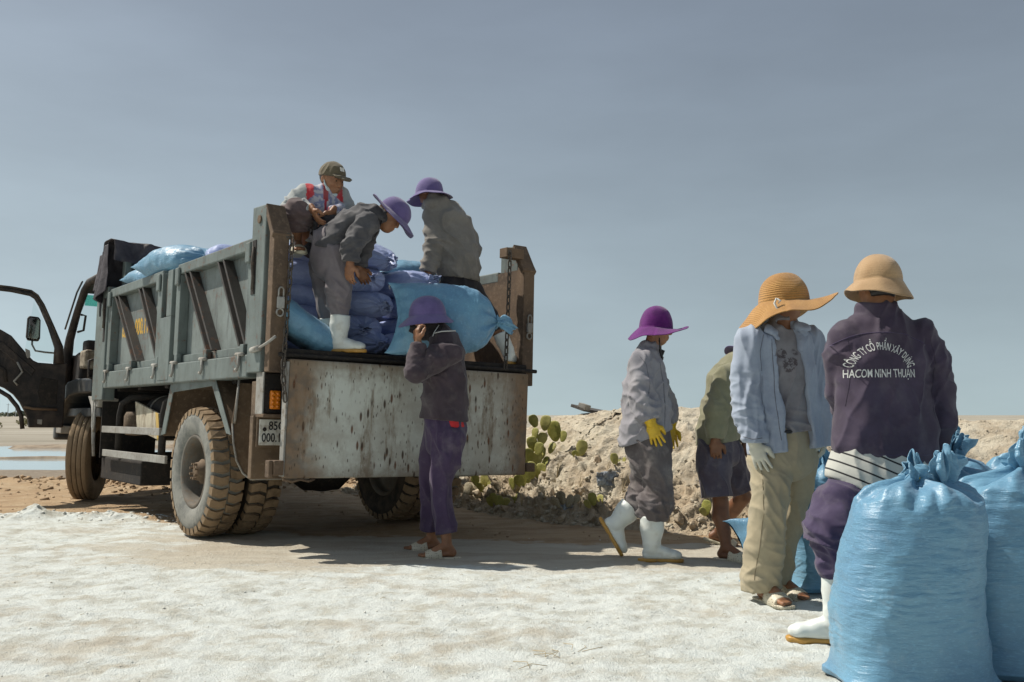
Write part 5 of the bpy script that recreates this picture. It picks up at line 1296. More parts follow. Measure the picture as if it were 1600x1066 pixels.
        for _ in range(smooth):
            A = np.zeros_like(V); cnt = np.zeros(len(V))
            for i in range(4):
                a, b = F[:, i], F[:, (i + 1) % 4]
                np.add.at(A, a, V[b]); np.add.at(cnt, a, 1); np.add.at(A, b, V[a]); np.add.at(cnt, b, 1)
            V = 0.45 * V + 0.55 * A / np.maximum(cnt, 1)[:, None]
        return V, F

def vnormals(V, F):
    n = np.cross(V[F[:, 2]] - V[F[:, 0]], V[F[:, 3]] - V[F[:, 1]])
    N = np.zeros_like(V)
    for i in range(4): np.add.at(N, F[:, i], n)
    return N / (np.linalg.norm(N, axis=1)[:, None] + 1e-12)
def drape(V, F, seed, specs=(), base=0.006, calm=()):
    """cloth relief: folds along given directions. spec = (direction across the folds, wavelength, length ratio, amplitude, centre, radius)"""
    N = vnormals(V, F)
    d = 0.55 * base * fbm(V * 7 + seed * 3.7, 2) + base * 0.5 * (0.35 - np.abs(pn(V * 17 + seed * 1.3 + 1.5 * pn(V * 7)[:, None])))
    for sp in specs:
        dr, wl, st, amp = sp[:4]; dr = np.asarray(dr, float); dr = dr / np.linalg.norm(dr)
        c = V @ dr; perp = V - c[:, None] * dr
        q = (c[:, None] * dr) / wl + perp / (wl * st)
        q = q + 0.55 * pn(V * 6 + seed)[:, None] * dr
        rg_ = np.clip(1 - 2.3 * np.abs(pn(q + seed * 5.1)), 0, 1)
        f = 1.5 * amp * (rg_ ** 1.9 - 0.30)
        if len(sp) > 4 and sp[4] is not None:
            f = f * np.exp(-(np.linalg.norm(V - np.asarray(sp[4]), axis=1) / sp[5]) ** 2)
        d = d + f
    d = d * (1 - sstep(0.40, 0.80, -N[:, 2]))
    for c_, r_ in calm: d = d * (1 - np.exp(-(np.linalg.norm(V - np.asarray(c_), axis=1) / r_) ** 4))
    return V + N * d[:, None]

class Figure:
    def __init__(s, label, base, group):
        s.base = np.asarray(base, float)
        s.e = thing('person', label, 'person', tuple(s.base), group)
        s.n = 0
    def put(s, name, V, F, mat, parent=None, attrs=None, smooth=True):
        return obj(name, mesh_from(name, V - s.base, F, mat, smooth, attrs), parent or s.e)
    def garment(s, name, blob, mat, seed, specs=(), base=0.006, smooth=1, parent=None, attr=None, calm=()):
        V, F = blob.mesh(smooth); V = drape(V, F, seed, specs, base, calm)
        fg_ = s; fg_.last = (V, F); at_ = None
        if attr is not None: at_ = {'tint': attr(V)}
        return s.put(name, V, F, mat, parent, at_)
    def seam(s, pts, d, mat, parent, r=0.0018, dirv=(0, 1, 0), name='seam'):
        """thin stitched seam laid on the last garment along photo pixels"""
        V, F = s.last; bvh = BVHTree.FromPolygons([tuple(v) for v in V], [tuple(q) for q in F]); P = []
        for (x0, y0), (x1, y1) in zip(pts[:-1], pts[1:]):
            for k in range(8):
                a = at(x0 + (x1 - x0) * k / 8, y0 + (y1 - y0) * k / 8, d); o_ = Vector(a) - Vector(dirv) * 0.7
                h_ = bvh.ray_cast(o_, Vector(dirv))
                if h_[0] is not None: P.append(np.array(h_[0]))
        if len(P) > 3:
            m = MB(); m.tube(P, r, 5); s.mb(name, m, mat, parent)
    def mb(s, name, m, mat, parent=None, smooth=True):
        m.V = [tuple(np.asarray(v) - s.base) for v in m.V]
        return obj(name, m.me(name, mat, smooth), parent or s.e)

def unit(v): v = np.asarray(v, float); return v / np.linalg.norm(v)
def hand(b, W, d, n, t, s=1.0, curl=0.35, spread=0.12, kf=0.003, rad=0.97, tcurl=0.5):
    """palm and five fingers; W wrist, d towards the fingertips, n where the palm faces, t towards the thumb side"""
    W = np.asarray(W, float); d, n = unit(d), unit(n); t = unit(np.asarray(t, float) - d * (np.asarray(t) @ d)); n = unit(n - d * (n @ d) - t * (n @ t))
    b.limb([(W - d * 0.03 * s, 0.026 * s, 0.021 * s, t), (W, 0.029 * s, 0.020 * s, t), (W + d * 0.035 * s, 0.038 * s, 0.017 * s, t), (W + d * 0.08 * s, 0.042 * s, 0.014 * s, t)], 0.008)
    for off, L, c in ((0.030, 0.070, 0.9), (0.0105, 0.079, 1.0), (-0.0105, 0.074, 1.05), (-0.030, 0.058, 1.15)):
        p = W + d * (0.082 - abs(off - 0.005) * 0.22) * s + t * off * s
        dd = unit(d + t * off * 10 * spread); segs = (0.45, 0.31, 0.24); nodes = [(p, 0.0100 * s * rad)]
        ang = 0
        for i, sg in enumerate(segs):
            ang += curl * c * (0.8 if i == 0 else 1.0)
            v = dd * math.cos(ang) + n * math.sin(ang)
            p = p + v * L * sg * s; nodes.append((p, (0.0094, 0.0085, 0.0070)[i] * s * rad))
        b.limb(nodes, kf)
    p0 = W + d * 0.022 * s + t * 0.024 * s; v1 = unit(d * 0.62 + t * 0.72 + n * 0.25); v2 = unit(d * 0.9 + t * (0.35 - 0.4 * tcurl) + n * (0.25 + 0.4 * tcurl))
    b.limb([(p0, 0.0145 * s * rad), (p0 + v1 * 0.040 * s, 0.0122 * s * rad), (p0 + v1 * 0.040 * s + v2 * 0.030 * s, 0.0105 * s * rad), (p0 + v1 * 0.040 * s + v2 * 0.052 * s, 0.0082 * s * rad)], 0.008)
def head(b, c, f, u, s=1.0):
    """skull, jaw, nose, brow, lips, ears; c centre, f where the face looks, u up"""
    c = np.asarray(c, float); f = unit(f); u = unit(np.asarray(u) - f * (np.asarray(u) @ f)); r = np.cross(f, u)
    ax = (f, u, r); L = lambda a, b_, d: c + (f * a + u * b_ + r * d) * s
    b.ell(L(-0.012, 0.030, 0), np.array([0.094, 0.088, 0.076]) * s, ax, 0.02)
    b.ell(L(0.030, -0.030, 0), np.array([0.066, 0.090, 0.060]) * s, ax, 0.03)
    b.ell(L(0.055, -0.088, 0), np.array([0.033, 0.024, 0.030]) * s, ax, 0.025)
    for sg in (1, -1):
        b.ell(L(0.058, -0.020, 0.038 * sg), np.array([0.026, 0.024, 0.022]) * s, ax, 0.02)
        b.limb([(L(0.086, 0.026, 0.012 * sg), 0.010 * s), (L(0.074, 0.027, 0.045 * sg), 0.009 * s)], 0.012)
        b.ell(L(-0.012, -0.008, 0.077 * sg), np.array([0.022, 0.031, 0.010]) * s, ax, 0.006)
        b.ell(L(-0.006, -0.010, 0.086 * sg), np.array([0.010, 0.015, 0.006]) * s, ax, 0.004, 'sub')
        b.limb([(L(0.02, -0.09, 0.03 * sg), 0.016 * s), (L(-0.012, -0.055, 0.055 * sg), 0.016 * s)], 0.02)
        b.ell(L(0.098, 0.008, 0.031 * sg), np.array([0.016, 0.010, 0.017]) * s, ax, 0.012, 'sub')
        b.ell(L(0.078, 0.007, 0.031 * sg), np.array([0.013, 0.010, 0.014]) * s, ax, 0.004)
    b.limb([(L(0.090, 0.018, 0), 0.0085 * s), (L(0.106, -0.022, 0), 0.0125 * s)], 0.012)
    b.ell(L(0.096, -0.028, 0), np.array([0.014, 0.009, 0.018]) * s, ax, 0.008)
    b.limb([(L(0.084, -0.057, -0.020), 0.006 * s), (L(0.094, -0.055, 0), 0.0075 * s), (L(0.084, -0.057, 0.020), 0.006 * s)], 0.006)
    b.limb([(L(0.083, -0.070, -0.017), 0.006 * s), (L(0.092, -0.070, 0), 0.008 * s), (L(0.083, -0.070, 0.017), 0.006 * s)], 0.006)
    return L, r
def face_parts(fg, body, L, s=1.0, brow=True):
    m = MB()
    for sg in (1, -1):
        m.tube([L(0.092, 0.027, 0.014 * sg), L(0.093, 0.032, 0.030 * sg), L(0.080, 0.027, 0.048 * sg)], [0.003 * s, 0.0038 * s, 0.002 * s], 6)
    fg.mb('eyebrow', m, HAIRM, body)
    for sg in (1, -1):
        m = MB(); c = L(0.0865, 0.006, 0.031 * sg); p = [(0.0062 * s * math.sin(a), -0.0062 * s * math.cos(a)) for a in np.linspace(0, math.pi, 7)]
        m.lathe(p, 10, 'y', c); fg.mb('eye', m, EYEM, body)
def foot_bare(b, A, f, u, s=1.0):
    """A ankle joint, f toe direction, u up from the sole"""
    A = np.asarray(A, float); f = unit(f); u = unit(np.asarray(u) - f * (np.asarray(u) @ f)); r = np.cross(f, u)
    g = A - u * 0.075 * s
    b.limb([(A, 0.036 * s), (g - f * 0.035 * s + u * 0.030 * s, 0.032 * s)], 0.02)
    b.limb([(A + f * 0.01 * s, 0.036 * s), (g + f * 0.08 * s + u * 0.040 * s, 0.040 * s, 0.028 * s, r), (g + f * 0.145 * s + u * 0.022 * s, 0.044 * s, 0.018 * s, r)], 0.02)
    b.limb([(g - f * 0.035 * s + u * 0.025 * s, 0.030 * s, 0.022 * s, r), (g + f * 0.14 * s + u * 0.018 * s, 0.042 * s, 0.016 * s, r)], 0.015)
    for k, (o, L) in enumerate(((0.030, 0.046), (0.012, 0.044), (-0.003, 0.038), (-0.017, 0.031), (-0.030, 0.022))):
        q = g + f * 0.145 * s + r * o * s + u * 0.017 * s
        b.limb([(q, 0.011 * s), (q + f * L * s - u * 0.004 * s, (0.012 if k == 0 else 0.009) * s)], 0.005)
def sandal(fg, A, f, u, mat, s=1.0, h=0.006, holes=True):
    """slide sandal: thick sole and one wide perforated strap"""
    A = np.asarray(A, float); f = unit(f); u = unit(np.asarray(u) - f * (np.asarray(u) @ f)); r = np.cross(f, u); g = A - u * 0.078 * s
    b = Blob(h)
    b.limb([(g - f * 0.075 * s, 0.036 * s, 0.024 * s, r), (g - f * 0.03 * s, 0.042 * s, 0.024 * s, r), (g + f * 0.05 * s, 0.042 * s, 0.022 * s, r), (g + f * 0.14 * s, 0.053 * s, 0.022 * s, r), (g + f * 0.185 * s, 0.044 * s, 0.022 * s, r)], 0.004)
    b.cut(g + u * 0.006 * s, u); b.cut(g - u * 0.020 * s, -u)
    V, F = b.mesh(1); so = fg.put('sandal', V, F, mat)
    b = Blob(h)
    b.limb([(g + f * 0.035 * s + u * 0.02 * s, 0.049 * s, 0.060 * s, r), (g + f * 0.10 * s + u * 0.012 * s, 0.054 * s, 0.048 * s, r), (g + f * 0.150 * s + u * 0.006 * s, 0.055 * s, 0.038 * s, r)], 0.004, True, True)
    b.cut(g - u * 0.010 * s, -u)
    V, F = b.mesh(1); fg.put('strap', V, F, mat, so)
    return so
def boot(fg, top, A, f, u, mat, solemat, s=1.0, rtop=0.068, rank=0.052, seed=1, topn=None, h=0.007):
    """rubber boot; top centre of the shaft, A ankle, f toe direction, u up from the sole"""
    top, A = np.asarray(top, float), np.asarray(A, float); f = unit(f); u = unit(np.asarray(u) - f * (np.asarray(u) @ f)); r = np.cross(f, u); g = A - u * 0.088 * s
    b = Blob(h)
    b.limb([(top, rtop * s), (top * 0.6 + A * 0.4, rtop * 0.97 * s), (A + (top - A) * 0.18, rank * 1.06 * s), (A - u * 0.01, rank * s)], 0.03, True, False, n0=topn)
    b.limb([(g - f * 0.030 * s + u * 0.045 * s, 0.040 * s), (A, rank * 0.98 * s)], 0.02)
    b.limb([(A + f * 0.012 * s - u * 0.012 * s, 0.050 * s), (g + f * 0.095 * s + u * 0.048 * s, 0.046 * s, 0.040 * s, r), (g + f * 0.165 * s + u * 0.036 * s, 0.049 * s, 0.033 * s, r), (g + f * 0.195 * s + u * 0.032 * s, 0.040 * s, 0.028 * s, r)], 0.035)
    b.limb([(g - f * 0.035 * s + u * 0.028 * s, 0.040 * s, 0.03 * s, r), (g + f * 0.18 * s + u * 0.025 * s, 0.047 * s, 0.026 * s, r)], 0.02)
    b.cut(g + u * 0.006 * s, -u)
    V, F = b.mesh(2)
    V = drape(V, F, seed, [((top - A), 0.05, 3, 0.004, A + (top - A) * 0.12, 0.09)], 0.002)
    bo = fg.put('boot', V, F, mat)
    b = Blob(h)
    b.limb([(g - f * 0.058 * s, 0.030 * s, 0.04, r), (g - f * 0.02 * s, 0.038 * s, 0.04, r), (g + f * 0.06 * s, 0.037 * s, 0.04, r), (g + f * 0.15 * s, 0.048 * s, 0.04, r), (g + f * 0.190 * s, 0.038 * s, 0.04, r)], 0.004)
    b.cut(g + u * 0.010 * s, u); b.cut(g - u * 0.018 * s, -u)
    b.limb([(g + f * 0.045 * s - u * 0.03 * s - r * 0.08, 0.019 * s), (g + f * 0.045 * s - u * 0.03 * s + r * 0.08, 0.019 * s)], 0.003, op='sub')
    V, F = b.mesh(1); fg.put('sole', V, F, solemat, bo)
    return bo

def hat(fg, c, f, u, mat, crown_r=0.098, crown_h=0.125, brim=0.085, droop=0.5, front=0.0, wav=0.12, seed=1, lift=None, oval=1.12, parent=None, round_top=2.4, band=None, thick=0.004):
    """knitted brimmed hat. c = middle of the head opening, f forward, u up; lift(angle) raises (+) or lowers (-) the brim edge"""
    c = np.asarray(c, float); f = unit(f); u = unit(np.asarray(u) - f * (np.asarray(u) @ f)); r = np.cross(f, u)
    nv = 120; th = np.linspace(0, 2 * np.pi, nv, endpoint=False)
    rows = []
    nc, nb = 34, 22
    for i in range(nc):
        a = i / (nc - 1) * math.pi / 2; e = 2 / round_top
        rr = crown_r * math.sin(a) ** e if i else 0.0005
        zz = crown_h * math.cos(a) ** e if i < nc - 1 else 0.0
        rr *= 1 + 0.05 * (1 - zz / crown_h)
        rows.append((np.full(nv, rr), np.full(nv, zz)))
    for j in range(1, nb + 1):
        q = j / nb
        ed = np.array([(lift(t_) if lift else 0.0) for t_ in th]) - droop * brim * 0.55
        rr = crown_r * 1.05 + brim * (q ** 1.0) * (1 + front * np.cos(th)) * np.where(ed < -brim * 0.7, 0.82, 1.0)
        w = wav * brim * 0.30 * (np.sin(th * 3 + seed) + 0.6 * np.sin(th * 5 + 2.1 * seed)) * q ** 1.6
        zz = ed * q ** 1.15 + w
        rows.append((rr, zz))
    P = []
    for rr, zz in rows:
        P.append(c[None] + f[None] * (rr * np.cos(th) * oval)[:, None] + r[None] * (rr * np.sin(th))[:, None] + u[None] * zz[:, None])
    V = np.concatenate(P); nu = len(rows)
    V = V + 0.006 * np.stack([pn(V * 13 + seed), pn(V * 13 + 9 + seed), pn(V * 13 + 19 + seed)], 1)
    ring = np.repeat(np.arange(nu), nv) / 1.0
    o = fg.put('hat', V, grid_faces(nu, nv), mat, parent, {'ring': ring})
    sm = o.modifiers.new('thick', 'SOLIDIFY'); sm.thickness = thick; sm.offset = 0
    return o

# cloth, skin and small materials
def skin_mat(name, col, dark):
    t = NT(name); n1 = t.noise(14, 5, 0.6)
    c = t.mix(t.rng(n1, 0.35, 0.68), col, dark)
    t.set(col=c, rough=0.5, nrm=t.bump(t.noise(160, 3, 0.6), 0.15, 0.002), spec=0.4)
    t.b.inputs['Subsurface Weight'].default_value = 0.08; t.b.inputs['Subsurface Radius'].default_value = (0.012, 0.004, 0.002)
    return t.m
SKIN = skin_mat('tanned_skin', (0.31, 0.150, 0.078), (0.225, 0.105, 0.055))
SKIN2 = skin_mat('dark_tanned_skin', (0.215, 0.095, 0.047), (0.15, 0.066, 0.034))
t = NT('black_hair'); HAIRM = t.set(col=(0.015, 0.012, 0.011), rough=0.5)
t = NT('dark_eye'); EYEM = t.set(col=(0.03, 0.022, 0.018), rough=0.15)
def knit(name, col, dark, straw=False):
    t = NT(name); a = t.attr('ring'); n1 = t.noise(9, 5, 0.6)
    rows_ = t.math('SINE', t.math('MULTIPLY', a, 4.2 if straw else 3.1)); st = t.noise(260 if not straw else 190, 2, 0.5)
    c = t.mix(t.rng(n1, 0.35, 0.68), col, dark)
    c = t.mix(t.math('MULTIPLY', t.rng(rows_, 0.2, -0.9), 0.45 if straw else 0.07), c, tuple(x * 0.5 for x in col))
    c = t.mix(t.math('MULTIPLY', t.rng(st, 0.5, 0.72), 0.4), c, tuple(x * 0.6 for x in col))
    hgt = t.math('ADD', t.math('MULTIPLY', rows_, 0.5 if straw else 0.10), t.math('MULTIPLY', st, 1.2))
    return t.set(col=c, rough=0.9, nrm=t.bump(hgt, 0.6 if straw else 0.4, 0.004), sheen=0.3, spec=0.15)
def rubber(name, col, dirt, amt=0.5):
    t = NT(name); n1 = t.noise(8, 6, 0.65)
    c = t.mix(t.math('MULTIPLY', t.rng(n1, 0.50, 0.72), amt), col, dirt)
    return t.set(col=c, rough=0.38, spec=0.5, nrm=t.bump(n1, 0.12, 0.01))
BOOTM = rubber('white_rubber_boot', (0.66, 0.70, 0.67), (0.42, 0.40, 0.34), 0.5)
SOLEM = rubber('ochre_rubber_sole', (0.46, 0.25, 0.05), (0.27, 0.15, 0.05), 0.6)
SANDM = rubber('cream_plastic_sandal', (0.55, 0.50, 0.37), (0.36, 0.30, 0.21), 0.5)
t = NT('perforated_cream_strap')
v_ = t.voro(85, None, 'F1', 0.15)
SANDP = t.set(col=t.mix(t.rng(v_, 0.30, 0.22), (0.56, 0.51, 0.39), (0.20, 0.15, 0.10)), rough=0.5)
# ------------------------------------------------------------------ the eight workers
J = at
X_, Y_, Z_ = np.array([1.0, 0, 0]), np.array([0, 1.0, 0]), np.array([0, 0, 1.0])
def core(b, neck, pelvis, chest, sh, el, wr, hip, kn, an, lat, k=0.03):
    """slim body under the clothes: spine, arms, legs"""
    b.limb([(pelvis, 0.13, 0.09, lat), (0.5 * (np.asarray(pelvis) + chest), 0.12, 0.085, lat), (chest, 0.14, 0.09, lat), (neck, 0.055, 0.05, lat)], k)
    for s_, e_, w_ in zip(sh, el, wr):
        b.limb([(s_, 0.048), (e_, 0.038), (w_, 0.027)], k)
        b.limb([(chest, 0.06), (s_, 0.046)], k)
    for h_, k_, a_ in zip(hip, kn, an):
        b.limb([(h_, 0.075), (k_, 0.050), (np.asarray(k_) * 0.65 + np.asarray(a_) * 0.35, 0.043), (a_, 0.034)], k)
        b.limb([(pelvis, 0.08), (h_, 0.075)], k)
def gnd(px, d, h=0.078):
    x = (px - 800) / FPX * d; return np.array([x, d, gz(x, d) + h])
GRP = 'workers loading salt sacks'

t = NT('seam_thread'); SEAMB = t.set(col=(0.12, 0.12, 0.14), rough=0.9)
t = NT('tan_seam_thread'); SEAMM = t.set(col=(0.19, 0.155, 0.095), rough=0.9)
# ---- E: woman in a purple hat walking right
EM_S = cloth('grey_violet_shirt', (0.25, 0.24, 0.265), (0.34, 0.34, 0.36), 0.15)
EM_T = cloth('taupe_trousers', (0.10, 0.082, 0.082), (0.16, 0.148, 0.15), 0.25, rough=0.7)
t = NT('yellow_rubber_glove'); YGLOVE = t.set(col=t.mix(t.rng(t.noise(14, 4, 0.6), 0.4, 0.7), (0.66, 0.43, 0.018), (0.50, 0.30, 0.012)), rough=0.45, spec=0.5)
PURPLE = knit('purple_knit', (0.135, 0.012, 0.165), (0.085, 0.008, 0.11))
def worker_purple():
    fg = Figure('walking worker in a bright purple hat, grey shirt, yellow rubber gloves and white boots', (0.93, 6.5, gz(0.93, 6.5)), GRP)
    neck = J(1016, 545, 6.52); chest = J(1010, 590, 6.52); pel = J(1012, 700, 6.5)
    sh = [J(1004, 568, 6.38), J(1015, 568, 6.68)]; el = [J(1003, 626, 6.32), J(1034, 628, 6.72)]; wr = [J(1017, 661, 6.29), J(1048, 667, 6.72)]
    hip = [J(1020, 712, 6.42), J(1010, 712, 6.58)]; kn = [J(1027, 766, 6.42), J(1011, 772, 6.58)]; an = [J(1018, 850, 6.42), J(963, 816, 6.58)]
    b = Blob(0.006); core(b, neck, pel, chest, sh, el, wr, hip, kn, an, Y_)
    hc = J(1026, 510, 6.52); f = unit((1, -0.12, -0.28)); b.limb([(neck - 0.02 * Z_, 0.056), (hc - 0.06 * Z_ - 0.01 * X_, 0.052)], 0.03)
    L, r = head(b, hc, f, Z_, 0.98); V, F = b.mesh(1); body = fg.put('body', V, F, SKIN); face_parts(fg, body, L, 0.98)
    b = Blob(0.0085, 0.7)
    b.limb([(J(1016, 549, 6.52), 0.075, 0.07, Y_), (J(1010, 562, 6.52), 0.15, 0.085, Y_), (J(1009, 578, 6.52), 0.185, 0.115, Y_), (J(1009, 605, 6.52), 0.185, 0.143, Y_), (J(1010, 640, 6.52), 0.19, 0.158, Y_), (J(1009, 672, 6.52), 0.20, 0.165, Y_), (J(1007, 705, 6.52), 0.205, 0.165, Y_)], 0.03)
    b.cut(J(1008, 685, 6.5), (0.36, 0, -0.93))
    for q in range(2):
        b.limb([(sh[q], 0.078), ((sh[q] + el[q]) / 2, 0.078), (el[q], 0.080), (0.45 * el[q] + 0.55 * wr[q], 0.074), (wr[q] - 0.1 * (wr[q] - el[q]), 0.056)], 0.03, cap1=True)
    b.limb([(J(1003, 551, 6.44), 0.020), (J(1020, 553, 6.42), 0.020), (J(1032, 560, 6.48), 0.014)], 0.01)
    es_ = fg.garment('shirt', b, EM_S, 3, [(unit((0.5, 0, 0.85)), 0.07, 2.5, 0.020, el[0] + 0.02 * Z_, 0.13), (unit((1, 0, 0.35)), 0.085, 3.5, 0.014), (unit((0.9, 0.2, -0.5)), 0.05, 3, 0.008), (unit((0.2, 0, 1)), 0.05, 2.0, 0.014, wr[0] + 0.05 * Z_, 0.09)], 0.007)
    fg.seam([(1000, 556), (1010, 570), (1014, 600), (1012, 618)], 6.3, SEAMB, es_); fg.seam([(1030, 566), (1036, 600), (1038, 640), (1036, 672)], 6.4, SEAMB, es_, 0.0025)
    b = Blob(0.0085)
    b.limb([(J(1011, 668, 6.5), 0.165, 0.135, Y_), (J(1013, 700, 6.5), 0.175, 0.142, Y_), (J(1015, 722, 6.5), 0.17, 0.135, Y_)], 0.03)
    b.limb([(hip[0], 0.112), (J(1028, 745, 6.42), 0.098), (kn[0] + 0.01 * X_, 0.092), (J(1025, 786, 6.42), 0.096), (J(1021, 802, 6.42), 0.086), (J(1019, 814, 6.42), 0.068)], 0.03, cap1=True)
    b.limb([(hip[1], 0.112), (J(1010, 745, 6.58), 0.108), (kn[1] - 0.01 * X_, 0.102), (J(998, 785, 6.56), 0.094), (J(989, 793, 6.56), 0.074), (J(981, 800, 6.56), 0.062)], 0.03, cap1=True)
    fg.garment('trousers', b, EM_T, 5, [(unit((1, 0, 0.25)), 0.08, 3.0, 0.018), (unit((0.55, 0, 0.85)), 0.06, 2.6, 0.022, J(1000, 775, 6.5), 0.17), (unit((0.2, 0, 1)), 0.05, 2.6, 0.018, J(1022, 795, 6.42), 0.12)], 0.008, calm=[(J(1019, 812, 6.42), 0.075), (J(983, 798, 6.56), 0.07)])
    gl = Blob(0.0045); d = unit(J(1030, 698, 6.29) - wr[0])
    gl.limb([(wr[0] - d * 0.055, 0.056, 0.050, Y_), (wr[0] - d * 0.02, 0.044, 0.036, Y_), (wr[0] + d * 0.01, 0.036, 0.026, X_)], 0.01, cap0=True)
    hand(gl, wr[0] + d * 0.005, d, unit((0.25, 0.95, 0.05)), unit((0.95, -0.2, 0.3)), 1.0, 0.14, 0.75, rad=1.0); V, F = gl.mesh(1); fg.put('glove', V, F, YGLOVE)
    gl = Blob(0.0055); d2 = unit((0.05, 0.05, -1)); gl.limb([(wr[1] - d2 * 0.05, 0.05), (wr[1], 0.036)], 0.01, cap0=True)
    hand(gl, wr[1], d2, unit((-0.3, -0.9, 0)), unit((0.95, -0.2, 0.2)), 1.0, 0.3, 0.6, rad=1.0); V, F = gl.mesh(1); fg.put('glove', V, F, YGLOVE)
    boot(fg, J(1019, 806, 6.42), np.array([J(1018, 850, 6.42)[0], 6.42, gz(0.93, 6.42) + 0.094]), (1, -0.12, 0), Z_, BOOTM, SOLEM, 0.90, 0.088, 0.060, 3)
    boot(fg, J(987, 791, 6.56), J(964, 817, 6.56), (0.50, -0.05, -0.86), (0.86, 0, 0.50), BOOTM, SOLEM, 0.90, 0.088, 0.062, 4)
    fh = unit((1, -0.12, -0.08)); rr = np.cross(fh, Z_)
    hat(fg, J(1025, 514, 6.52), fh, Z_, PURPLE, 0.099, 0.155, 0.085, 0.3, 0.10, 0.35, 2, lambda a: 0.052 * math.cos(a) - 0.032 * max(0, math.sin(a)) - 0.012, 1.1)
    m = MB(); c = J(1030, 528, 6.43)
    m.tube([c, J(1031, 540, 6.42), J(1032, 548, 6.43), J(1034, 556, 6.43), J(1035, 563, 6.43)], [0.004, 0.005, 0.011, 0.009, 0.006], 8)
    m.tube([J(1032, 547, 6.43), J(1037, 549, 6.43), J(1035, 555, 6.43)], [0.008, 0.010, 0.006], 8); fg.mb('chin_cord', m, HAIRM)
worker_purple()

# ---- H: man seen from behind in a printed work jacket
HM_J = cloth('aubergine_work_jacket', (0.048, 0.034, 0.056), (0.075, 0.058, 0.10), 0.06, rough=0.75)
HM_T = cloth('navy_work_trousers', (0.052, 0.037, 0.08), (0.08, 0.062, 0.12), 0.10)
t = NT('striped_jersey'); q = t.sep(t.map(1.0, None, (0, R(-24), 0)))
st_ = t.math('SINE', t.math('ADD', t.math('MULTIPLY', q[2], 2 * math.pi / 0.042), -1.0))
STRIPE = t.set(col=t.mix(t.rng(st_, 0.80, 0.90), (0.46, 0.46, 0.42), (0.02, 0.02, 0.022)), rough=0.9, nrm=t.bump(t.noise(60, 4, 0.6), 0.3, 0.004))
t = NT('dark_seam_thread'); SEAMD = t.set(col=(0.034, 0.026, 0.042), rough=0.9)  # stitching thread a little darker than the jacket cloth
FELT = knit('tan_felt', (0.43, 0.285, 0.155), (0.34, 0.215, 0.11))
t = NT('white_print'); PRINTM = t.set(col=t.mix(t.rng(t.noise(90, 3, 0.6), 0.56, 0.66), (0.62, 0.62, 0.60), (0.30, 0.28, 0.29)), rough=0.8)
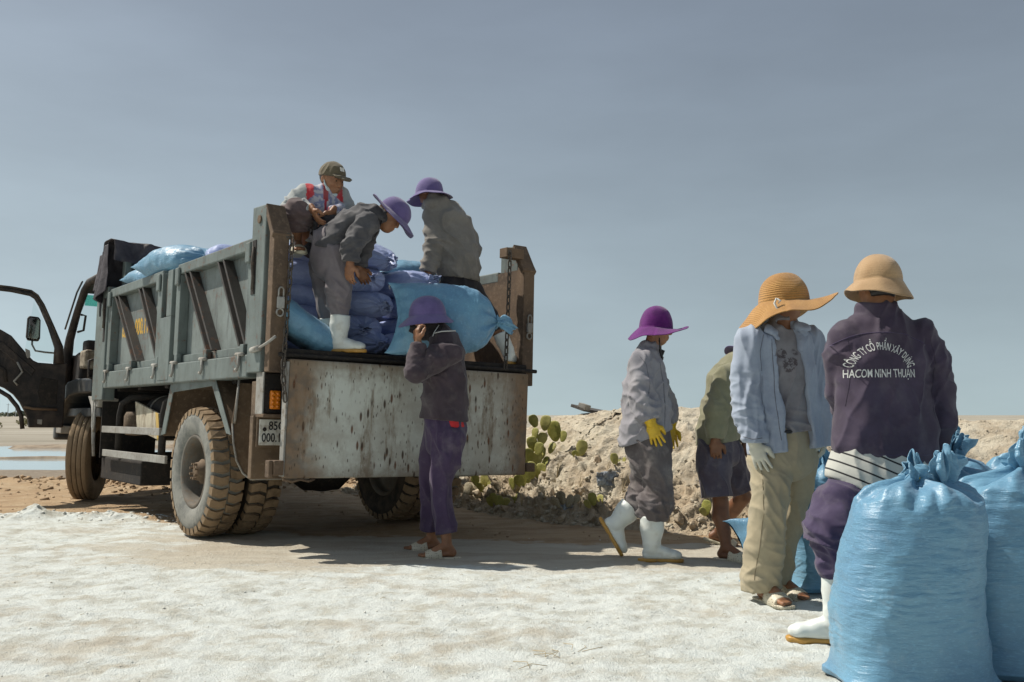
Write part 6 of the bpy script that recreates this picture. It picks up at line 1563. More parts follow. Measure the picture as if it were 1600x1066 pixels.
def worker_jacket():
    D0 = 4.2
    fg = Figure('man seen from behind in a dark printed work jacket, tan hat and white boots', (1.42, D0, gz(1.42, D0)), GRP)
    neck = J(1371, 470, D0); chest = J(1376, 555, D0 + 0.01); pel = J(1380, 735, D0)
    sh = [J(1317, 529, D0), J(1438, 528, D0)]; el = [J(1314, 608, D0 + .08), J(1465, 610, D0)]; wr = [J(1336, 672, D0 + .26), J(1460, 690, D0 + .13)]
    kn = [J(1303, 825, 4.14), J(1414, 850, 4.30)]; an = [J(1306, 966, 4.10), np.array([J(1420, 900, 4.36)[0], 4.36, gz(1.6, 4.36) + 0.094])]
    hip = [J(1340, 755, 4.19), J(1410, 758, 4.22)]
    b = Blob(0.0065); core(b, neck, pel, chest, sh, el, wr, hip, kn, an, X_)
    hc = J(1371, 446, D0 + .02); f = unit((-0.05, 1, -0.32)); b.limb([(neck - 0.03 * Z_, 0.070), (hc - 0.07 * Z_ - 0.012 * Y_, 0.066)], 0.03)
    L, r = head(b, hc, f, Z_, 0.98)
    hand(b, wr[0], (0.3, 0.85, -0.3), (1, 0, -0.2), (0, 0.2, 1), 0.95, 0.6); hand(b, wr[1], (-0.35, 0.8, -0.35), (-1, 0, -0.2), (0, 0.2, 1), 0.95, 0.6)
    V, F = b.mesh(1); body = fg.put('body', V, F, SKIN)
    h = Blob(0.006); ax = (f, Z_, np.cross(f, Z_)); h.ell(hc - f * 0.022 + Z_ * 0.028, (0.089, 0.088, 0.080), (X_ * 0 + f, unit(np.cross(np.cross(f, Z_), f)), np.cross(f, Z_)), 0.01)
    h.ell(hc - Y_ * 0.062 - Z_ * 0.045, (0.055, 0.030, 0.045), None, 0.02); h.cut(hc - Z_ * 0.062 - Y_ * 0.05, (0, -0.3, -1)); V, F = h.mesh(1); fg.put('hair', V + 0.0025 * np.stack([pn(V * 90), pn(V * 90 + 7), pn(V * 90 + 17)], 1), F, HAIRM, body)
    b = Blob(0.0062)
    b.limb([(J(1370, 475, D0), 0.082, 0.080, X_), (J(1371, 492, D0), 0.092, 0.084, X_)], 0.01, cap0=True)
    b.limb([(J(1371, 499, D0), 0.085, 0.075, X_), (J(1374, 517, D0), 0.160, 0.098, X_), (J(1376, 538, D0), 0.200, 0.118, X_), (J(1378, 565, D0), 0.207, 0.132, X_), (J(1381, 620, D0), 0.202, 0.136, X_), (J(1383, 670, D0), 0.208, 0.140, X_), (J(1384, 700, D0), 0.216, 0.146, X_), (J(1384, 710, D0), 0.206, 0.138, X_), (J(1383, 731, D0), 0.203, 0.137, X_)], 0.025, cap1=True)
    b.limb([(sh[0] + 0.012 * X_, 0.080), (0.5 * (sh[0] + el[0]), 0.072), (el[0], 0.067), (wr[0] * 0.5 + el[0] * 0.5, 0.06), (wr[0], 0.05)], 0.03, cap1=True)
    b.limb([(sh[1] - 0.01 * X_, 0.083), (0.5 * (sh[1] + el[1]) + 0.005 * X_, 0.076), (el[1], 0.073), (J(1468, 655, D0 + .05), 0.066), (wr[1], 0.052), (J(1457, 702, D0 + .16), 0.052)], 0.03, cap1=True)
    V, F = b.mesh(1)
    V = drape(V, F, 7, [(unit((1, 0, 0.45)), 0.10, 4.0, 0.014, J(1400, 640, D0 - .1), 0.28), (unit((1, 0, -0.3)), 0.075, 4.5, 0.009), (unit((0.3, 0, 1)), 0.06, 2.5, 0.010, el[1] + 0.02 * Z_, 0.13), (unit((0.9, 0, 0.6)), 0.06, 3.0, 0.016, J(1316, 565, D0 - .05), 0.10), (unit((0.9, 0, -0.7)), 0.06, 3.0, 0.014, J(1440, 560, D0 - .05), 0.10), (unit((1, 0, 0)), 0.05, 5, 0.0025, J(1384, 690, D0 - .1), 0.16)], 0.006, calm=[(J(x_, 733, D0 + d_), 0.055) for x_ in range(1300, 1475, 14) for d_ in (-.15, -.09, 0)])
    jk = fg.put('jacket', V, F, HM_J); fg.last = (V, F)
    fg.seam([(1314, 532), (1320, 560), (1318, 600), (1313, 640)], D0, SEAMD, jk, 0.0013); fg.seam([(1440, 532), (1447, 565), (1446, 610), (1450, 660)], D0, SEAMD, jk, 0.0013)
    bvh = BVHTree.FromPolygons([tuple(v) for v in V], [tuple(q) for q in F])
    def project(P, off):   # push a print point onto the back of the jacket
        hh = bvh.ray_cast(Vector((P[0], P[1] - 0.6, P[2])), Vector((0, 1, 0)))
        return np.array([P[0], hh[0].y - off, P[2]]) if hh[0] is not None else np.asarray(P)
    def print_mesh(me):
        """cut a flat print into small faces and lay it on the cloth"""
        bm = bmesh.new(); bm.from_mesh(me); bmesh.ops.triangulate(bm, faces=bm.faces)
        for _ in range(3):
            es = [e for e in bm.edges if e.calc_length() > 0.008]
            if not es: break
            bmesh.ops.subdivide_edges(bm, edges=es, cuts=1); bmesh.ops.triangulate(bm, faces=bm.faces)
        for v in bm.verts:
            p = project(v.co, 0.0022); v.co = Vector(p - fg.base)
        bm.to_mesh(me); bm.free(); return me
    ctr = J(1379, 574, D0 - 0.15); pxm = (D0 - 0.14) / FPX      # metres per photo pixel on the back
    # straight line of the print
    me = text_mesh('HACOM NINH THUẬN', 1.0, PRINTM, 0.0, 0.009, 1.0)
    xs = [v.co.x for v in me.vertices]; ys = [v.co.y for v in me.vertices]; w = max(xs) - min(xs)
    sx_ = 102 * pxm / w; sy_ = 13.5 * pxm / 0.73
    y0 = J(1379, 584, D0 - 0.14)
    for v in me.vertices:
        x, y = v.co.x, v.co.y; v.co = Vector((y0[0] + (x - (max(xs) + min(xs)) / 2) * sx_, y0[1], y0[2] + y * sy_))
    obj('lettering', print_mesh(me), jk)
    # arched line
    s_ = 'CÔNG TY CỔ PHẦN XÂY DỰNG'
    me = text_mesh(s_, 1.0, PRINTM, 0.0, 0.009, 1.0)
    xs = [v.co.x for v in me.vertices]; w = max(xs) - min(xs); x0 = (max(xs) + min(xs)) / 2
    c0 = J(1379, 587, D0 - 0.14); a_, b_ = 47.0, 47.0
    for v in me.vertices:
        k = (v.co.x - x0) / (w / 2); ang = k * R(71); rad = v.co.y * 12.5 / 0.73
        v.co = Vector((c0[0] + math.sin(ang) * (48.5 + rad) * pxm, c0[1], c0[2] + (math.cos(ang) * (47.0 + rad) - 1) * pxm))
    obj('lettering', print_mesh(me), jk)
    # stitched yoke seam
    m = MB(); pts = []
    for k in range(60):
        px_ = 1304 + (1447 - 1304) * k / 59; py_ = 520 + 20 * (abs(px_ - 1376) / 72) ** 2.6
        p = J(px_, py_, D0 - 0.1); pts.append(project(p, 0.0005))
    m.tube(pts, 0.0022, 5); fg.mb('yoke_seam', m, HM_T, jk)
    m = MB(); pts = [project(J(1304 + (1460 - 1304) * k / 59, 709 + 0.5 * math.sin(k), D0), -0.001) for k in range(60)]; m.tube(pts, 0.002, 5); fg.mb('waist_seam', m, HM_T, jk)
    b = Blob(0.0062)
    b.limb([(J(1378, 712, D0), 0.208, 0.142, X_), (J(1376, 745, D0), 0.226, 0.152, X_), (J(1374, 790, D0), 0.235, 0.158, X_)], 0.02)
    b.cut(J(1318, 753, D0 - .1), (-0.42, 0, -0.9)); fg.garment('striped_shirt', b, STRIPE, 9, [(unit((1, 0, 0)), 0.08, 3, 0.008)], 0.005)
    b = Blob(0.0062)
    b.limb([(J(1376, 715, D0), 0.18, 0.128, X_), (J(1376, 745, D0), 0.195, 0.135, X_), (J(1376, 772, D0), 0.195, 0.135, X_)], 0.03)
    b.limb([(J(1342, 768, 4.2), 0.112), (J(1318, 792, 4.16), 0.115), (J(1303, 822, 4.13), 0.110), (J(1303, 850, 4.13), 0.092), (J(1304, 878, 4.12), 0.074), (J(1305, 892, 4.12), 0.062), (J(1305, 905, 4.12), 0.050)], 0.035, cap1=True)
    b.limb([(hip[1], 0.13), (J(1412, 800, 4.27), 0.115), (kn[1], 0.10), (J(1418, 905, 4.35), 0.07)], 0.035, cap1=True)
    fg.garment('trousers', b, HM_T, 11, [(unit((0.15, 0, 1)), 0.075, 2.2, 0.026, J(1305, 838, 4.05), 0.16), (unit((0.6, 0, 0.8)), 0.05, 2.6, 0.014, J(1310, 860, 4.05), 0.16), (unit((1, 0, 0.3)), 0.09, 3, 0.012)], 0.007, calm=[(J(1305, 900, 4.12), 0.06)])
    boot(fg, J(1305, 893, 4.12), np.array([J(1309, 960, 4.11)[0], 4.11, gz(1.38, 4.1) + 0.094]), (-0.95, 0.30, 0), Z_, BOOTM, SOLEM, 0.92, 0.064, 0.056, 5)
    boot(fg, J(1418, 895, 4.35), an[1], (-0.2, 1, 0), Z_, BOOTM, SOLEM, 0.92, 0.066, 0.056, 6)
    hat(fg, J(1372, 441, D0 + .01), unit((-0.05, 1, -0.02)), Z_, FELT, 0.094, 0.120, 0.050, 0.0, 0.05, 0.30, 4, lambda a: -0.066 - 0.020 * math.sin(a) - 0.010 * math.cos(2 * a), 1.1)
worker_jacket()

# ---- G: straw hat, open pale blue shirt
GM_S = cloth('pale_blue_shirt', (0.30, 0.345, 0.43), (0.36, 0.42, 0.50), 0.05)
GM_T = cloth('beige_trousers', (0.40, 0.345, 0.235), (0.32, 0.27, 0.18), 0.15, dustcol=(0.30, 0.24, 0.16))
t = NT('printed_tee'); n1 = t.noise(7, 6, 0.65); n2 = t.voro(24, t.map((1, 1, 1.2)), 'F1'); n3 = t.noise(18, 4, 0.7)
q = t.sep(t.tc())
def spot(px_, py_, r_):
    c_ = at(px_, py_, 4.93) - np.array([1.36, 5.05, gz(1.36, 5.05)]); nd = t.n.new('ShaderNodeVectorMath'); nd.operation = 'DISTANCE'; t.l.new(t.tc(), nd.inputs[0]); nd.inputs[1].default_value = tuple(c_); return t.rng(nd.outputs['Value'], r_, r_ * 0.8)
n4 = t.noise(55, 4, 0.7)
sp_ = t.math('MAXIMUM', t.math('MAXIMUM', spot(1222, 553, 0.030), spot(1245, 548, 0.032)), t.math('MAXIMUM', spot(1231, 571, 0.042), spot(1239, 566, 0.03)))
pm = t.math('MULTIPLY', sp_, t.rng(n4, 0.42, 0.52))
hi_ = t.math('MULTIPLY', t.rng(q[2], 1.21, 1.24), t.rng(q[2], 1.36, 1.33))
c = t.mix(t.rng(n1, 0.35, 0.68), (0.25, 0.245, 0.26), (0.19, 0.18, 0.19))
c = t.mix(t.math('MULTIPLY', t.rng(n1, 0.58, 0.68), 0.5), c, (0.10, 0.075, 0.06))
c = t.mix(t.math('MULTIPLY', pm, 0.85), c, (0.07, 0.055, 0.06))
TEEM = t.set(col=c, rough=0.9, nrm=t.bump(t.noise(40, 4, 0.6), 0.3, 0.005))
STRAW = knit('golden_straw', (0.50, 0.270, 0.085), (0.40, 0.20, 0.06), True)
GGLOVE = cloth('grey_white_glove', (0.52, 0.51, 0.42), (0.62, 0.60, 0.52), 0.1)
def worker_straw():
    D0 = 5.05
    fg = Figure('worker in a wide straw hat, open pale blue shirt, beige trousers and sandals', (1.36, D0, gz(1.36, D0)), GRP)
    f = unit((0.42, -0.9, 0)); lat = unit((0.9, 0.42, 0))
    neck = J(1219, 508, D0); chest = J(1224, 560, D0); pel = J(1224, 695, D0)
    sh = [J(1173, 534, D0 - .07), J(1262, 532, D0 + .07)]; el = [J(1165, 612, D0 - .08), J(1278, 604, D0 + .10)]; wr = [J(1179, 691, D0 - .14), J(1289, 684, D0 + .04)]
    hip = [J(1203, 718, D0 - .04), J(1246, 716, D0 + .07)]; kn = [J(1201, 800, D0 - .09), J(1236, 800, D0 + .12)]
    an = [gnd(1191, 5.03), gnd(1214, 5.20)]
    b = Blob(0.006); core(b, neck, pel, chest, sh, el, wr, hip, kn, an, lat)
    hf = unit((0.88, -0.36, -0.32)); hc = J(1226, 466, D0); b.limb([(neck - 0.03 * Z_, 0.056), (hc - 0.06 * Z_ - 0.012 * hf, 0.050)], 0.03)
    L, r = head(b, hc, hf, Z_, 1.0)
    foot_bare(b, an[0], (0.32, -0.95, 0), Z_, 1.0); foot_bare(b, an[1], (0.5, -0.86, 0), Z_, 0.98)
    V, F = b.mesh(1); body = fg.put('body', V, F, SKIN); face_parts(fg, body, L)
    b = Blob(0.0062)
    b.limb([(J(1221, 511, D0), 0.080, 0.068, lat), (J(1220, 522, D0), 0.14, 0.082, lat), (J(1222, 540, D0), 0.168, 0.10, lat), (J(1226, 580, D0), 0.168, 0.115, lat), (J(1232, 630, D0), 0.158, 0.108, lat), (J(1238, 675, D0), 0.165, 0.118, lat)], 0.02, cap1=True)
    b.ell(J(1222, 509, D0 - 0.03), (0.055, 0.055, 0.03), None, 0.012, 'sub')
    fg.garment('tee_shirt', b, TEEM, 13, [(unit((0.9, 0, -0.5)), 0.07, 3.5, 0.012), (Z_, 0.05, 3.0, 0.012, J(1245, 665, D0 - .1), 0.10)], 0.006)
    b = Blob(0.0062)
    b.limb([(J(1217, 512, D0 + .02), 0.09, 0.07, lat), (J(1217, 521, D0 + .01), 0.15, 0.09, lat), (J(1219, 540, D0), 0.190, 0.118, lat), (J(1222, 580, D0), 0.192, 0.138, lat), (J(1226, 640, D0), 0.205, 0.150, lat), (J(1230, 716, D0), 0.232, 0.158, lat)], 0.02)
    b.limb([(sh[0], 0.082), (0.5 * (sh[0] + el[0]), 0.077), (el[0], 0.073), (0.5 * (el[0] + wr[0]), 0.066), (wr[0] + 0.02 * Z_, 0.058), (wr[0] - 0.004 * Z_, 0.056)], 0.03, cap1=True)
    b.limb([(sh[1], 0.075), (el[1], 0.082), (J(1286, 655, D0 + .05), 0.072), (wr[1] + 0.02 * Z_, 0.064)], 0.03, cap1=True)
    b.limb([(J(1266, 560, D0 + .05), 0.05), (J(1278, 640, D0 + .03), 0.065), (J(1284, 700, D0 + .0), 0.055)], 0.04)
    e_ = np.array([0.075, 0, -1.0]); vw = unit((0.30, -0.95, 0))
    n_l = unit(np.cross(vw, e_)); n_l = n_l if n_l[0] < 0 else -n_l
    e2 = np.array([0.085, 0, -1.0]); n_r = unit(np.cross(vw, e2)); n_r = n_r if n_r[0] > 0 else -n_r
    b.wedge([(J(1218, 600, D0 - .15), n_l), (J(1259, 600, D0 - .10), n_r), (J(1222, 560, D0 + .01), -f)], None)
    b.cut(J(1225, 704, D0), (0.10, 0, -0.99))
    b.limb([(J(1194, 513, D0 - .05), 0.012, 0.022, Z_), (J(1205, 518, D0 - .11), 0.012, 0.032, Z_), (J(1213, 528, D0 - .125), 0.006, 0.016, Z_)], 0.006)
    b.limb([(J(1243, 508, D0 - .02), 0.010, 0.020, Z_), (J(1253, 512, D0 - .06), 0.010, 0.026, Z_), (J(1255, 522, D0 - .07), 0.006, 0.012, Z_)], 0.006)
    gs_ = fg.garment('open_shirt', b, GM_S, 15, [(unit((0.15, 0, 1)), 0.055, 2.4, 0.011, J(1165, 630, D0 - .1), 0.14), (unit((0.5, 0, 0.85)), 0.045, 2.4, 0.009, J(1172, 660, D0 - .1), 0.11), (unit((1, 0, 0.12)), 0.07, 5, 0.010), (unit((1, 0, -0.2)), 0.045, 5, 0.006)], 0.006, smooth=1)
    fg.seam([(1190, 524), (1184, 550), (1186, 585)], 4.95, SEAMB, gs_); fg.seam([(1206, 530), (1209, 580), (1212, 640), (1220, 695)], 4.9, SEAMB, gs_); fg.seam([(1158, 682), (1172, 686), (1190, 684)], 4.9, SEAMB, gs_)
    b = Blob(0.0064)
    b.limb([(J(1226, 668, D0), 0.160, 0.115, lat), (J(1226, 690, D0), 0.172, 0.125, lat), (J(1225, 715, D0), 0.178, 0.130, lat)], 0.03, cap0=True)
    b.limb([(hip[0], 0.112), (J(1204, 755, D0 - .07), 0.098), (kn[0], 0.086), (J(1196, 858, D0 - .05), 0.090), (J(1191, 900, D0 - .02), 0.096), (J(1190, 922, D0), 0.094)], 0.03, cap1=True, n1=(0.1, 0, -1))
    b.limb([(hip[1], 0.108), (J(1243, 755, D0 + .1), 0.092), (kn[1], 0.078), (J(1221, 858, D0 + .13), 0.074), (J(1213, 912, D0 + .15), 0.078)], 0.03, cap1=True, n1=(0.1, 0, -1))
    gt_ = fg.garment('trousers', b, GM_T, 17, [(unit((0.3, 0, 1)), 0.085, 2.2, 0.010, J(1198, 880, D0 - .05), 0.20), (unit((0.8, 0, 0.6)), 0.06, 3.0, 0.009, J(1205, 780, D0 - .1), 0.2), (unit((1, 0, 0.2)), 0.08, 4, 0.009), (unit((0.25, 0, 1)), 0.045, 2.4, 0.014, J(1192, 910, D0), 0.10)], 0.008)
    fg.seam([(1176, 690), (1183, 740), (1184, 800), (1179, 860), (1174, 910)], 5.0, SEAMM, gt_)
    m = MB(); m.tube([J(1206 + 40 * k / 12, 673 + 2 * math.sin(k / 12 * 3.1), D0 - 0.06 - 0.10 * math.sin(k / 12 * 3.14)) for k in range(13)], 0.010, 6); fg.mb('belt', m, HAIRM)
    gl = Blob(0.0045); d = unit(J(1192, 732, D0 - .16) - wr[0]); gl.limb([(wr[0] - d * 0.035, 0.046), (wr[0], 0.034)], 0.012)
    hand(gl, wr[0] + d * 0.006, d, unit((0.45, 0.9, 0)), unit((0.8, -0.55, 0)), 0.98, 0.20, 0.6, rad=1.0); V, F = gl.mesh(1); fg.put('glove', V, F, GGLOVE)
    gl = Blob(0.0055); hand(gl, wr[1], (-0.25, -0.2, -0.9), (-0.6, 0.6, -0.2), (-0.3, -0.9, 0), 0.98, 0.55, 0.2, rad=1.1); V, F = gl.mesh(1); fg.put('glove', V, F, GGLOVE)
    sandal(fg, an[0], (0.32, -0.95, 0), Z_, SANDP, 1.0); sandal(fg, an[1], (0.5, -0.86, 0), Z_, SANDP, 0.98)
    fh = unit((0.92, -0.38, 0.04))
    ha = hat(fg, J(1225, 474, D0), fh, Z_, STRAW, 0.116, 0.160, 0.128, 0.15, 0.05, 0.50, 3, lambda a: 0.070 * math.cos(a) - 0.062 * max(0, math.sin(a)) - 0.030, 1.08, thick=0.004)
    m = MB(); m.tube([J(1213, 466, D0 - .15), J(1210, 474, D0 - .155), J(1214, 482, D0 - .16), J(1219, 487, D0 - .17)], [0.004, 0.006, 0.005, 0.003], 6); m.tube([J(1214, 467, D0 - .15), J(1220, 470, D0 - .155), J(1216, 474, D0 - .155)], [0.005, 0.005, 0.003], 6); fg.mb('cord', m, THREADM, ha)
worker_straw()

# ---- F: olive jacket and shorts, mostly hidden
FM_J = cloth('olive_jacket', (0.205, 0.20, 0.125), (0.27, 0.26, 0.175), 0.12)
FM_T = cloth('dark_shorts', (0.075, 0.06, 0.08), (0.13, 0.12, 0.15), 0.15)
LILAC = knit('lilac_knit', (0.15, 0.118, 0.275), (0.11, 0.085, 0.215))
def worker_olive():
    D0 = 6.75
    fg = Figure('worker in an olive jacket and dark shorts, bending behind the straw hat man', (1.42, D0, gz(1.42, D0)), GRP)
    neck = J(1156, 566, D0); chest = J(1140, 590, D0); pel = J(1124, 690, D0)
    sh = [J(1136, 588, D0 - .15), J(1146, 588, D0 + .15)]; el = [J(1120, 640, D0 - .2), J(1150, 640, D0 + .2)]; wr = [J(1118, 688, D0 - .22), J(1165, 690, D0 + .1)]
    hip = [J(1114, 705, D0 - .08), J(1136, 705, D0 + .10)]; kn = [J(1126, 785, D0 - .14), J(1162, 776, D0 + .2)]
    an = [gnd(1130, 6.50), np.array([J(1123, 826, 7.25)[0], 7.25, gz(1.55, 7.25) + 0.10])]
    b = Blob(0.006); core(b, neck, pel, chest, sh, el, wr, hip, kn, an, Y_)
    hc = J(1178, 560, D0 + .05); hf = unit((0.8, 0.35, -0.45)); b.limb([(neck, 0.055), (hc - 0.05 * Z_, 0.05)], 0.03); head(b, hc, hf, Z_, 0.95)
    for q in (0, 1): b.limb([(kn[q], 0.055), (kn[q] * 0.68 + an[q] * 0.32 - 0.012 * X_, 0.056), (kn[q] * 0.35 + an[q] * 0.65, 0.043), (an[q], 0.034)], 0.02)
    hand(b, wr[0], (0.02, 0.02, -1), (0.3, 0.95, 0), (0.95, -0.25, 0), 0.98, 0.28, 0.15); hand(b, wr[1], (0.3, 0, -1), (0.3, -0.95, 0), (0.9, 0.2, 0), 0.98, 0.3)
    foot_bare(b, an[0], (0.72, -0.69, 0), Z_, 0.98); foot_bare(b, an[1], (0.9, -0.25, -0.28), unit((0.28, 0, 0.96)), 0.98)
    V, F = b.mesh(1); fg.put('body', V, F, SKIN2)
    b = Blob(0.0085)
    b.limb([(J(1153, 566, D0), 0.09, 0.075, Y_), (J(1144, 575, D0), 0.15, 0.10, Y_), (J(1134, 600, D0), 0.185, 0.130, Y_), (J(1128, 640, D0), 0.19, 0.138, Y_), (J(1122, 675, D0), 0.195, 0.145, Y_), (J(1119, 710, D0), 0.20, 0.150, Y_)], 0.03)
    b.cut(J(1118, 692, D0), (0.16, 0, -0.98))
    for q in (0, 1): b.limb([(sh[q], 0.085), (0.5 * (sh[q] + el[q]), 0.080), (el[q], 0.078), (wr[q] * .6 + el[q] * .4, 0.066), (wr[q] + 0.01 * Z_, 0.054)], 0.03, cap1=True)
    fg.garment('jacket', b, FM_J, 19, [(unit((0.2, 0, 1)), 0.07, 2.5, 0.011, el[0], 0.15), (unit((1, 0, 0.4)), 0.08, 3, 0.010)], 0.006)
    b = Blob(0.0085)
    b.limb([(J(1120, 680, D0), 0.165, 0.125, Y_), (J(1124, 708, D0), 0.17, 0.13, Y_)], 0.03)
    b.limb([(hip[0], 0.115), (J(1115, 740, D0 - .12), 0.108), (J(1119, 777, D0 - .14), 0.106)], 0.03, cap1=True); b.limb([(hip[1], 0.115), (J(1146, 740, D0 + .16), 0.102), (J(1157, 768, D0 + .18), 0.092)], 0.03, cap1=True)
    fg.garment('shorts', b, FM_T, 21, [(unit((1, 0, 0.2)), 0.08, 3, 0.016)], 0.008)
    sandal(fg, an[0], (0.72, -0.69, 0), Z_, SANDP, 0.98); sandal(fg, an[1], (0.9, -0.25, -0.28), unit((0.28, 0, 0.96)), SANDM, 0.98)
    hat(fg, J(1177, 552, D0 + .05), unit((0.8, 0.35, -0.1)), Z_, LILAC, 0.100, 0.115, 0.085, 0.1, 0.0, 0.2, 5, lambda a: 0.055 * (math.cos(a - math.pi) > 0.2) * math.cos(a - math.pi) - 0.035, 1.1)
worker_olive()

# ---- D: carrying a sack on the shoulder
DM_S = cloth('dark_plum_sweater', (0.052, 0.038, 0.046), (0.08, 0.06, 0.078), 0.10)
DM_T = cloth('purple_trousers', (0.06, 0.039, 0.082), (0.082, 0.057, 0.11), 0.12)
t = NT('red_hem'); REDM = t.set(col=(0.52, 0.025, 0.03), rough=0.85)
def worker_carrier():
    D0 = 6.75
    fg = Figure('worker in dark plum clothes and a lilac hat carrying a blue sack on the shoulder', (-0.46, D0, gz(-0.46, D0)), GRP)
    neck = J(688, 520, D0); chest = J(694, 570, D0); pel = J(694, 668, D0)
    sh = [J(701, 550, D0 - .17), J(692, 548, D0 + .17)]; el = [J(650, 583, D0 - .26), J(664, 585, D0 + .22)]; wr = [J(653, 535, D0 - .24), J(652, 530, D0 + .16)]
    hip = [J(701, 688, D0 - .08), J(684, 688, D0 + .10)]; kn = [J(688, 752, D0 - .10), J(673, 752, D0 + .18)]
    an = [gnd(700, 6.62), gnd(676, 7.00)]
    b = Blob(0.006); core(b, neck, pel, chest, sh, el, wr, hip, kn, an, Y_)
    hf = unit((-0.93, -0.15, -0.35)); hc = J(665, 499, D0 - .02); b.limb([(neck, 0.055), (hc - 0.06 * Z_ + 0.012 * X_, 0.05)], 0.03); L, r = head(b, hc, hf, Z_, 0.98)
    hand(b, wr[0], unit((-0.12, -0.02, 1)), unit((0.75, 0.6, 0.1)), unit((0.55, -0.8, 0)), 1.0, 0.75, 0.1, tcurl=0.8)
    hand(b, wr[1], unit((-0.3, 0.1, 1)), unit((0.5, 0.8, 0)), unit((0.6, -0.6, 0)), 1.0, 0.6, 0.1)
    foot_bare(b, an[0], (-1, -0.12, 0), Z_, 0.98); foot_bare(b, an[1], (-1, -0.25, 0), Z_, 0.98)
    V, F = b.mesh(1); body = fg.put('body', V, F, SKIN); face_parts(fg, body, L, 0.98)
    b = Blob(0.008)
    b.limb([(J(688, 522, D0), 0.085, 0.078, Y_), (J(694, 535, D0), 0.165, 0.100, Y_), (J(696, 555, D0), 0.19, 0.130, Y_), (J(696, 590, D0), 0.19, 0.150, Y_), (J(695, 625, D0), 0.185, 0.157, Y_), (J(694, 657, D0), 0.188, 0.164, Y_)], 0.03, cap1=True, n1=(-0.09, 0, -1))
    b.limb([(sh[0] + 0.01 * X_, 0.090), (0.55 * sh[0] + 0.45 * el[0], 0.084), (el[0], 0.070), (0.5 * (el[0] + wr[0]), 0.058), (wr[0] - 0.015 * Z_, 0.044)], 0.025, cap1=True)
    b.limb([(sh[1], 0.085), (el[1], 0.065), (wr[1] - 0.015 * Z_, 0.045)], 0.03, cap1=True)
    fg.garment('sweater', b, DM_S, 23, [(unit((0.8, 0, 0.6)), 0.08, 3.0, 0.018, J(690, 570, D0 - .2), 0.2), (unit((1, 0, 0.5)), 0.09, 4, 0.012), (unit((0, 0, 1)), 0.04, 2.5, 0.012, (el[0] + wr[0]) / 2, 0.07), (unit((0.6, 0, -0.8)), 0.05, 2.5, 0.014, el[0] + 0.08 * X_, 0.10)], 0.006)
    b = Blob(0.008); b.limb([(J(703, 650, D0), 0.165, 0.095, Y_), (J(705, 667, D0), 0.170, 0.103, Y_)], 0.01, cap0=True, cap1=True, n1=(-0.12, 0, -1)); V, F = b.mesh(1); fg.put('red_undershirt', V, F, REDM)
    b = Blob(0.008)
    b.limb([(J(694, 648, D0), 0.16, 0.142, Y_), (J(695, 672, D0), 0.168, 0.140, Y_), (J(694, 692, D0), 0.165, 0.128, Y_)], 0.03)
    b.limb([(hip[0], 0.118), (J(697, 720, D0 - .1), 0.096), (kn[0], 0.080), (J(692, 800, 6.64), 0.076), (J(697, 834, 6.63), 0.074)], 0.03, cap1=True)
    b.limb([(hip[1], 0.110), (J(677, 720, D0 + .12), 0.088), (kn[1], 0.072), (J(672, 800, 6.97), 0.066), (J(674, 829, 6.99), 0.068)], 0.03, cap1=True)
    fg.garment('trousers', b, DM_T, 25, [(unit((1, 0, 0.12)), 0.075, 5, 0.014), (unit((0.8, 0, 0.7)), 0.07, 3, 0.012, J(695, 690, D0 - .1), 0.15)], 0.005)
    sandal(fg, an[0], (-1, -0.12, 0), Z_, SANDP, 0.98); sandal(fg, an[1], (-1, -0.25, 0), Z_, SANDP, 0.98)
    b = Blob(0.007); b.limb([(J(668, 512, D0 - .03), 0.075, 0.07, Y_), (J(680, 520, D0), 0.095, 0.075, Y_), (J(690, 526, D0), 0.11, 0.075, Y_)], 0.02); b.limb([(J(652, 512, D0 - .02), 0.055), (J(662, 517, D0 - .02), 0.07)], 0.02)
    fg.garment('scarf', b, cloth('black_scarf', (0.022, 0.018, 0.020), (0.04, 0.034, 0.036)), 27, [(unit((0.4, 0, 1)), 0.04, 3, 0.012)], 0.006)
    hat(fg, J(668, 495, D0 - .02), unit((-1, -0.05, -0.06)), Z_, LILAC, 0.112, 0.146, 0.066, 0.1, 0.25, 0.22, 6, lambda a: -0.050 - 0.012 * math.sin(a) * -1 - 0.006 * math.cos(a), 1.12)
    m = MB(); m.tube([J(686, 508, D0 - .12), J(678, 520, D0 - .16), J(676, 526, D0 - .17)], 0.003, 5); m.tube([J(678, 521, D0 - .16), J(690, 518, D0 - .17), J(712, 517, D0 - .15)], 0.004, 5); fg.mb('cord', m, THREADM)
worker_carrier()
sack_object('sack', 'bright blue sack carried on the shoulder of the plum clothed worker', frame(J(697, 500, 6.95), unit((1, 0.09, -0.035)), unit((0.05, -1, 0.12))), 101, SACKM, 'sacks carried by workers', L=0.76, W=0.262, T=0.135, end0='seam', end1='tie', tuft=0.12, spread=0.06, ears=0.055, nu=130, nv=120, threads=True)

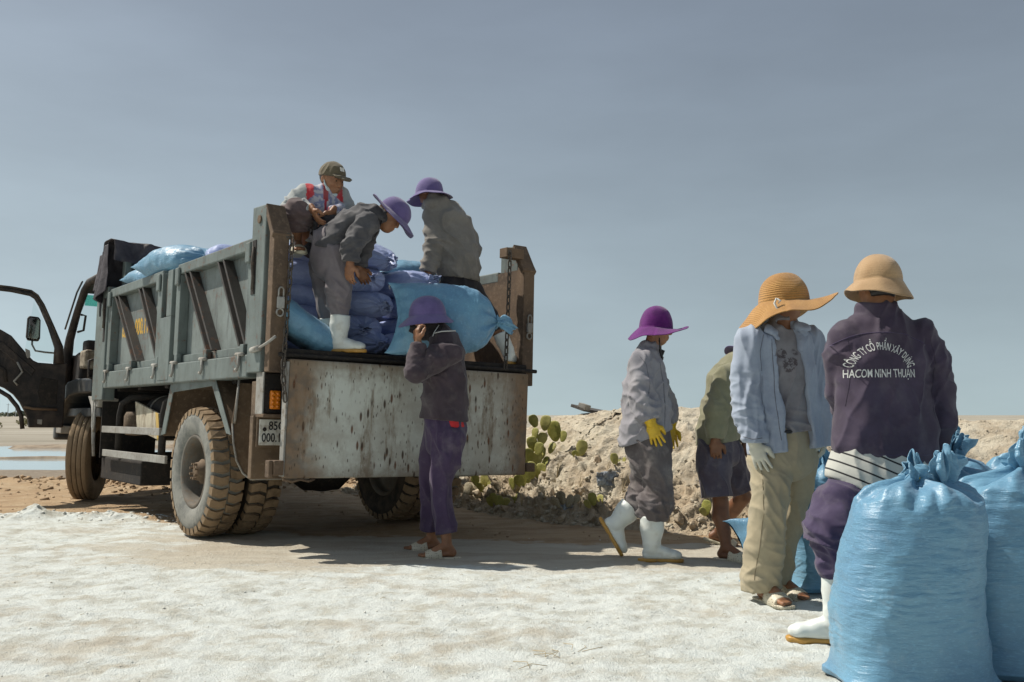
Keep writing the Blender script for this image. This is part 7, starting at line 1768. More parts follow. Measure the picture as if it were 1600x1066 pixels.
# ---- B: bending man in the truck
BM_S = cloth('charcoal_shirt', (0.066, 0.064, 0.071), (0.105, 0.105, 0.112), 0.12)
BM_T = cloth('mauve_grey_trousers', (0.17, 0.148, 0.16), (0.22, 0.20, 0.21), 0.12)
def worker_bending():
    D0 = 6.97; fl = TW(0.15, 0.62, FL)
    fg = Figure('man bending over in the truck bed in a charcoal shirt, lilac hat and white boots', (fl.x, fl.y, fl.z), GRP)
    neck = J(594, 341, D0); chest = J(572, 344, D0); pel = J(516, 385, D0)
    sh = [J(574, 350, D0 - .15), J(578, 348, D0 + .15)]; el = [J(549, 384, D0 - .22), J(566, 392, D0 + .15)]; wr = [J(547, 412, D0 - .22), J(560, 420, D0 + .12)]
    hip = [J(526, 398, D0 - .08), J(507, 398, D0 + .09)]; kn = [J(529, 450, D0 - .08), J(504, 450, D0 + .13)]
    zf = fl.z
    an = [np.array([J(529, 530, D0 - .04)[0], D0 - .04, zf + 0.095]), np.array([J(511, 530, D0 + .2)[0], D0 + .2, zf + 0.095])]
    b = Blob(0.006); core(b, neck, pel, chest, sh, el, wr, hip, kn, an, Y_)
    hf = unit((0.74, -0.12, -0.66)); hu = unit((0.66, 0.0, 0.74)); hc = J(608, 337, D0); b.limb([(neck, 0.055), (hc - 0.05 * hu - 0.01 * hf, 0.05)], 0.03); L, r = head(b, hc, hf, hu, 0.98)
    hand(b, wr[0], unit((-0.05, -0.05, -1)), unit((0.5, 0.85, 0)), unit((0.85, -0.5, 0)), 1.02, 0.45, 0.15); hand(b, wr[1], unit((0.5, 0, -0.85)), unit((-0.2, -0.95, 0)), unit((0.8, 0, 0.5)), 1.02, 0.4, 0.2)
    V, F = b.mesh(1); body = fg.put('body', V, F, SKIN); face_parts(fg, body, L, 0.98)
    b = Blob(0.008)
    b.limb([(J(597, 342, D0), 0.070, 0.062, Y_), (J(587, 340, D0), 0.14, 0.080, Y_), (J(570, 343, D0), 0.180, 0.100, Y_), (J(550, 354, D0), 0.182, 0.114, Y_), (J(531, 372, D0), 0.178, 0.120, Y_), (J(518, 394, D0), 0.178, 0.128, Y_)], 0.03, cap1=True, n1=(-0.24, 0, -0.97))
    b.limb([(sh[0], 0.082), (0.5 * (sh[0] + el[0]), 0.076), (el[0], 0.070), (wr[0] + 0.012 * Z_, 0.055)], 0.025, cap1=True)
    b.limb([(sh[1], 0.080), (el[1], 0.066), (wr[1] + 0.012 * Z_, 0.052)], 0.03, cap1=True)
    b.limb([(J(597, 336, D0 - .02), 0.070, 0.060, Y_), (J(590, 342, D0), 0.09, 0.066, Y_)], 0.02)
    fg.garment('shirt', b, BM_S, 29, [(unit((0.75, 0, 0.65)), 0.085, 3, 0.016, J(545, 345, D0 - .15), 0.2), (unit((0.6, 0, -0.8)), 0.07, 3.5, 0.014), (unit((0.2, 0, 1)), 0.05, 2.5, 0.014, el[0], 0.10)], 0.007)
    b = Blob(0.008)
    b.limb([(J(515, 380, D0), 0.155, 0.132, Y_), (J(517, 400, D0), 0.165, 0.138, Y_), (J(517, 415, D0), 0.16, 0.125, Y_)], 0.03)
    b.limb([(hip[0], 0.108), (J(528, 425, D0 - .08), 0.096), (kn[0], 0.088), (J(531, 476, D0 - .05), 0.078), (J(531, 489, D0 - .05), 0.062), (J(531, 504, D0 - .05), 0.050)], 0.03, cap1=True); b.limb([(hip[1], 0.105), (J(504, 425, D0 + .12), 0.092), (kn[1], 0.076), (J(508, 480, D0 + .18), 0.068), (J(509, 495, D0 + .18), 0.056), (J(509, 512, D0 + .18), 0.052)], 0.03, cap1=True)
    fg.garment('trousers', b, BM_T, 31, [(unit((1, 0, 0.15)), 0.08, 4, 0.014), (unit((0.6, 0, 0.8)), 0.07, 3, 0.014, J(528, 460, D0 - .1), 0.15)], 0.007, calm=[(J(531, 497, D0 - .05), 0.09), (J(509, 498, D0 + .18), 0.09)])
    boot(fg, J(532, 492, D0 - .05), an[0], (1, -0.10, 0), Z_, BOOTM, SOLEM, 0.90, 0.080, 0.060, 7); boot(fg, J(509, 497, D0 + .18), an[1], (1, 0.05, 0), Z_, BOOTM, SOLEM, 0.90, 0.07, 0.058, 8)
    hat(fg, J(616, 334, D0), unit((0.76, -0.1, -0.65)), unit((0.65, 0, 0.76)), LILAC, 0.104, 0.118, 0.082, 0.0, 0.05, 0.3, 7, lambda a: 0.022 * max(0, -math.cos(a)) ** 0.7 - 0.012 - 0.03 * max(0, math.cos(a)) - 0.012 * abs(math.sin(a)), 1.12)
    m = MB(); m.tube([J(596, 345, D0 - .10), J(594, 352, D0 - .12), J(590, 362, D0 - .11), J(585, 370, D0 - .08)], [0.004, 0.008, 0.005, 0.004], 6); fg.mb('cord', m, HAIRM)
worker_bending()

# ---- C: grey jacket seen from behind in the truck
CM_J = cloth('olive_grey_jacket', (0.185, 0.17, 0.15), (0.25, 0.235, 0.215), 0.18)
CM_T = cloth('black_track_trousers', (0.022, 0.020, 0.024), (0.035, 0.032, 0.038))
def worker_hooded():
    D0 = 7.9; fl = TW(0.55, 1.85, FL); lat = unit((0.85, 0.5, 0))
    fg = Figure('worker with back turned in the truck bed, olive grey jacket and lilac hat', (fl.x, fl.y, fl.z), GRP)
    neck = J(678, 316, D0); chest = J(700, 350, D0); pel = J(718, 440, D0)
    sh = [J(678, 340, D0 - .06), J(724, 348, D0 + .12)]; el = [J(680, 386, D0 - .1), J(736, 392, D0 + .14)]; wr = [J(668, 428, D0 - .14), J(722, 428, D0 + .1)]
    hip = [J(706, 448, D0 - .05), J(730, 448, D0 + .08)]; kn = [J(704, 505, D0 - .05), J(765, 500, D0 + .02)]; an = [np.array([J(704, 540, D0)[0], D0 - .02, fl.z + 0.095]), np.array([J(795, 552, 7.88)[0], 7.90, TW(0.1, 2.1, FL).z + 0.095])]
    b = Blob(0.0065); core(b, neck, pel, chest, sh, el, wr, hip, kn, an, lat)
    hf = unit((-0.75, 0.5, -0.45)); hc = J(671, 301, D0); b.limb([(neck, 0.055), (hc - 0.05 * Z_, 0.05)], 0.03); head(b, hc, hf, Z_, 0.98)
    hand(b, wr[0], unit((0.0, -0.3, -0.9)), unit((0.2, 0.8, -0.5)), unit((0.9, 0.2, 0)), 1.0, 0.35); hand(b, wr[1], (0, 0.4, -0.9), (-0.8, 0.2, 0), (0, 0.8, 0.3), 1.0, 0.4)
    V, F = b.mesh(1); fg.put('body', V, F, SKIN)
    b = Blob(0.0085, 0.7)
    b.limb([(J(680, 318, D0), 0.085, 0.08, lat), (J(690, 330, D0), 0.145, 0.10, lat), (J(701, 348, D0), 0.175, 0.125, lat), (J(711, 378, D0), 0.182, 0.140, lat), (J(717, 410, D0), 0.182, 0.150, lat), (J(718, 424, D0), 0.176, 0.145, lat), (J(718, 437, D0), 0.160, 0.132, lat)], 0.03, cap1=True, n1=(-0.1, 0, -1))
    b.limb([(sh[0], 0.082), (0.5 * (sh[0] + el[0]), 0.078), (el[0], 0.076), (wr[0] * .6 + el[0] * .4, 0.068), (wr[0] + 0.012 * Z_, 0.052)], 0.03, cap1=True)
    b.limb([(sh[1], 0.080), (el[1], 0.076), (wr[1] + 0.012 * Z_, 0.056)], 0.03, cap1=True)
    b.limb([(J(664, 322, D0 - .04), 0.034), (J(675, 318, D0 - .10), 0.046), (J(689, 316, D0 - .06), 0.046), (J(696, 320, D0 + .03), 0.04)], 0.03); b.limb([(J(676, 310, D0 - .06), 0.05), (J(684, 322, D0 - .06), 0.07)], 0.03)
    fg.garment('jacket', b, CM_J, 33, [(unit((0.8, 0, 0.6)), 0.09, 3, 0.018), (unit((0.2, 0, 1)), 0.06, 2.5, 0.012, el[0], 0.14), (unit((1, 0, 0)), 0.045, 4, 0.006, J(718, 425, D0 - .1), 0.18)], 0.009)
    b = Blob(0.0085)
    b.limb([(J(718, 432, D0), 0.15, 0.12, lat), (J(718, 452, D0), 0.155, 0.125, lat)], 0.03)
    b.limb([(hip[0], 0.10), (kn[0], 0.08), (J(704, 525, D0 - .03), 0.07)], 0.03, cap1=True); b.limb([(hip[1], 0.10), (kn[1], 0.078), (J(777, 518, D0), 0.066)], 0.03, cap1=True)
    tr = fg.garment('trousers', b, CM_T, 35, [(unit((1, 0, 0.2)), 0.08, 3, 0.012)], 0.006)
    for k in range(3):
        m = MB(); m.tube([J(717 + 4 * k, 436, D0 - .115 + .008 * k), J(715 + 4 * k, 455, D0 - .13 + .008 * k), J(716 + 4 * k, 470, D0 - .12 + .008 * k)], 0.004, 5); fg.mb('stripe', m, THREADM, tr)
    boot(fg, J(704, 522, D0 - .03), an[0], (-0.5, 0.8, 0), Z_, BOOTM, SOLEM, 0.9, 0.07, 0.058, 9); boot(fg, J(781, 521, D0), an[1], unit((0.25, 0.9, 0)), Z_, BOOTM, SOLEM, 0.9, 0.066, 0.056, 10)
    hat(fg, J(671, 303, D0), unit((-0.78, 0.5, -0.05)), Z_, LILAC, 0.104, 0.135, 0.080, 0.1, 0.1, 0.35, 8, lambda a: -0.045 - 0.02 * max(0, math.cos(a)) + 0.012 * max(0, -math.cos(a)), 1.1)
worker_hooded()

# ---- A: squatting man with a cap
AM_J = cloth('grey_sports_jacket', (0.34, 0.36, 0.355), (0.42, 0.44, 0.44), 0.05, attr='tint', var=0.15)
AM_T = cloth('brown_trousers', (0.105, 0.072, 0.072), (0.14, 0.105, 0.105), 0.1)
CAPM = cloth('khaki_cap', (0.115, 0.095, 0.060), (0.15, 0.128, 0.085), 0.05)
t = NT('mask_fabric'); MASKM = t.set(col=(0.50, 0.60, 0.62), rough=0.85)
def worker_squatting():
    D0 = 7.2
    fg = Figure('man squatting on the stacked sacks in a khaki cap, grey jacket with red shoulders', tuple(J(478, 392, D0)), GRP)
    f = unit((0.38, -0.9, 0)); lat = unit((0.92, 0.38, 0))
    neck = J(509, 303, D0 - .02); chest = J(501, 322, D0); pel = J(492, 374, D0 + .18)
    sh = [J(477, 303, D0 - .06), J(530, 307, D0 + .06)]; el = [J(458, 322, D0 - .10), J(542, 328, D0 + .04)]; wr = [J(489, 328, D0 - .26), J(520, 331, D0 - .20)]
    hip = [J(482, 376, D0 + .12), J(504, 378, D0 + .2)]; kn = [J(463, 336, D0 - .22), J(513, 352, D0 - .18)]; an = [J(464, 381, D0 - .12), J(503, 388, D0 - .05)]
    b = Blob(0.006); core(b, neck, pel, chest, sh, el, wr, hip, kn, an, lat)
    hf = unit((0.72, -0.58, -0.38)); hc = J(519, 281, D0 - .03); b.limb([(neck, 0.056), (hc - 0.06 * Z_ - 0.012 * hf, 0.052)], 0.03); L, r = head(b, hc, hf, Z_, 1.0)
    hand(b, wr[0], unit((0.45, -0.25, -0.85)), unit((0.75, 0.4, 0.3)), unit((0.3, -0.9, 0.2)), 1.05, 0.35, 0.12); hand(b, wr[1], unit((-0.35, -0.3, -0.85)), unit((-0.75, 0.4, 0.2)), unit((-0.2, -0.9, 0.2)), 1.05, 0.35, 0.12)
    foot_bare(b, an[0], (0.35, -0.92, -0.05), Z_, 1.0); foot_bare(b, an[1], (0.5, -0.85, -0.05), Z_, 1.0)
    V, F = b.mesh(1); body = fg.put('body', V, F, SKIN); face_parts(fg, body, L)
    h = Blob(0.006); h.ell(hc - hf * 0.018 + Z_ * 0.024, (0.093, 0.088, 0.080), (hf, unit(np.cross(np.cross(hf, Z_), hf)), np.cross(hf, Z_)), 0.01); h.cut(hc + hf * 0.028, hf + 0.25 * Z_); h.cut(hc - Z_ * 0.042, -Z_); V, F = h.mesh(1); fg.put('hair', V, F, HAIRM, body)
    b = Blob(0.0075)
    b.limb([(J(510, 302, D0 - .03), 0.075, 0.068, lat), (J(506, 307, D0 - .02), 0.145, 0.085, lat), (J(503, 316, D0), 0.182, 0.112, lat), (J(500, 332, D0 + .02), 0.178, 0.130, lat), (J(496, 352, D0 + .07), 0.168, 0.140, lat), (J(493, 368, D0 + .12), 0.165, 0.140, lat)], 0.025, cap1=True)
    b.limb([(sh[0], 0.078), (0.5 * (sh[0] + el[0]), 0.073), (el[0], 0.070), (0.5 * (el[0] + wr[0]), 0.060), (wr[0] * .93 + el[0] * .07, 0.046)], 0.025, cap1=True)
    b.limb([(sh[1], 0.074), (el[1], 0.066), (0.5 * (el[1] + wr[1]), 0.058), (wr[1] * .93 + el[1] * .07, 0.046)], 0.025, cap1=True)
    c0 = J(504, 312, D0)
    def tint(V):
        d = V - c0; x = d @ lat; fr = d @ f; n_ = fbm(V * 30, 3); base = np.tile(np.array([0.34, 0.36, 0.355]), (len(V), 1))
        mid = (np.abs(x) < 0.125 + 0.25 * np.clip(-d[:, 2] - .05, 0, .3)) & (fr > -0.02)
        fl_ = np.where((n_ > 0.05)[:, None], np.array([0.20, 0.22, 0.36]), np.array([0.46, 0.45, 0.50])); base[mid] = fl_[mid]
        pl = (np.abs(x + 0.0) < 0.008) & (fr > 0); base[pl] = (0.40, 0.03, 0.05)
        red = (np.abs(x) > 0.085) & (np.abs(x) < 0.140) & (V[:, 2] > c0[2] + 0.004 - 0.8 * (np.abs(x) - 0.085)); base[red] = (0.48, 0.022, 0.035)
        col = (np.abs(x) < 0.020) & (fr > 0.02) & (V[:, 2] > c0[2] - 0.03); base[col] = (0.33, 0.022, 0.03)
        return base
    fg.garment('jacket', b, AM_J, 37, [(unit((0.5, 0, 0.85)), 0.06, 2.6, 0.016, el[0], 0.13), (unit((1, 0, 0.5)), 0.06, 3, 0.010)], 0.007, attr=tint)
    b = Blob(0.0075)
    b.limb([(J(492, 360, D0 + .15), 0.15, 0.13, lat), (J(491, 380, D0 + .2), 0.165, 0.14, lat)], 0.03)
    b.limb([(hip[0], 0.115), (0.5 * (hip[0] + kn[0]), 0.105), (kn[0] + 0.01 * Z_, 0.098), (kn[0] * 0.72 + an[0] * 0.28, 0.088), (kn[0] * 0.48 + an[0] * 0.52, 0.080)], 0.03, cap1=True)
    fg.garment('trousers', b, AM_T, 39, [(unit((0.5, 0, 0.8)), 0.06, 2.6, 0.018), (unit((0, 0, 1)), 0.04, 2.5, 0.012, kn[0] - 0.05 * Z_, 0.1)], 0.007)
    b = Blob(0.0075); b.limb([(hip[1], 0.115), (0.5 * (hip[1] + kn[1]), 0.108), (kn[1], 0.092), (kn[1] * 0.6 + an[1] * 0.4, 0.078), (kn[1] * 0.2 + an[1] * 0.8, 0.072)], 0.03, cap1=True); b.limb([(pel, 0.12), (J(496, 384, D0 + .1), 0.10)], 0.03)
    fg.garment('trouser_leg', b, CM_T, 40, [(unit((0.5, 0, 0.8)), 0.06, 2.6, 0.014)], 0.006)
    sandal(fg, an[0], (0.35, -0.92, -0.05), Z_, SANDM, 1.0); sandal(fg, an[1], (0.5, -0.85, -0.05), Z_, SANDM, 1.0)
    # cap: dome, visor, button
    b = Blob(0.006); u = unit(np.cross(np.cross(hf, Z_), hf)); u = unit(0.5 * u + 0.5 * Z_); ff = unit(hf - u * (hf @ u)); rr = np.cross(ff, u); cc = hc + u * 0.030
    b.ell(cc + u * 0.006 - ff * 0.006, (0.110, 0.100, 0.092), (ff, u, rr), 0.01); b.cut(cc - u * 0.012, -u)
    b.limb([(cc + ff * 0.075, 0.070, 0.010, rr), (cc + ff * 0.125 - u * 0.012, 0.068, 0.009, rr), (cc + ff * 0.165 - u * 0.030, 0.045, 0.008, rr)], 0.006)
    cp = fg.garment('cap', b, CAPM, 41, [(ff, 0.05, 2, 0.004)], 0.002, smooth=1)
    m = MB(); m.tube([cc + u * 0.104 - ff * 0.006, cc + u * 0.110 - ff * 0.006], [0.008, 0.005], 10); fg.mb('cap_button', m, CAPM, cp)
    m = MB(); q0 = cc + ff * 0.100 + u * 0.036; m.prism([q0 - rr * 0.020, q0 + rr * 0.016, q0 + rr * 0.016 + u * 0.030 - ff * 0.012, q0 - rr * 0.020 + u * 0.030 - ff * 0.012], ff * 0.004); fg.mb('cap_badge', m, THREADM, cp, False)
    b = Blob(0.005); b.limb([(L(0.062, -0.095, 0.030), 0.014), (L(0.080, -0.098, 0), 0.016), (L(0.062, -0.095, -0.030), 0.014), (L(0.03, -0.065, -0.064), 0.010)], 0.008); b.limb([(L(0.062, -0.095, 0.030), 0.014), (L(0.045, -0.075, 0.060), 0.016), (L(0.02, -0.045, 0.070), 0.006), (L(0.0, -0.005, 0.080), 0.004)], 0.006)
    b.limb([(L(0.03, -0.065, -0.064), 0.010), (L(0.0, -0.005, -0.080), 0.004)], 0.006); V, F = b.mesh(1); fg.put('face_mask', V, F, MASKM)
worker_squatting()
# ------------------------------------------------------------------ prickly pears, plank, scrap, far shore
t = NT('cactus_pad'); n1 = t.noise(9, 5, 0.6); v_ = t.voro(34, None, 'F1', 0.35); rn = t.rand()
c = t.mix(t.rng(n1, 0.35, 0.68), (0.27, 0.295, 0.055), (0.40, 0.37, 0.09)); c = t.mix(t.math('MULTIPLY', rn, 0.55), c, (0.38, 0.33, 0.13)); c = t.mix(t.rng(v_, 0.18, 0.10), c, (0.30, 0.24, 0.12))
PADM = t.set(col=c, rough=0.55, nrm=t.bump(t.math('ADD', n1, t.rng(v_, 0.2, 0.05)), 0.5, 0.008), spec=0.4)
t = NT('dry_cactus_pad'); n1 = t.noise(12, 5, 0.6)
DRYPAD = t.set(col=t.mix(t.rng(n1, 0.35, 0.68), (0.40, 0.36, 0.26), (0.26, 0.21, 0.13)), rough=0.85, nrm=t.bump(n1, 0.5, 0.01))
def pad_mesh(seed, mat):
    nu, nv = 16, 24; V = []
    for i in range(nu):
        a = math.pi * i / (nu - 1); z = 0.5 - 0.5 * math.cos(a); w = 0.40 * math.sin(a) ** 0.85 * (0.70 + 0.45 * z); th_ = 0.075 * math.sin(a) ** 0.6
        for j in range(nv):
            b_ = 2 * math.pi * j / nv; V.append((w * math.cos(b_) * (1 + 0.04 * math.sin(seed + i)), th_ * math.sin(b_), z))
    V = np.array(V); V[:, 1] += 0.05 * np.sin(V[:, 0] * 4 + seed) + 0.10 * (V[:, 2] - 0.5) ** 2 * (1 if seed % 2 else -1)
    V += 0.02 * np.stack([pn(V * 3 + seed), pn(V * 3 + 9 + seed), pn(V * 3 + 5 + seed)], 1)
    return mesh_from('pad', V, grid_faces(nu, nv), mat)
PADS = [pad_mesh(k, PADM) for k in range(4)]; DPADS = [pad_mesh(k + 4, DRYPAD) for k in range(2)]
prg = random.Random(5)
def cactus(label, root_px, pads, dry=False, extra=0):
    """pads: (px, py of pad centre, height in px, tilt in degrees, turn about the vertical)"""
    P, nn = bank_hit(*root_px); base = np.array([P[0], P[1], P[2] - 0.01]); d = P[1]
    e = thing('prickly_pear', label, 'cactus', tuple(base), 'prickly pears on the earth bank')
    m = MB(); m.tube([base, base + np.array([0.005, 0, 0.06])], [0.022, 0.018], 8); m.V = [tuple(np.asarray(v) - base) for v in m.V]; obj('stem', m.me('stem', DRYPAD, True), e)
    for k, (px, py, hp, tl, tr) in enumerate(pads):
        dd = d - 0.03 + 0.05 * prg.uniform(-1, 1); h = 1.38 * hp / FPX * dd; c = at(px, py, dd)
        o = obj('pad', (DPADS[k % 2] if dry else PADS[k % 4]), e)
        M = Matrix.Translation(Vector(c - base)) @ Matrix.Rotation(R(tl), 4, 'Y') @ Matrix.Rotation(R(-(22 + 0.5 * tr)), 4, 'Z') @ Matrix.Scale(h, 4) @ Matrix.Translation(Vector((0, 0, -0.5)))
        o.matrix_local = M
    return e
cactus('tallest prickly pear by the tailgate corner, its pads standing against the sky', (836, 742), [
    (834, 658, 15, -20, 10), (852, 661, 18, 10, 20), (866, 674, 24, -8, 15), (836, 678, 14, 5, 30), (847, 686, 15, 15, -20), (832, 694, 18, -15, 15), (842, 702, 16, 10, 10), (862, 700, 14, 25, 30),
    (826, 714, 20, -10, 20), (838, 718, 17, 20, -10), (848, 708, 14, 10, 60), (818, 722, 17, -25, 25), (830, 735, 20, 0, 40), (844, 736, 18, 15, 10), (822, 745, 18, -10, 15), (852, 722, 14, 30, 40), (880, 682, 13, 10, 50)])
cactus('low prickly pear spreading under the tall one, left side', (806, 765), [(812, 752, 16, -30, 20), (824, 764, 18, 10, 10), (800, 756, 14, -10, 50), (836, 760, 15, 25, 20), (816, 772, 13, 50, 20), (828, 778, 12, -40, 30)])
cactus('prickly pear at the bank foot just right of the truck tyre', (756, 764), [(743, 750, 14, -15, 15), (757, 751, 16, 5, 30), (768, 756, 15, 25, 10), (751, 762, 13, -35, 20), (778, 762, 12, 40, 40)])
cactus('olive prickly pear row at the bank foot below the tall cactus', (792, 790), [(780, 785, 16, -10, 25), (790, 790, 18, 8, 60), (801, 786, 15, 15, 20), (812, 783, 17, -12, 40), (772, 779, 13, -30, 20), (765, 784, 12, -20, 50)])
cactus('single round prickly pear pad on the slope right of the tall cactus', (909, 710), [(909, 700, 18, 10, 20), (900, 711, 11, -40, 20)])
cactus('small prickly pear on the slope behind the purple hat worker', (962, 726), [(960, 717, 13, -8, 30), (968, 724, 9, 30, 20), (975, 720, 8, 10, 60)])
cactus('dry grey prickly pear at the bank foot near the tyre', (737, 773), [(731, 766, 18, 15, 30), (741, 768, 20, 35, 10), (748, 772, 16, 55, 30)], True)
cactus('withered prickly pear below the pale scrap on the slope', (884, 790), [(878, 778, 16, -12, 30), (890, 783, 15, 20, 50), (869, 786, 14, -35, 20), (900, 781, 13, 35, 30)], True)
cactus('small withered prickly pear near the raised white boot', (930, 790), [(926, 780, 15, -10, 40), (937, 783, 15, 8, 70), (918, 788, 11, -35, 20)])
cactus('single prickly pear pad standing at the bank foot right of the purple hat worker', (1104, 802), [(1104, 793, 17, 5, 60), (1099, 800, 11, -30, 30)])
# dry stalks poking from the bank
t = NT('dry_stalk'); STALKM = t.set(col=(0.42, 0.34, 0.20), rough=0.9)
t = NT('dry_shrub_leaf'); LEAFM = t.set(col=t.mix(t.rng(t.noise(20, 3, 0.5), 0.4, 0.6), (0.14, 0.15, 0.055), (0.27, 0.23, 0.11)), rough=0.8)
m = MB(); rg2 = random.Random(3)
for px, py in ((852, 780), (861, 784), (905, 764), (973, 770), (906, 792), (815, 790), (790, 770), (1010, 712), (870, 745), (945, 745), (984, 752)):
    p, _ = bank_hit(px, py)
    for k in range(3):
        a = rg2.uniform(-0.07, 0.07); hgt = rg2.uniform(0.05, 0.16); m.tube([p - np.array([0, 0, .02]), p + np.array([a * .5, -0.01, hgt * .6]), p + np.array([a, -0.02, hgt])], [0.0035, 0.003, 0.0015], 5)
o = m.build('dry_stalks', STALKM, None, 0, True); tag(o, 'thin dry stalks poking out of the earth bank', 'stalks', kind='stuff')
V = []; F = []
for px, py, n in ((826, 752, 40), (800, 752, 30), (775, 750, 30), (923, 688, 16), (1100, 812, 10), (845, 765, 26)):
    p, _ = bank_hit(px, py)
    for k in range(n):
        c = p + np.array([rg2.gauss(0, .06), rg2.gauss(-.02, .03), abs(rg2.gauss(0.03, .035))]); a = unit([rg2.gauss(0, 1), rg2.gauss(0, 1), rg2.gauss(0.6, 1)]); b_ = unit(np.cross(a, [rg2.gauss(0, 1), 1, rg2.gauss(0, 1)])); L_ = rg2.uniform(.012, .028)
        i = len(V); V += [c, c + a * L_ * .5 + b_ * L_ * .22, c + a * L_, c + a * L_ * .5 - b_ * L_ * .22]; F.append((i, i + 1, i + 2, i + 3))
o = obj('low_weeds', mesh_from('low_weeds', V, F, LEAFM, False)); tag(o, 'sparse olive weeds growing among the cactus stems', 'weeds', kind='stuff')

# plank on top of the bank
t = NT('weathered_plank'); n1 = t.noise(8, 5, 0.6, t.map((1, 8, 8)))
PLANKM = t.set(col=t.mix(t.rng(n1, 0.35, 0.65), (0.060, 0.055, 0.050), (0.12, 0.11, 0.10)), rough=0.85)
a, b_ = at(902, 637, 10.35), at(955, 647, 10.9)
ln = np.linalg.norm(b_ - a); m = MB(); m.box(-ln / 2, ln / 2, -0.09, 0.09, -0.016, 0.016)
pk = m.build('plank', PLANKM, None, 0.004); pk.matrix_world = frame((a + b_) / 2, b_ - a, (0.1, -0.35, 1)); tag(pk, 'dark weathered plank lying on the crest of the earth bank', 'plank')
m = MB(); m.box(-0.05, 0.05, -0.08, 0.02, -0.03, 0.03); pe = m.build('plank_block', STEEL, pk, 0.004); pe.location = (-ln / 2 + 0.05, -0.02, 0.03)
# crumpled plastic scrap
t = NT('plastic_scrap'); SCRAPM = t.set(col=t.mix(t.rng(t.noise(18, 4, 0.6), 0.4, 0.65), (0.34, 0.38, 0.41), (0.20, 0.21, 0.23)), rough=0.45)
def scrap(px, py, w, label, seed, mat):
    p, nn = bank_hit(px, py); r = w / FPX * p[1]; nu = nv = 28; g = np.linspace(-.5, .5, nu); A, B = np.meshgrid(g, g, indexing='ij'); q = np.stack([A.ravel(), B.ravel() * .6, 0 * A.ravel()], 1)
    q[:, 2] = 0.16 * fbm(q * 5 + seed, 3) + 0.10 * np.abs(pn(q * 9 + seed)); q += 0.04 * np.stack([pn(q * 4 + seed + 3), pn(q * 4 + seed + 7), 0 * A.ravel()], 1)
    o = obj('scrap', mesh_from('scrap', q * r, grid_faces(nu, nv, False), mat)); o.matrix_world = frame(p + nn * 0.02, (1, 0.1, 0.05), nn); o.modifiers.new('thick', 'SOLIDIFY').thickness = 0.003
    tag(o, label, 'plastic scrap', 'scraps on the earth bank')
scrap(950, 748, 36, 'crumpled pale blue plastic scrap on the bank behind the raised boot', 3, SCRAPM)
scrap(884, 795, 24, 'small grey plastic scrap lying at the bank foot among the stones', 8, SCRAPM)
# straw bits on the crust
m = MB()
for k in range(46):
    x, y = rg2.uniform(-3.0, 1.6), rg2.uniform(3.3, 7.4); a = rg2.uniform(0, 3.14); L_ = rg2.uniform(.02, .06); z = gz(x, y)
    m.tube([(x, y, z + .004), (x + L_ * .5 * math.cos(a), y + L_ * .5 * math.sin(a), z + .009), (x + L_ * math.cos(a), y + L_ * math.sin(a), z + .004)], 0.0011, 4)
x, y = -0.0, 3.75
for k in range(9):
    x0, y0 = 0.14 + rg2.gauss(0, .08), 3.92 + rg2.gauss(0, .10); z = gz(x0, y0); a = rg2.uniform(0, 3.14); m.tube([(x0, y0, z + .004), (x0 + .06 * math.cos(a), y0 + .06 * math.sin(a), z + .012), (x0 + .12 * math.cos(a + .4), y0 + .12 * math.sin(a + .4), z + .004)], 0.0013, 4)
o = m.build('straw_bits', STALKM, None, 0, True); tag(o, 'scattered bits of straw on the white crust', 'straw', kind='stuff')

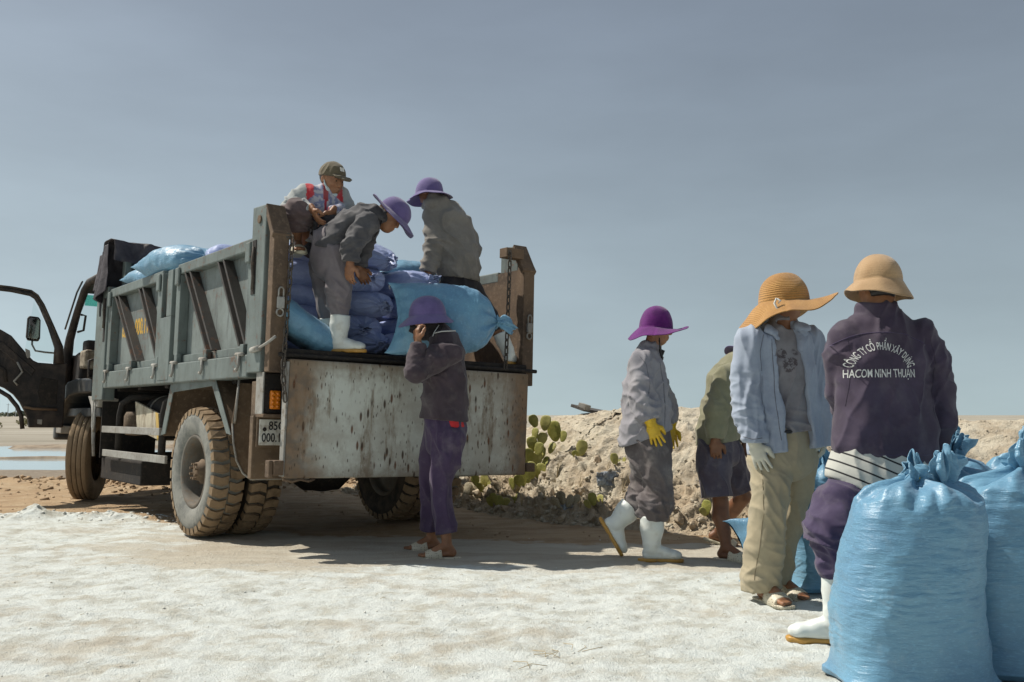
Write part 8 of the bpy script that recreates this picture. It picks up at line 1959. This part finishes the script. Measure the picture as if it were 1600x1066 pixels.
# far shore: bushes, dim tree line, two thin pylons
def bush(label, x, y, w, h, seed, mat, n=900):
    rgb = np.random.default_rng(seed); c = rgb.normal(size=(n, 3)); c /= np.linalg.norm(c, axis=1)[:, None]; c *= (rgb.random((n, 1)) ** 0.45); keep_ = pn(c * 1.6 + seed) > -0.22; c = c[keep_]; n = len(c)
    c = c * np.array([w / 2, w / 3, h / 2]) + np.array([0, 0, h / 2]); s_ = h * 0.10 * (0.6 + rgb.random((n, 1)))
    a = rgb.normal(size=(n, 3)); a /= np.linalg.norm(a, axis=1)[:, None]; b2 = np.cross(a, rgb.normal(size=(n, 3))); b2 /= np.linalg.norm(b2, axis=1)[:, None]
    V = np.stack([c - a * s_, c + b2 * s_ * .5, c + a * s_, c - b2 * s_ * .5], 1).reshape(-1, 3); F = np.arange(4 * n).reshape(n, 4)
    e = thing('bush', label, 'bush', (x, y, gz(x, y)), 'bushes on the far shore'); obj('crown', mesh_from('crown', V, F, mat, False), e)
    m = MB(); m.tube([(0, 0, -.1), (0.03 * w, 0, h * .55)], [h * .05, h * .02], 6); obj('stem', m.me('stem', STALKM, True), e)
bush('olive bush on the far shore at the left edge of the photo', -33.0, 60.0, 2.6, 0.7, 3, LEAFM); bush('low bush on the far shore seen under the open truck door', -42.0, 84.0, 2.4, 0.8, 4, LEAFM)
t = NT('far_trees'); FARM = t.set(col=t.mix(t.rng(t.noise(0.4, 4, 0.6), 0.4, 0.6), (0.075, 0.095, 0.055), (0.12, 0.13, 0.085)), rough=0.9)
V = []; n = 3500; rgb = np.random.default_rng(8)
x = rgb.uniform(-560, -120, n); y = 520 + 40 * rgb.random(n) + 0.05 * x; top = 1.6 + 2.2 * np.abs(fbm(np.stack([x / 40, y / 60, 0 * x], 1), 3)); z = top * rgb.random(n) ** 0.7; s_ = 0.7 + 0.9 * rgb.random(n)
a = rgb.normal(size=(n, 3)); a /= np.linalg.norm(a, axis=1)[:, None]; b2 = np.cross(a, rgb.normal(size=(n, 3))); b2 /= np.linalg.norm(b2, axis=1)[:, None]; c = np.stack([x, y, z], 1)
V = np.stack([c - a * s_[:, None], c + b2 * s_[:, None] * .6, c + a * s_[:, None], c - b2 * s_[:, None] * .6], 1).reshape(-1, 3)
o = obj('far_wood', mesh_from('far_wood', V, np.arange(4 * n).reshape(n, 4), FARM, False)); tag(o, 'low line of far trees on the horizon', 'trees', kind='stuff')
t = NT('pylon_grey'); PYLM = t.set(col=(0.42, 0.44, 0.45), rough=0.7)
for px, lb in ((12, 'thin pale mast on the horizon at the left edge, left one of two'), (24, 'thin pale mast on the horizon near the left edge, right one of two')):
    p = at(px, 655, 480); m = MB(); m.tube([(0, 0, 0), (0, 0, 6.5)], [0.22, 0.12], 8); m.box(-0.9, 0.9, -0.1, 0.1, 5.8, 5.95)
    o = m.build('mast', PYLM); o.location = (p[0], p[1], 0); tag(o, lb, 'mast', 'masts on the horizon')
